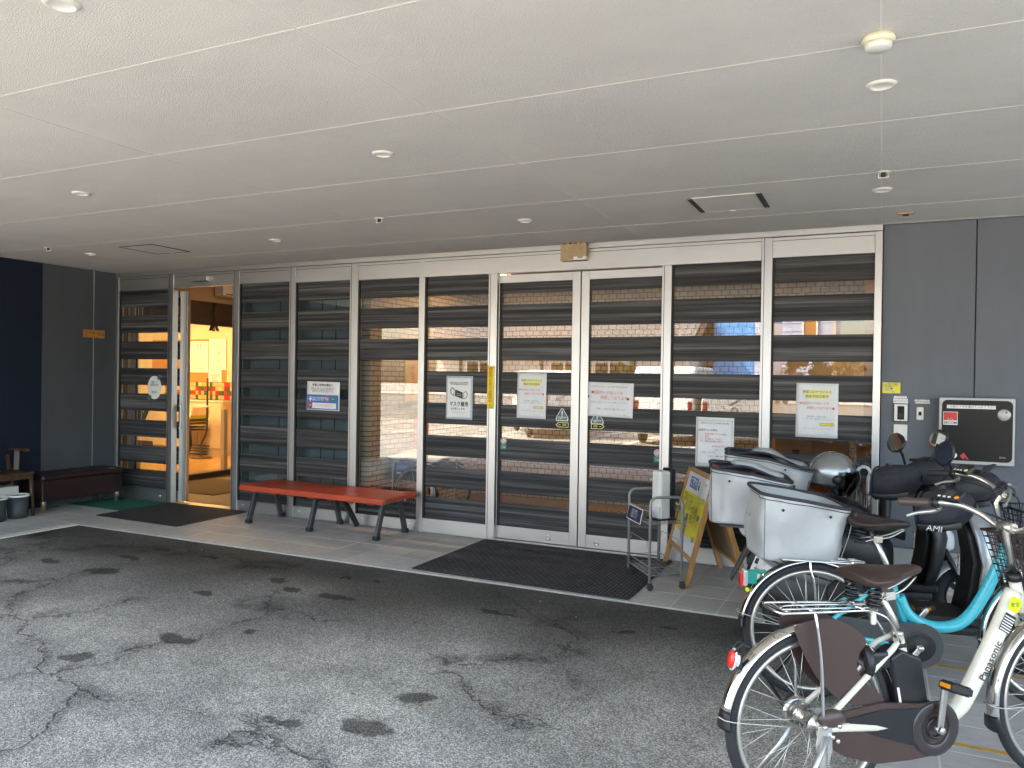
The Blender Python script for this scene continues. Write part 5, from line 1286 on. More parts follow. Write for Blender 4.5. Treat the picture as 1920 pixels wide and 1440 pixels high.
def basket(t, x0, x1, w0, w1, z0, z1, m):
    """woven wire basket: bars are one part, the lattice is too fine to pick apart"""
    def P(u, v, h):
        k = h; wx0, wx1 = x0 + .04 * (1 - k), x1 - .03 * (1 - k); ww = w0 + (w1 - w0) * k
        return (wx0 + (wx1 - wx0) * u, ww * v, z0 + (z1 - z0) * k)
    o = MB(); 
    for h in (0, 1): o.tube([P(0, -1, h), P(1, -1, h), P(1, 1, h), P(0, 1, h)], .006 if h else .004, 6, closed=True)
    rimo = o.build('basket', m, t); f = MB()
    for j in range(1, 9):
        h = j / 9; f.tube([P(0, -1, h), P(1, -1, h), P(1, 1, h), P(0, 1, h)], .0022, 4, closed=True)
    for k in range(0, 15):
        u = k / 14
        for v in (-1, 1): f.tube([P(u, v, 0), P(u, v, 1)], .0020, 4); f.tube([P(max(0, u - .12), v, 0), P(min(1, u + .12), v, 1)], .0016, 4)
        for uu in (0, 1): f.tube([P(uu, -1 + 2 * u, 0), P(uu, -1 + 2 * u, 1)], .0020, 4)
        f.tube([P(u, -1, 0), P(u, 1, 0)], .0020, 4)
    lat = f.build('lattice', m, rimo); lat['kind'] = 'stuff'
    return rimo
def rack(t, zr=.722, x0=-.165, x1=.225):
    f = MB(); w = .065
    f.tube(spline([(x1, -w * .75, zr - .012), (x0 + .06, -w, zr), (x0 + .01, -w * .8, zr), (x0, 0, zr + .003), (x0 + .01, w * .8, zr), (x0 + .06, w, zr), (x1, w * .75, zr - .012)], 7), .0052, 8)
    f.tube([(x1, -w * .75, zr - .012), (x1 + .012, 0, zr - .012), (x1, w * .75, zr - .012)], .0052, 8)
    for y in (-.022, .022): f.tube(spline([(x0 + .045, y * .4, zr - .004), (x0 + .10, y, zr - .001), (x1 - .02, y * .95, zr - .010), (x1 + .006, y * .9, zr - .012)], 5), .0042, 6)
    for xx in (x0 + .05, x0 + .14, x1 - .06): f.tube([(xx, -w * .95, zr - .002), (xx, 0, zr - .007), (xx, w * .95, zr - .002)], .0042, 6)
    o = f.build('rear_rack', 'chrome', t)
    for s in (-1, 1):
        f = MB()
        f.tube(spline([(-.03, s * w * .98, zr - .003), (-.028, s * .075, zr - .05), (-.012, s * .078, .55), (.0, s * .078, WR + .02)], 6), .0058, 8)
        f.build('rack_stay', 'chrome', o)
        f = MB(); f.tube(spline([(x1 - .02, s * w * .7, zr - .014), (x1 + .05, s * .050, zr - .05), (.335, s * .035, .585)], 5), .0046, 6)
        f.build('rack_brace', 'chrome', o)
    return o
def bars(t, zc, xc, sweep, rise, m='steel', y=.285, gm='brown_plastic', stemz=.80, hx=.86):
    f = MB()
    side = lambda s: spline([(xc, 0, zc), (xc + .01, s * .05, zc - .005), (xc - .005, s * .11, zc + rise * .45), (xc - .05, s * .165, zc + rise * .9), (xc - .10, s * .20, zc + rise), (xc + sweep, s * y, zc + rise * .86)], 7)
    for s in (-1, 1): f.tube(side(s), .0115, 10)
    hb = f.build('handlebar', m, t)
    MB().tube([(hx, 0, stemz), (hx - .035, 0, zc - .045), (xc - .004, 0, zc - .012), (xc, 0, zc + .002)], [.013, .0125, .014, .018], 10).build('stem', m, hb)
    MB().lathe([(.019, -.03), (.020, 0), (.019, .03)], (xc, 0, zc), 'y', 16).build('clamp', m, hb)
    for s in (-1, 1):
        e = Vector((xc + sweep, s * y, zc + rise * .86)); d = (e - Vector((xc - .10, s * .20, zc + rise))).normalized()
        MB().tube([e - d * .06, e + d * .055, e + d * .065], [.0155, .0175, .0145], 14).build('grip', gm, hb)
        q = e - d * .075
        l = MB().tube([q - d * .012, q + d * .012], .021, 12).build('lever_clamp', 'black', hb)
        MB().tube(spline([q + Vector((.02, 0, -.02)), q + d * .03 + Vector((.035, 0, -.035)), q + d * .09 + Vector((.032, 0, -.045)), q + d * .13 + Vector((.028, s * .0, -.06))], 6), [.009] * 6 + [.0085] * 6 + [.0075] * 6 + [.0085], 8).build('brake_lever', 'alu_light', hb)
    return hb, side
def ebike(label, loc, rz, fm, kind):
    t = empty('bicycle', label, 'bicycle', loc, rz)
    wr = wheel(t, 0, 'rear_wheel', .024); fx = 1.10; wf = wheel(t, fx, 'front_wheel', .026)
    if kind == 1: fender(t, 0, 18, 170, 'chrome'); flap(t, 0, 169, 10); stays(t, 0, -.343, .365)
    else: fender(t, 0, 18, 172, 'chrome'); flap(t, 0, 171, 8); stays(t, 0, -.342, .40)
    fender(t, fx, 62, 190, 'chrome'); flap(t, fx, 189, 9); stays(t, fx, fx - .343, .315)
    MB().tube([(.0, -.05, .33), (.0, .05, .33)], .006, 6).build('axle', 'steel', t)
    # rear triangle
    f = MB()
    for s in (-1, 1):
        f.tube([(.0, s * .068, WR), (.02, s * .066, WR + .028), (.30, s * .040, .565), (.355, s * .018, .60)], [.010, .0105, .0105, .009], 10)
        f.tube([(.0, s * .068, WR), (.10, s * .062, WR - .005), (.40, s * .040, .285)], [.012, .015, .018], 10)
        f.box(-.018, .022, s * .068 - .003, s * .068 + .003, WR - .022, WR + .026)
    f.build('rear_stay', fm, t)
    if kind == 1:
        f = MB(); f.tube(spline([(.44, 0, .285), (.56, 0, .292), (.615, 0, .315), (.66, 0, .37), (.80, 0, .61), (.858, 0, .735)], 6), [.030] * 6 + [.031] * 6 + [.031] * 18 + [.028], 14); f.build('main_tube', fm, t)
    else:
        MB().tube(spline([(.395, 0, .50), (.44, 0, .415), (.52, 0, .368), (.62, 0, .364), (.70, 0, .405), (.77, 0, .51), (.83, 0, .64), (.862, 0, .73)], 6), .027, 14).build('main_tube', fm, t)
    MB().tube([(.445, 0, .29), (.395, 0, .45), (.352, 0, .605)], [.024, .019, .019], 12).build('seat_tube', fm, t)
    MB().tube([(.895, 0, .655), (.862, 0, .770)], .021, 14).build('head_tube', fm, t)
    MB().tube([(.860, 0, .772), (.856, 0, .80)], [.026, .024], 14).build('headset', 'black', t)
    f = MB()
    for s in (-1, 1): f.tube(spline([(.898, s * .012, .668), (.905, s * .048, .655), (.955, s * .052, .545), (1.02, s * .054, .42), (fx, s * .055, WR)], 5), .0125, 10)
    f.build('fork', fm if kind == 1 else 'steel', t)
    sp = MB().tube([(.352, 0, .60), (.335, 0, .655), (.268, 0, .765 if kind == 1 else .80)], .0135, 12).build('seat_post', 'steel', t)
    MB().lathe([(.020, -.012), (.020, .012)], (.352, 0, .605), n=14).build('seat_clamp', 'steel', t)
    saddle(t, .285, .835 if kind == 1 else .855, 'saddle' if kind == 1 else 'saddle_dark', -4 if kind == 1 else 2)
    # battery
    if kind == 1:
        q = [(.300, .335), (.410, .335), (.385, .50), (.370, .545), (.300, .555), (.270, .52)]
        b_ = MB().prism([(.325, .352), (.455, .352), (.420, .525), (.335, .560), (.290, .535)], -.045, .045).build('battery', 'black', t, bevel=.010, seg=3)
        f = MB()
        for k in range(3): f.box(.325, .345, -.0475, -.045, .395 + k * .03, .415 + k * .03)
        MB().prism([(.327, .372), (.336, .372), (.324, .43), (.315, .43)], -.0475, -.0455).build('label_strip', 'white_print', b_)
        f = MB()
        for k in range(10): f.box(.385 + .010 * (k % 2), .390 + .010 * (k % 2), -.0462, -.045, .425 + k * .006, .430 + k * .006)
        f.build('vent', 'gasket', b_)
        MB().box(.33, .38, -.02, .02, .556, .575).build('handle', 'black_matt', b_, bevel=.006)
    else:
        MB().prism([(.280, .36), (.395, .36), (.350, .57), (.235, .57)], -.042, .042).build('battery', 'grey_plastic', t, bevel=.010, seg=3)
    # motor, chain guard, cranks
    MB().lathe([(.062, -.05), (.075, -.04), (.075, .04), (.062, .05)], (.46, 0, .285), 'y', 28).build('motor', 'black', t)
    def crank(s, ang):
        a = R(ang); x, z = .462, .286; ex, ez = x + .165 * math.cos(a), z + .165 * math.sin(a)
        o = MB().tube([(x, s * .062, z), (x, s * .092, z)], .014, 12).build('crank', 'alu_light', t)
        MB().bar((x - .012 * math.cos(a), s * .085, z - .012 * math.sin(a)), (ex, s * .092, ez), .026, .013, (0, 1, 0)).build('arm', 'steel', o, bevel=.005)
        MB().lathe([(.013, 0), (.012, s * .004), (0, s * .005)], (x, s * .098, z), 'y', 14).build('cap', 'rim', o)
        MB().tube([(ex, s * .09, ez), (ex, s * .12, ez)], .007, 8).build('axle', 'steel', o)
        pedal(o, ex, s * .085, ez, 18 if s < 0 else -8, s)
    crank(-1, 85 if kind == 1 else 232); crank(1, 265 if kind == 1 else 52)
    if kind == 1:
        up = [(-.01, .318), (.10, .372), (.25, .388), (.40, .372), (.49, .372)] + [(.462 + .098 * math.cos(R(a)), .280 + .098 * math.sin(R(a))) for a in range(70, -91, -16)] + [(.36, .175), (.22, .176), (.10, .215), (.0, .27)]
        MB().prism(up, -.062, -.052).build('chain_guard', 'guard_brown', t, bevel=.002, seg=1)
        dk = [(.10, .345), (.24, .365), (.39, .358), (.44, .330), (.44, .235), (.36, .232), (.22, .276), (.12, .318)]
        MB().prism(dk, -.0665, -.0625).build('guard_panel', 'black', t, bevel=.001, seg=1)
        MB().lathe([(.098, -.060), (.097, -.0675), (.090, -.0700), (.062, -.0690), (.056, -.0660), (.055, -.058)], (.462, 0, .280), 'y', 44, cap=False).build('guard_ring', 'guard_dark', t)
        MB().torus((.462, -.0665, .283), .034, .0055, 'y', 32, 8).build('chain_ring', 'black', t)
        ch = [(.0 + .03 * math.sin(R(a)) * -1, -.048, WR + .03 * math.cos(R(a)) * -1) for a in (0,)] + [(.05, -.048, .262), (.25, -.048, .195), (.33, -.048, .178), (.42, -.048, .24)]
        f = MB()
        for i in range(44):
            u = i / 43; x = .0 + .36 * u; z = WR - .032 - .115 * u + .02 * math.sin(u * 3.1) * -1; f.box(x - .0035, x + .0035, -.052, -.044, z - .004, z + .004)
        f.build('chain', 'rim', t)
        # dress guards, ring lock
        for s in (-1, 1):
            gd = [(p.x, p.y) for p in spline([(-.100, .668, 0), (-.04, .688, 0), (.05, .688, 0), (.13, .655, 0), (.185, .605, 0), (.155, .555, 0), (.152, .505, 0), (.190, .455, 0), (.262, .395, 0), (.20, .376, 0), (.10, .400, 0), (.01, .470, 0), (-.06, .575, 0), (-.098, .660, 0)], 5)[:-1]]
            MB().prism(gd, s * .048 - .0012, s * .048 + .0012).build('dress_guard', 'guard_brown', t)
        f = MB(); f.torus((.20, 0, .52), .055, .016, 'x', 28, 8, -40, 220); f.build('ring_lock', 'black', t)
        f = MB(); f.box(.185, .285, -.052, -.030, .500, .560); f.build('lock_case', 'black', t, bevel=.012)
        # centre stand
        st = MB()
        for s in (-1, 1): st.tube([(.01, s * .085, WR - .02), (-.05, s * .10, .20), (-.18, s * .155, .012)], [.011, .010, .009], 8)
        st.tube([(-.18, -.155, .012), (-.18, .155, .012)], .008, 8); st.build('stand', 'alu_light', t)
        sp_ = MB(); pts = [(.015 + .007 * math.cos(2 * math.pi * k / 6), -.088 + .007 * math.sin(2 * math.pi * k / 6), WR - .04 - .20 * k / 150) for k in range(151)]
        sp_.tube(pts, .0016, 4); sp_.build('stand_spring', 'steel', t)
        MB().prism([(-.02, .335), (.03, .345), (.035, .25), (.012, .19), (-.012, .19), (-.03, .27)], -.082, -.076).build('dropout', 'rim', t, bevel=.002)
        MB().ell((.035, -.072, WR + .035), (.055, .02, .032), 16, 10).build('hub_cover', 'brown_plastic', t)
        f = MB()
        for (x, z) in ((.0, .335), (.03, .30), (.055, .335), (.05, .285)): f.lathe([(.008, 0), (.008, -.014), (.004, -.016)], (x, -.078, z), 'y', 8)
        f.build('nut', 'chrome', t)
        f = MB(); f.torus((0, .078, WR + .0), .045, .012, 'y', 24, 8); f.lathe([(.03, .07), (.03, .09)], (0, 0, WR), 'y', 18); f.build('roller_brake', 'steel', t)
        q = text('Panasonic', .040, (.728, -.0318, .49), 'black_print', t, rot=(90, -61, 0), bold=.0007); 
        st_ = MB().prism(rrect(-.026, .026, -.028, .028, .014), -.001, 0).build('sticker', 'lime', t); st_.location = (.832, -.0308, .69); st_.rotation_euler = (0, R(-60), 0)
        text('安全', .020, (0, -.002, 0), 'black_print', st_, rot=(90, 60, 0))
        bd = MB(); 
        for k in range(6): bd.box(-.024, .024, -.0012, 0, -.030 + k * .010, -.026 + k * .010)
        bd_ = MB().box(-.026, .026, -.0006, 0, -.034, .034).build('size_label', 'black', t); bd_.location = (.800, -.0312, .624); bd_.rotation_euler = (0, R(29), 0)
        bq = bd.build('print', 'white_print', bd_)
        # tail reflector on its bracket
        o = MB().lathe([(.0, -.012), (.018, -.011), (.0205, -.004), (.020, 0)], (0, 0, 0), 'x', 24).build('rear_reflector', 'red_lens', t); o.location = (-.300, 0, .558); o.rotation_euler = (0, R(12), 0); o.scale = (1, .95, 1.5)
        MB().torus((0, 0, 0), .0225, .0035, 'x', 28, 6).build('reflector_ring', 'clear_lens', o)
        MB().lathe([(.021, 0), (.019, .018), (.010, .024)], (0, 0, 0), 'x', 20).build('reflector_case', 'clear_lens', o)
        f = MB(); f.tube([(-.245, -.012, .60), (-.275, -.014, .612), (-.298, -.012, .585)], .004, 6); f.tube([(-.245, .012, .60), (-.275, .014, .612), (-.298, .012, .585)], .004, 6); f.box(-.295, -.272, -.014, .014, .53, .585); f.build('reflector_bracket', 'black', o.parent)
    else:
        up = [(-.04, .39), (.10, .412), (.30, .392), (.45, .392), (.47, .385)] + [(.475 + .105 * math.cos(R(a)), .285 + .105 * math.sin(R(a))) for a in range(80, -100, -16)] + [(.38, .215), (.2, .245), (.0, .27)]
        MB().prism(up, -.060, -.046).build('chain_guard', 'grey_plastic', t, bevel=.004)
        MB().lathe([(.07, -.064), (.066, -.066), (.05, -.062), (.03, -.068), (0, -.068)], (.47, 0, .285), 'y', 32, cap=False).build('chain_ring', 'black', t)
        f = MB(); f.tube([(-.215, 0, .592), (-.285, 0, .590), (-.315, 0, .572)], .010, 8); f.box(-.315, -.262, -.022, .022, .535, .595)
        o = f.build('reflector_bracket', 'teal', t, bevel=.004); MB().box(-.340, -.326, -.024, .024, .52, .585).build('rear_reflector', 'red_lens', o, bevel=.004); MB().box(-.326, -.306, -.026, .026, .525, .598).build('lens_case', 'clear_lens', o, bevel=.004)
        MB().lathe([(.009, -.012), (.009, .012)], (-.304, 0, .505), 'y', 12).build('sticker_reflector', 'lime', t)
        st = MB()
        for s in (-1, 1): st.tube([(.01, s * .085, WR - .02), (-.06, s * .10, .18), (-.16, s * .15, .012)], .010, 8)
        st.tube([(-.16, -.15, .012), (-.16, .15, .012)], .008, 8); st.build('stand', 'black_matt', t)
        MB().box(.26, .335, -.040, -.024, .545, .572).build('lock_bracket', 'turquoise', t, bevel=.004)
    o = rack(t, .722 if kind == 1 else .665)
    if kind == 1: MB().lathe([(.009, 0), (.010, -.040), (.007, -.046)], (.215, -.045, .705), n=10).build('strap_toggle', 'cream', o)
    hb, side = bars(t, .972 if kind == 1 else 1.0, .822 if kind == 1 else .85, -.155, .062, gm='brown_plastic' if kind == 1 else 'black_matt', hx=.857)
    # display and cables
    pn = MB().box(-.030, .030, -.045, .045, -.010, .010).build('control_panel', 'black', hb, bevel=.005); pn.location = (.745 if kind == 1 else .765, .185, 1.062 if kind == 1 else 1.085); pn.rotation_euler = (0, R(-32), R(16))
    MB().box(-.012, .018, -.015, .022, .010, .0115).build('screen', 'grey_plastic', pn)
    MB().lathe([(.010, .010), (.009, .0125), (0, .013)], (-.016, -.032, 0), n=14).build('power_button', 'orange_lens' if kind == 1 else 'highlight', pn)
    for k in range(3): MB().box(-.024, -.016, .030 - k * .020, .040 - k * .020, .010, .0122).build('button', 'white_print', pn)
    f = MB()
    for (s, dx, lo) in ((1, .05, .78), (-1, .06, .74), (1, .075, .70)):
        f.tube(spline([(.76, s * .20, 1.03), (.83, s * .13, 1.01), (.90, s * .05, .96), (.90 + dx * .3, s * .02, lo + .08), (.885, s * .018, lo)], 6), .0027, 6)
    f.build('cable', 'black', hb)
    basket(t, .905, 1.20, .13, .20, .69, .925, 'beam_dark' if kind == 1 else 'black')
    hl = MB().lathe([(.0, -.03), (.022, -.02), (.03, .01), (.032, .03), (.0, .034)], (0, 0, 0), 'x', 20).build('headlight', 'steel' if kind == 1 else 'turquoise', t); hl.location = (.985, 0, .655)
    MB().lathe([(.029, .031), (.0, .037)], (0, 0, 0), 'x', 20).build('lens', 'clear_lens', hl)
    f = MB(); f.tube([(.90, -.05, .70), (1.0, -.10, .69)], .005, 6); f.tube([(.90, .05, .70), (1.0, .10, .69)], .005, 6); f.tube([(fx, -.06, WR), (1.13, -.12, .69)], .005, 6); f.tube([(fx, .06, WR), (1.13, .12, .69)], .005, 6); f.build('basket_stay', 'black', t)
    return t
ebike('cream city bicycle with brown saddle and chrome mudguards, nearest to the viewer', (-.209, -3.599, .002), 39.0, 'cream', 1)
ebike('turquoise bicycle carrying the nearest silver bag, behind the cream bicycle', (-.284, -2.528, .002), 20.0, 'turquoise', 2)

# ------------------------------------------------------------------ silver carrier bags
def bag(label, loc, rz, L=.39, W=.33, zt=(.30, .27, .235), flare=.012, sq=5.0, lid=False, name='carrier_bag', seed=0):
    """open topped soft box; zt = rim height at rear, middle and front"""
    t = empty(name, label, 'bag', loc, rz, 'silver carrier bags')
    n = 64
    def ring(k, inset=0.0, top=None):
        rg = []
        for i in range(n):
            a = 2 * math.pi * i / n; c, s = math.cos(a), math.sin(a)
            e = 2 / sq; sx = math.copysign(abs(c) ** e, c); sy = math.copysign(abs(s) ** e, s)
            hx = L / 2 - inset + flare * k * .35; hy = W / 2 - inset + flare * k * (1 if sx < .4 else .7)
            x = hx * sx; y = hy * sy
            if sx > .3: x -= (1 - k) * .055 * (sx - .3) / .7
            u = (x / L + .5); u = min(1, max(0, u)); zz = zt[0] + (zt[1] - zt[0]) * min(1, u * 2) + (zt[2] - zt[1]) * max(0, u * 2 - 1)
            if sy > 0: zz += .012 * sy
            z = zz * k
            d = .028 * noise.noise(Vector((x * 9 + seed, y * 9, z * 6 + seed))) + .009 * noise.noise(Vector((x * 24, y * 24 + seed, z * 18)))
            if sx < -.6: d += -.030 * math.exp(-((sy + .1) / .40) ** 2) * k
            if sy < -.5: d += -.020 * math.exp(-((x + L / 2 - .085) / .028) ** 2) * (.35 + .65 * k) - .016 * math.exp(-((x - .05) / .07) ** 2) * math.exp(-((k - .62) / .3) ** 2)
            dx, dy = c, s
            q = min(1, k * 4) * (0.4 if k > .97 else 1)
            if k < .05: z += .006 * noise.noise(Vector((i * .9, seed, 2)))
            rg.append((x + dx * d * q, y + dy * d * q, z))
        return rg
    ks = [0, .04, .12, .25, .4, .55, .7, .82, .92, 1.0]
    o = MB().loft([ring(k) for k in ks], closed_ends=False); o.add(ring(0), [tuple(range(n))]); sh = o.build('shell', 'bag', t)
    inn = MB().loft([ring(1.0, .004), ring(.93, .018), ring(.75, .024), ring(.5, .026), ring(.30, .03)], closed_ends=False); inn.add(ring(.30, .03), [tuple(range(n))]); inn.build('lining', 'bag_in', t)
    rim = ring(1.0, .001); MB().tube(rim, .0085, 8, closed=True).build('zip', 'zip', t)
    r2 = ring(.93, -.0025); MB().tube([r2[i] for i in range(0, n)], .0022, 5, closed=True).build('piping', 'zip', t)
    for u in (-.12, .10): MB().lathe([(.007, 0), (.006, -.004), (0, -.005)], (u, -(W / 2 + flare * .85 + .002), zt[1] * .80 - u * .12), 'y', 12).build('eyelet', 'black', t)
    for cx, cy in ((-L / 2 + .012, -W / 2 + .0),):
        MB().tube([(cx, cy - .004, .01), (cx - .004, cy - .022, zt[0] * .5), (cx - .006, cy - .028, zt[0] * .95)], .0016, 5).build('seam', 'zip', t)
    MB().tube([(L / 2 - .062, -W / 2 + .004, .012), (L / 2 - .03, -W / 2 - .008, zt[2] * .5), (L / 2 - .010, -W / 2 - .010, zt[2] * .90)], .0018, 5).build('piping', 'bag_in', t)
    # small handwritten looking maker's mark on the rear face
    f = MB(); pts = []
    for i in range(40):
        u = i / 39; pts.append((-L / 2 - .018 - .003 * math.sin(u * 9), .045 - u * .085, zt[0] * .60 + .010 * math.sin(u * 26) * (1 - .3 * u) + (.010 if i < 4 else 0)))
    f.tube(pts, .0008, 4); f.build('maker_mark', 'grey_print', t)
    MB().box(L / 2 - .006, L / 2 + .006, -W / 2 - .014, -W / 2 - .002, zt[2] - .035, zt[2] - .004).build('zip_pull', 'black', t, bevel=.002)
    if lid:
        f = MB(); a = [Vector(p) for p in ring(1.0, .006)]
        net = MB(); m0 = [a[i] for i in range(n)]; cz_ = sum((p.z for p in m0)) / n - .03
        net.loft([[(p.x, p.y, p.z - .004) for p in m0], [(p.x * .5, p.y * .5, cz_) for p in m0], [(p.x * .02, p.y * .02, cz_ - .01) for p in m0]], closed_ends=False); net.build('net_cover', 'mesh_black', t)
        MB().tube(spline([(-L / 2 + .02, -.10, zt[0] - .01), (-.02, .02, zt[1] + .02), (L / 2 - .06, .02, zt[2] + .0)], 6), .008, 6).build('strap', 'zip', t)
        fl_ = MB().body([(-.10, zt[1] + .030, .012, .006), (-.07, zt[1] + .030, .045, .018), (.02, zt[1] + .022, .060, .024), (.12, zt[2] + .026, .060, .024), (L / 2 - .05, zt[2] + .012, .045, .020), (L / 2 - .02, zt[2] + .006, .02, .008)], 18, 2.3).build('folded_lid', 'bag', t)
        fl_.location = (0, W / 2 - .065, 0); fl_.rotation_euler = (0, 0, R(-8))
        MB().box(-L / 2 + .02, -L / 2 + .05, -.06, .0, zt[0] - .04, zt[0] - .005).build('badge', 'red_print', t, bevel=.006)
    return t
bag('nearest and lowest silver bag, open, on the rear rack of the turquoise bicycle', (-.375, -2.395, .655), 22, seed=1.3, L=.43, W=.375, zt=(.315, .285, .245))
bag('middle silver bag with a net top, on the rear of the nearer scooter', (-.690, -1.800, .700), 12, L=.45, W=.38, lid=True, seed=5.1, zt=(.312, .285, .24))
bag('farthest silver bag, wide open, on the rear of the scooter by the glass', (-.665, -1.17, .765), 8, L=.54, W=.36, lid=True, seed=8.7, zt=(.275, .25, .185))

# ------------------------------------------------------------------ scooters
def scooter(label, loc, rz, steer, shell, far):
    t = empty('scooter', label, 'scooter', loc, rz)
    wb = 1.17; wrad = .215
    for x, nm in ((.09, 'rear_wheel'), (wb, 'front_wheel')):
        w = MB().torus((0, 0, 0), wrad - .045, .048, 'y', 48, 14, sq=1.0).build(nm, 'rubber', t); w.location = (x, 0, wrad)
        rm = MB(); rm.lathe([(.125, -.035), (.135, -.03), (.135, .03), (.125, .035)], n=36, axis='y', cap=False); rm.lathe([(.055, -.04), (.06, 0), (.055, .04)], n=24, axis='y')
        for k in range(5):
            a = 2 * math.pi * k / 5; rm.bar((.04 * math.cos(a), 0, .04 * math.sin(a)), (.13 * math.cos(a), 0, .13 * math.sin(a)), .03, .025, (0, 1, 0))
        rm.build('rim', 'grey_plastic', w)
        gr_ = MB()
        for k in range(40):
            a = 2 * math.pi * k / 40
            for s in (-1, 1): gr_.bar(((wrad - .012) * math.cos(a), s * .034, (wrad - .012) * math.sin(a)), ((wrad - .001) * math.cos(a + .06), s * .012, (wrad - .001) * math.sin(a + .06)), .007, .006)
        gr_.build('tread', 'black_matt', w)
    # rear body shell and under cover
    MB().body([(-.17, .56, .05, .03), (-.15, .555, .10, .05), (-.08, .53, .145, .075), (.02, .50, .165, .09), (.22, .455, .165, .09), (.38, .41, .15, .09), (.50, .36, .13, .08)], 24, 2.8).build('rear_shell', shell, t)
    MB().body([(-.15, .64, .09, .05), (-.05, .63, .135, .10), (.20, .61, .145, .13), (.42, .58, .13, .13), (.54, .54, .09, .10)], 22, 2.8).build('seat_base', 'black', t)
    f = MB()
    for s in (-1, 1):
        f.tube([(-.12, s * .135, .545), (.0, s * .170, .515), (.25, s * .172, .455), (.44, s * .150, .40)], .005, 6); f.tube([(-.11, s * .137, .525), (.0, s * .172, .49), (.25, s * .174, .43), (.43, s * .150, .385)], .004, 6)
    f.build('stripe', 'black', t)
    MB().body([(-.12, .36, .05, .05), (.0, .35, .10, .10), (.18, .345, .155, .115), (.36, .34, .165, .12), (.52, .30, .15, .12), (.60, .26, .12, .08)], 22, 2.8).build('engine_cover', 'grey_plastic', t)
    MB().lathe([(.0, -.19), (.085, -.188), (.10, -.17), (.10, -.12)], (.30, 0, .36), 'y', 28).build('fan_cover', 'black_matt', t)
    MB().body([(-.16, .74, .08, .02), (-.13, .745, .12, .038), (-.05, .755, .135, .045), (.18, .755, .145, .05), (.36, .745, .140, .05), (.52, .72, .11, .05), (.60, .685, .06, .03)], 24, 2.6).build('seat', 'seat_black', t)
    MB().box(.50, .98, -.15, .15, .255, .30).build('floorboard', 'black_matt', t, bevel=.015)
    MB().body([(.48, .245, .12, .03), (.75, .225, .15, .035), (.95, .23, .13, .04)], 20, 3).build('belly', 'black_matt', t)
    # leg shield: loft of slanted sections
    rings = []
    for (x, z, hw, th) in ((.90, .30, .16, .035), (.93, .42, .19, .04), (.95, .58, .195, .045), (.925, .72, .165, .05), (.89, .82, .12, .045), (.86, .88, .07, .03)):
        rg = []
        for k in range(20):
            a = 2 * math.pi * k / 20; c, q = math.cos(a), math.sin(a)
            rg.append((x + th * math.copysign(abs(q) ** .8, q) + .05 * (1 - (c * c)), hw * math.copysign(abs(c) ** .7, c), z))
        rings.append(rg)
    MB().loft(rings).build('leg_shield', 'black' if far else shell, t)
    rings = [[(p[0] - .028, p[1] * .74 + .02, p[2]) for p in rg] for rg in rings[:5]]
    inner = MB().loft(rings).build('inner_panel', 'black', t)
    o = MB().box(.858, .861, -.06, -.015, .50, .60).build('warning_label', 'white_print', t); 
    f = MB(); f.box(.8568, .858, -.058, -.017, .588, .597); f.build('print', 'red_print', o); f = MB(); f.box(.8568, .858, -.058, -.017, .546, .550); f.build('print', 'black_print', o)
    # front fork, fender, nose
    f = MB()
    for s in (-1, 1): f.tube([(1.0, s * .07, .55), (wb, s * .075, wrad)], .018, 10)
    f.build('fork', 'black', t)
    rg = []
    for i in range(15):
        a = R(20 + 150 * i / 14); rg.append([(wb + (wrad + .03 - .03 * b * b) * math.cos(a), .075 * b, wrad + (wrad + .03 - .03 * b * b) * math.sin(a)) for b in (-1, -.7, -.35, 0, .35, .7, 1)])
    mb = MB(); mb.add([p for r_ in rg for p in r_], [(i * 7 + j, i * 7 + j + 1, (i + 1) * 7 + j + 1, (i + 1) * 7 + j) for i in range(14) for j in range(6)], True); o = mb.build('front_fender', shell, t); s_ = o.modifiers.new('t', 'SOLIDIFY'); s_.thickness = .004
    MB().body([(.975, .60, .12, .12), (1.03, .58, .10, .10), (1.08, .55, .05, .05)], 20, 2.4).build('nose', shell, t)
    # rear: fender flap, plate, lamp, carrier
    f_ = None
    fl = MB().prism([(-.06, .50), (-.13, .42), (-.225, .21), (-.21, .20), (-.13, .36), (-.05, .45)], -.07, .07).build('rear_fender', 'grey_plastic', t, bevel=.006)
    if not far:
     pl = MB().box(-.105, .105, -.004, 0, -.062, .062).build('number_plate', 'white_print', t, bevel=.002); pl.location = (-.135, -.03, .435); pl.rotation_euler = (R(-24), R(0), R(-90 + 28))
    if not far: MB().box(-.085, -.052, -.0052, -.004, .016, .050).build('print', 'card_navy', pl); text('か 46', .062, (.0, -.0056, -.022), 'green_print', pl, bold=.001); text('12', .028, (.02, -.0056, .036), 'green_print', pl)
    MB().box(-.18, -.15, -.06, .06, .565, .61).build('tail_lamp', 'red_lens', t, bevel=.01)
    f = MB(); zt = .755 if far else .690
    f.tube([(-.36, -.13, zt), (-.05, -.13, zt), (-.05, .13, zt), (-.36, .13, zt)], .010, 8, closed=True)
    for x in (-.29, -.2, -.12): f.tube([(x, -.13, zt), (x, .13, zt)], .007, 6)
    for s in (-1, 1): f.tube([(-.10, s * .12, zt), (-.02, s * .11, .68)], .010, 8); f.tube([(-.20, s * .11, zt), (-.13, s * .09, .64)], .010, 8)
    f.build('carrier', 'black', t)
    for s in (-1,): MB().tube(spline([(.02, s * .16, .74), (.0, s * .165, .80), (.02, s * .16, .87), (.035, s * .155, .885)], 5), .018, 10).build('grab_handle', 'black', t)
    # steering group (turned)
    st = R(steer); px_ = .905
    def S(v):
        x, y, z = v; return (px_ + x * math.cos(st) - y * math.sin(st), x * math.sin(st) + y * math.cos(st), z)
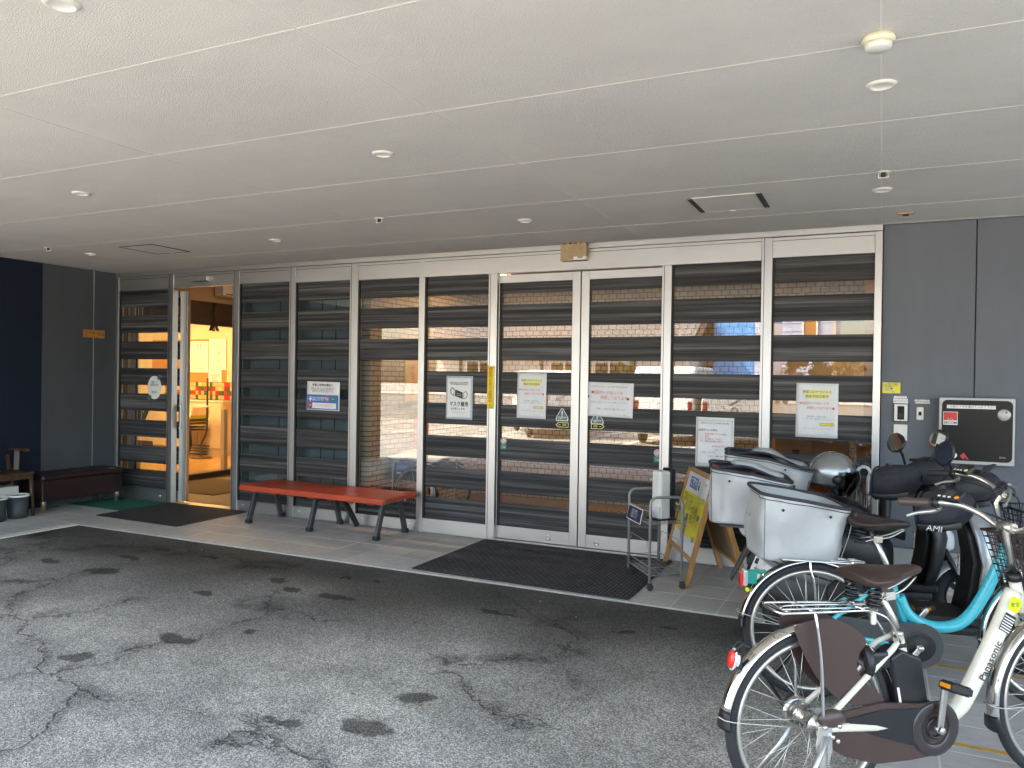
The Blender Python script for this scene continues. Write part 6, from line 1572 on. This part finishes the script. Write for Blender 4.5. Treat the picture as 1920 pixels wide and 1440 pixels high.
    hb = MB().tube([S((-.02, y / 10, .965 - .0012 * abs(y) ** 2 * .2)) for y in range(-3, 4)], .014, 10).build('handlebar', 'black', t)
    rings = []
    for (y, hx, hz, zc, xo) in ((-.19, .02, .03, .955, -.02), (-.15, .05, .055, .96, -.01), (-.07, .085, .075, .965, .02), (0, .095, .085, .975, .03), (.07, .085, .075, .965, .02), (.15, .05, .055, .96, -.01), (.19, .02, .03, .955, -.02)):
        rings.append([S((xo + hx * math.cos(2 * math.pi * k / 18), y, zc + hz * math.sin(2 * math.pi * k / 18))) for k in range(18)])
    MB().loft(rings).build('handlebar_cowl', 'black_matt', t)
    MB().box(-.05, .04, -.075, .075, 1.030, 1.046).build('instrument_panel', 'black', t, bevel=.008).matrix_local = Matrix.Translation((px_, 0, 0)) @ Matrix.Rotation(st, 4, 'Z')
    mb = MB(); mb.body([(-.08, 0, .05, .006), (.0, .01, .11, .006), (.06, .03, .12, .006)], 16, 3); sc = mb.build('visor_screen', 'black', t); sc.matrix_local = Matrix.Translation((px_ + .07, 0, 1.02)) @ Matrix.Rotation(st, 4, 'Z') @ Matrix.Rotation(R(-35), 4, 'Y')
    dz = 0 if far else -.055
    for s in (-1, 1):
        # neoprene hand cover
        rings = []
        for (x, hy, hz, zc, yo) in ((-.135, .070, .080, .905, .315), (-.13, .086, .096, .905, .312), (-.06, .105, .112, .912, .30), (.0, .106, .108, .922, .285), (.05, .09, .088, .935, .27), (.085, .058, .055, .945, .255), (.10, .02, .02, .95, .25)):
            rings.append([S((x, s * yo + hy * math.cos(2 * math.pi * k / 20) * (1 + .06 * noise.noise(Vector((k, x * 20, s)))), zc + dz * (1 if s < 0 else 0) + hz * math.sin(2 * math.pi * k / 20))) for k in range(20)])
        cv = MB().loft(rings, closed_ends=False).build('hand_cover', 'fabric_navy', t, subd=1)
        so = cv.modifiers.new('t', 'SOLIDIFY'); so.thickness = .008
        band = []
        MB().tube([S((-.131, s * .312 + .088 * math.cos(2 * math.pi * k / 24), .905 + dz * (1 if s < 0 else 0) + .098 * math.sin(2 * math.pi * k / 24))) for k in range(24)], .006, 6, closed=True).build('cuff', 'zip', cv)
        mb = MB(); 
        P0 = [S((x, s * (yo) - (hy_ + .004) * (1 if s < 0 else 1) * .86, zc_ - .052 + dz * (1 if s < 0 else 0))) for (x, hy_, zc_, yo) in ((-.125, .088, .900, .312), (-.05, .107, .903, .298), (.01, .107, .912, .283), (.06, .088, .928, .266))]
        P1 = [S((x, s * (yo) - (hy_ + .004) * .52, zc_ - .083 + dz * (1 if s < 0 else 0))) for (x, hy_, zc_, yo) in ((-.125, .088, .900, .312), (-.05, .107, .903, .298), (.01, .107, .912, .283), (.06, .088, .928, .266))]
        mb.add(P0 + P1, [(i, i + 1, 5 + i, 4 + i) for i in range(3)], True); bd = mb.build('reflective_band', 'fabric_strip', cv); so = bd.modifiers.new('t', 'SOLIDIFY'); so.thickness = .004
        if s < 0 and not far:
            q = text('AMI', .044, S((-.04, -.409, .838 + dz)), 'white_print', cv, rot=(58, 0, rz * 0 + steer)); 
        MB().tube([S((-.05, s * .21, .93)), S((-.10, s * .30, .905)), S((-.10, s * .36, .90))], .006, 6).build('brake_lever', 'alu_light', t)
        # mirror
        if s > 0 and not far: continue
        b0 = (-.01, s * .20, .985); b1 = (-.015, s * .235, 1.07); b2 = (-.02, s * .285, 1.12)
        mr = MB().tube(spline([S(b0), S(b1), S(b2)], 5), .0075, 8).build('mirror_stalk', 'black', t)
        c = S((-.025, s * .315, 1.155)); hd_ = MB().lathe([(.0, .030), (.045, .024), (.062, .008), (.064, -.004), (.058, -.008)], (0, 0, 0), 'x', 28, cap=False).build('mirror_head', 'black', mr)
        mm_ = Matrix.Translation(c) @ Matrix.Rotation(R((34 if far else 52) - rz), 4, 'Z') @ Matrix.Rotation(R((20 if s < 0 else 8) if far else 6), 4, 'Y') @ Matrix.Rotation(R(-14 * s), 4, 'X') @ (Matrix.Diagonal((1, 1.28, .92, 1)) if far else Matrix.Diagonal((1, .78, 1.02, 1)))
        hd_.matrix_local = mm_
        MB().lathe([(.058, -.0085), (.0, -.0085)], (0, 0, 0), 'x', 28, cap=False).build('mirror_glass', 'mirror', mr).matrix_local = mm_
    MB().tube([(.84, 0, .86), (px_ - .01, 0, .96)], .035, 12).build('steering_neck', 'black', t)
    # side stand
    MB().tube([(.50, .10, .24), (.47, .20, .012)], .012, 8).build('side_stand', 'black', t)
    return t
scooter('nearer silver and black scooter with dark hand covers, beside the turquoise bicycle', (-.475, -1.83, .0), 7.5, -27, 'scooter_silver', False)
scooter('farther white and black scooter by the glass, the silver helmet on its seat', (-.665, -1.20, .0), 8.0, -32, 'scooter_white', True)
# helmet on the far scooter's seat
t = empty('helmet', 'silver open face helmet with a dark visor on the seat of the farther scooter', 'helmet', (-.275, -1.13, .775), 2)
mb = MB(); n = 32; rings = []
for i in range(15):
    th = R(90 - 112 * i / 14); rg = []
    for k in range(n):
        a = 2 * math.pi * k / n; c, s = math.cos(a), math.sin(a)
        rx = .150 if c < 0 else .140; z = .142 + .150 * math.sin(th); rr_ = math.cos(th)
        if c > .35 and z < .128 + .02: z = max(z, .128 + .02 - .0) if c > .5 else z
        rg.append((rx * rr_ * c, .122 * rr_ * s, z))
    rings.append(rg)
sh = mb.loft(rings, closed_ends=False).build('shell', 'helmet', t, subd=1); so = sh.modifiers.new('t', 'SOLIDIFY'); so.thickness = .012
MB().tube([(x, y, z) for (x, y, z) in rings[-1]], .008, 8, closed=True).build('edge_trim', 'black', t)
vz = []
for i in range(9):
    th = R(18 - 62 * i / 8); vz.append([(.158 * math.cos(th) * math.cos(R(-78 + 156 * k / 16)) + .006, .134 * math.cos(th * .8) * math.sin(R(-78 + 156 * k / 16)), .128 + .150 * math.sin(th)) for k in range(17)])
mb = MB(); mb.add([p for r_ in vz for p in r_], [(i * 17 + j, i * 17 + j + 1, (i + 1) * 17 + j + 1, (i + 1) * 17 + j) for i in range(8) for j in range(16)], True); mb.build('visor', 'smoke', t)
for s in (-1, 1):
    MB().lathe([(.030, 0), (.028, s * .012), (.012, s * .016), (0, s * .016)], (.03, s * .124, .125), 'y', 24).build('visor_pivot', 'black', t)
    MB().tube([(-.02, s * .10, .05), (.02, s * .06, .01), (.05, 0, -.0)], .006, 6).build('chin_strap', 'zip', t)
MB().prism([(.05, -.05), (.09, -.03), (.09, .03), (.05, .05)], .246, .250, 'xy').build('vent', 'black', t).rotation_euler = (0, R(18), 0)
MB().tube([(-.10, -.07, .215), (.0, -.085, .232), (.10, -.07, .21)], .003, 6).build('crease', 'steel', t)

# ------------------------------------------------------------------ the yard across the way (seen mirrored in the glass)
ground = bpy.data.objects['asphalt_ground']
for i, x in enumerate((-14.6, -12.0, -9.4, -6.8, -5.45, -3.85, -2.2, .4, 3.0)):
    MB().box(x - .06, x + .06, -15.6, -11.2, -.010, -.0075).build('parking_line', 'line_white', ground)
MB().box(-14.6, 3.0, -15.72, -15.6, -.010, -.0072).build('parking_line', 'line_white', ground)
def van(label, loc, rz, L, W, Hh, paint):
    t = empty('parked_van', label, 'van', loc, rz)
    # rear faces -x in local space
    prof = [(-L / 2, .35), (-L / 2 - .01, .85), (-L / 2 + .10, Hh - .12), (-L / 2 + .28, Hh), (L / 2 - 1.1, Hh), (L / 2 - .55, 1.12), (L / 2 - .05, .92), (L / 2, .45), (L / 2 - .05, .22), (-L / 2 + .05, .25)]
    MB().prism(prof, -W / 2, W / 2).build('body', paint, t, bevel=.06, seg=4)
    rg = MB().prism([(-L / 2 + .035, 1.17), (-L / 2 + .085, Hh - .20), (-L / 2 + .06, Hh - .20), (-L / 2 + .010, 1.17)], -W / 2 + .12, W / 2 - .12).build('rear_window', 'car_glass', t)
    for s in (-1, 1):
        MB().box(-L / 2 + .45, -.05, s * W / 2 - .004, s * W / 2 + .004, 1.02, Hh - .22).build('side_window', 'car_glass', t); MB().box(.02, L / 2 - 1.15, s * W / 2 - .004, s * W / 2 + .004, 1.02, Hh - .22).build('side_window', 'car_glass', t)
        MB().box(-L / 2 - .02, -L / 2 + .06, s * (W / 2 - .09) - .05, s * (W / 2 - .09) + .05, .62, 1.05).build('tail_lamp', 'tail_red', t, bevel=.015)
        for x in (-L / 2 + .62, L / 2 - .62):
            w = MB().torus((0, 0, 0), .215, .075, 'y', 36, 12).build('wheel', 'rubber', t); w.location = (x, s * (W / 2 - .09), .285)
            MB().lathe([(.17, s * .05), (.16, s * .06), (.05, s * .045), (0, s * .05)], (0, 0, 0), 'y', 24, cap=False).build('rim', 'rim', w)
        MB().ell((L / 2 - .95, s * (W / 2 + .10), 1.08), (.06, .09, .08), 14, 10).build('mirror', paint, t)
        MB().box(-.03, -.02, s * W / 2 - .002, s * W / 2 + .003, .40, 1.0).build('door_seam', 'gasket', t)
    MB().box(-L / 2 - .03, -L / 2 + .1, -W / 2 + .02, W / 2 - .02, .30, .52).build('rear_bumper', paint, t, bevel=.03)
    pl = MB().box(-L / 2 - .036, -L / 2 - .028, -.165, .165, .56, .72).build('number_plate', 'white_print', t); text('46-12', .10, (-L / 2 - .038, 0, .63), 'green_print', pl, rot=(90, 0, -90))
    MB().torus((-L / 2 - .012, 0, .90), .06, .012, 'x', 24, 6).build('emblem', 'chrome', t); MB().tube([(-L / 2 + .0, -.1, 1.0), (-L / 2 + .045, .22, 1.16)], .010, 6).build('rear_wiper', 'black', t)
    return t
van('white van parked in the yard across from the glazing, its tail towards it', (-4.62, -13.1, -.012), -90, 3.4, 1.46, 1.86, 'car_white')
van('silver van parked in the yard to the right of the white one', (-2.98, -13.0, -.012), -90, 3.4, 1.46, 1.62, 'car_silver')
van('white van parked askew in the yard to the left', (-8.35, -13.4, -.012), -122, 3.9, 1.60, 1.75, 'car_white')
# low house with a pantile roof
t = empty('tiled_house', 'low plastered house with a grey pantile roof across the yard', 'house', (-10.9, -20.0, 0))
MB().box(-5.0, 5.0, -5.6, 0, 0, 2.78).build('wall', 'plaster', t)
for x in (-3.9, -2.2, -.5, 1.3, 3.0, 4.4): MB().box(x - .06, x + .06, 0, .03, 0, 2.75).build('timber', 'beam_dark', t)
for x in (-3.1, .4, 2.1):
    w = MB().box(x - .55, x + .55, .0, .03, 1.0, 2.1).build('window', 'car_glass', t)
    for q in (-.55, 0, .52): MB().box(x + q - .02, x + q + .05, .03, .05, .97, 2.13).build('frame', 'alu', w)
eave_y, eave_z, rid_y, rid_z = .75, 2.72, -2.8, 4.55
sl_ = Vector((0, rid_y - eave_y, rid_z - eave_z)); SLn = sl_.length; sd = sl_.normalized(); nn = Vector((0, -sd.z, sd.y)); nn = nn if nn.z > 0 else -nn
rf = MB(); rows = int(SLn / .235); colsN = int(10.8 / .265)
for face in (1, -1):
    for r in range(rows):
        vs = []; m_ = colsN * 5 + 1
        for e_ in (0, 1):
            for k in range(m_):
                ph = (k % 5) / 5; wv = .035 * math.sin(2 * math.pi * ph) + .02
                u = r * .235 + e_ * .262; p = Vector((-5.4 + k * .265 / 5, eave_y, eave_z)) + sd * u + nn * (wv + .05 - .038 * e_)
                if face < 0: p.y = 2 * rid_y - p.y
                vs.append(p)
        o_ = len(vs); bot = [v - nn * .022 for v in vs[:m_]]
        rf.add(vs, [(k, k + 1, m_ + k + 1, m_ + k) for k in range(m_ - 1)], False)
        rf.add([*vs[:m_], *bot], [(k, m_ + k, m_ + k + 1, k + 1) for k in range(m_ - 1)], False)
roof = rf.build('roof_tiles', 'kawara', t); roof['kind'] = 'stuff'
MB().tube([(-5.45, rid_y, rid_z + .12), (5.45, rid_y, rid_z + .12)], .14, 12).build('ridge', 'kawara', t)
MB().prism([(eave_y, eave_z - .08), (eave_y, eave_z), (rid_y, rid_z), (2 * rid_y - eave_y, eave_z), (2 * rid_y - eave_y, eave_z - .08), (rid_y, rid_z - .1)], -5.38, 5.38, 'yz').build('roof_deck', 'beam_dark', t)
MB().box(-5.4, 5.4, eave_y - .02, eave_y + .10, eave_z - .12, eave_z - .02).build('gutter', 'beam_dark', t)
# blue clad building and pale house
t = empty('blue_building', 'narrow building clad in bright blue panels beside the tiled house', 'building', (-4.55, -21.5, 0))
MB().box(-.85, 1.0, -4, 0, 0, 4.6).build('wall', 'blue_clad', t)
for i in range(4):
    for j in range(8): MB().box(-.84 + i * .34, -.515 + i * .34, 0, .02, .15 + j * .55, .68 + j * .55).build('panel', 'blue_clad', t, bevel=.004, seg=1)
MB().box(.55, .98, 0, .03, .1, 4.5).build('corner_trim', 'lavender', t)
t = empty('pale_house', 'pale lavender house with one white framed window behind the yard', 'house', (-2.95, -27, 0))
MB().box(-1.6, 1.15, -6, 0, 0, 4.9).build('wall', 'lavender', t)
for k in range(14): MB().box(-1.6, 1.15, 0, .02, .3 + k * .33, .31 + k * .33).build('siding_lap', 'lavender', t)
w = MB().box(.05, .55, .0, .05, 3.25, 4.2).build('window', 'wood_warm', t)
for (a, b, c, d) in ((.0, .07, 3.2, 4.25), (.53, .60, 3.2, 4.25), (.07, .53, 3.2, 3.27), (.07, .53, 4.18, 4.25)): MB().box(a, b, .05, .08, c, d).build('frame', 'white_print', w)
MB().prism([(-1.9, 4.9), (-.2, 6.2), (1.45, 4.9)], -6.3, .4, 'xz').build('roof', 'kawara', t)
MB().box(1.15, 1.27, -.1, .04, 0, 4.9).build('downpipe', 'wall_warm', t)
# trees
def tree(label, x, y, h, cw, leaf, n, trunk_h):
    t = empty('tree', label, 'tree', (x, y, 0))
    f = MB(); f.tube([(0, 0, -.05), (.03, .02, trunk_h * .6), (-.02, .0, trunk_h), (.05, 0, h * .85)], [.09, .07, .055, .02], 8)
    for k in range(7):
        a = k * 2.3; z = trunk_h * (.7 + .08 * k); f.tube([(0, 0, z), (cw * .35 * math.cos(a), cw * .35 * math.sin(a), z + .35), (cw * .7 * math.cos(a), cw * .7 * math.sin(a), z + .6)], [.035, .022, .008], 6)
    f.build('trunk', 'bark', t); c = MB()
    cl = [(random.gauss(0, cw * .38), random.gauss(0, cw * .38), trunk_h + (h - trunk_h) * random.random() ** .8, random.uniform(.16, .36) * cw) for _ in range(26)]
    for _ in range(n):
        k = random.choice(cl); d = Vector((random.gauss(0, 1), random.gauss(0, 1), random.gauss(0, .8))).normalized() * k[3] * random.random() ** .4
        p = Vector(k[:3]) + d; a = Vector((random.gauss(0, 1), random.gauss(0, 1), random.gauss(0, 1))).normalized(); b = a.orthogonal().normalized(); s = random.uniform(.035, .075)
        c.add([p - a * s, p + b * s * .5, p + a * s, p - b * s * .5], [(0, 1, 2, 3)])
    c.build('crown', leaf, t)
tree('small tree with yellowing leaves in front of the pale house', -3.0, -22.6, 2.7, .75, 'leaf_autumn', 2600, .9)
tree('green shrub like tree right of the yellowing one', -2.0, -22.9, 2.6, .7, 'leaf', 2600, .8)
tree('yellowing tree at the right end of the row before the pale house', -1.1, -22.3, 2.8, .8, 'leaf_autumn', 2600, .9)
tree('small bush between the askew van and the white van', -6.7, -15.6, 2.1, .55, 'leaf', 2200, .5)
t = empty('boundary_wall', 'low concrete wall along the far side of the yard', 'wall', (-5, -17.6, 0))
MB().box(-14, 14, -.08, .08, -.01, .9).build('wall', 'pewter', t); MB().box(-14, 14, -.10, .10, .9, .96).build('coping', 'plaster', t)

pb = MB()
for k in range(26):
    x, y = random.uniform(-6.5, .0), random.uniform(-4.4, -1.5); r = random.uniform(.002, .006)
    pb.ell((x, y, -.012 + r * .4), (r, r * .8, r * .6), 7, 4)
tag(pb.build('pebbles', 'pewter'), kind='stuff')
lf = MB()
for k in range(12):
    x, y = random.uniform(-5.5, -.6), random.uniform(-3.6, -1.5); a = random.uniform(0, 6.28); d = Vector((math.cos(a), math.sin(a), 0)) * .018; e_ = Vector((-d.y, d.x, 0)) * .5
    p = Vector((x, y, -.008)); lf.add([p - d, p + e_ + Vector((0, 0, .004)), p + d, p - e_ + Vector((0, 0, .003))], [(0, 1, 2, 3)])
tag(lf.build('fallen_leaves', 'leaf_autumn'), kind='stuff')
# ------------------------------------------------------------------ lettering becomes real mesh
bpy.context.view_layer.update()
dg = bpy.context.evaluated_depsgraph_get()
for o in [q for q in C.objects if q.type == 'FONT']:
    me = bpy.data.meshes.new_from_object(o.evaluated_get(dg)); nm = o.name
    m_ = o.data.materials[0]
    q = bpy.data.objects.new('tmp', me); COL.objects.link(q)
    q.parent = o.parent; q.matrix_local = o.matrix_local.copy()
    if not me.materials: me.materials.append(m_)
    bpy.data.objects.remove(o); q.name = nm; me.name = nm
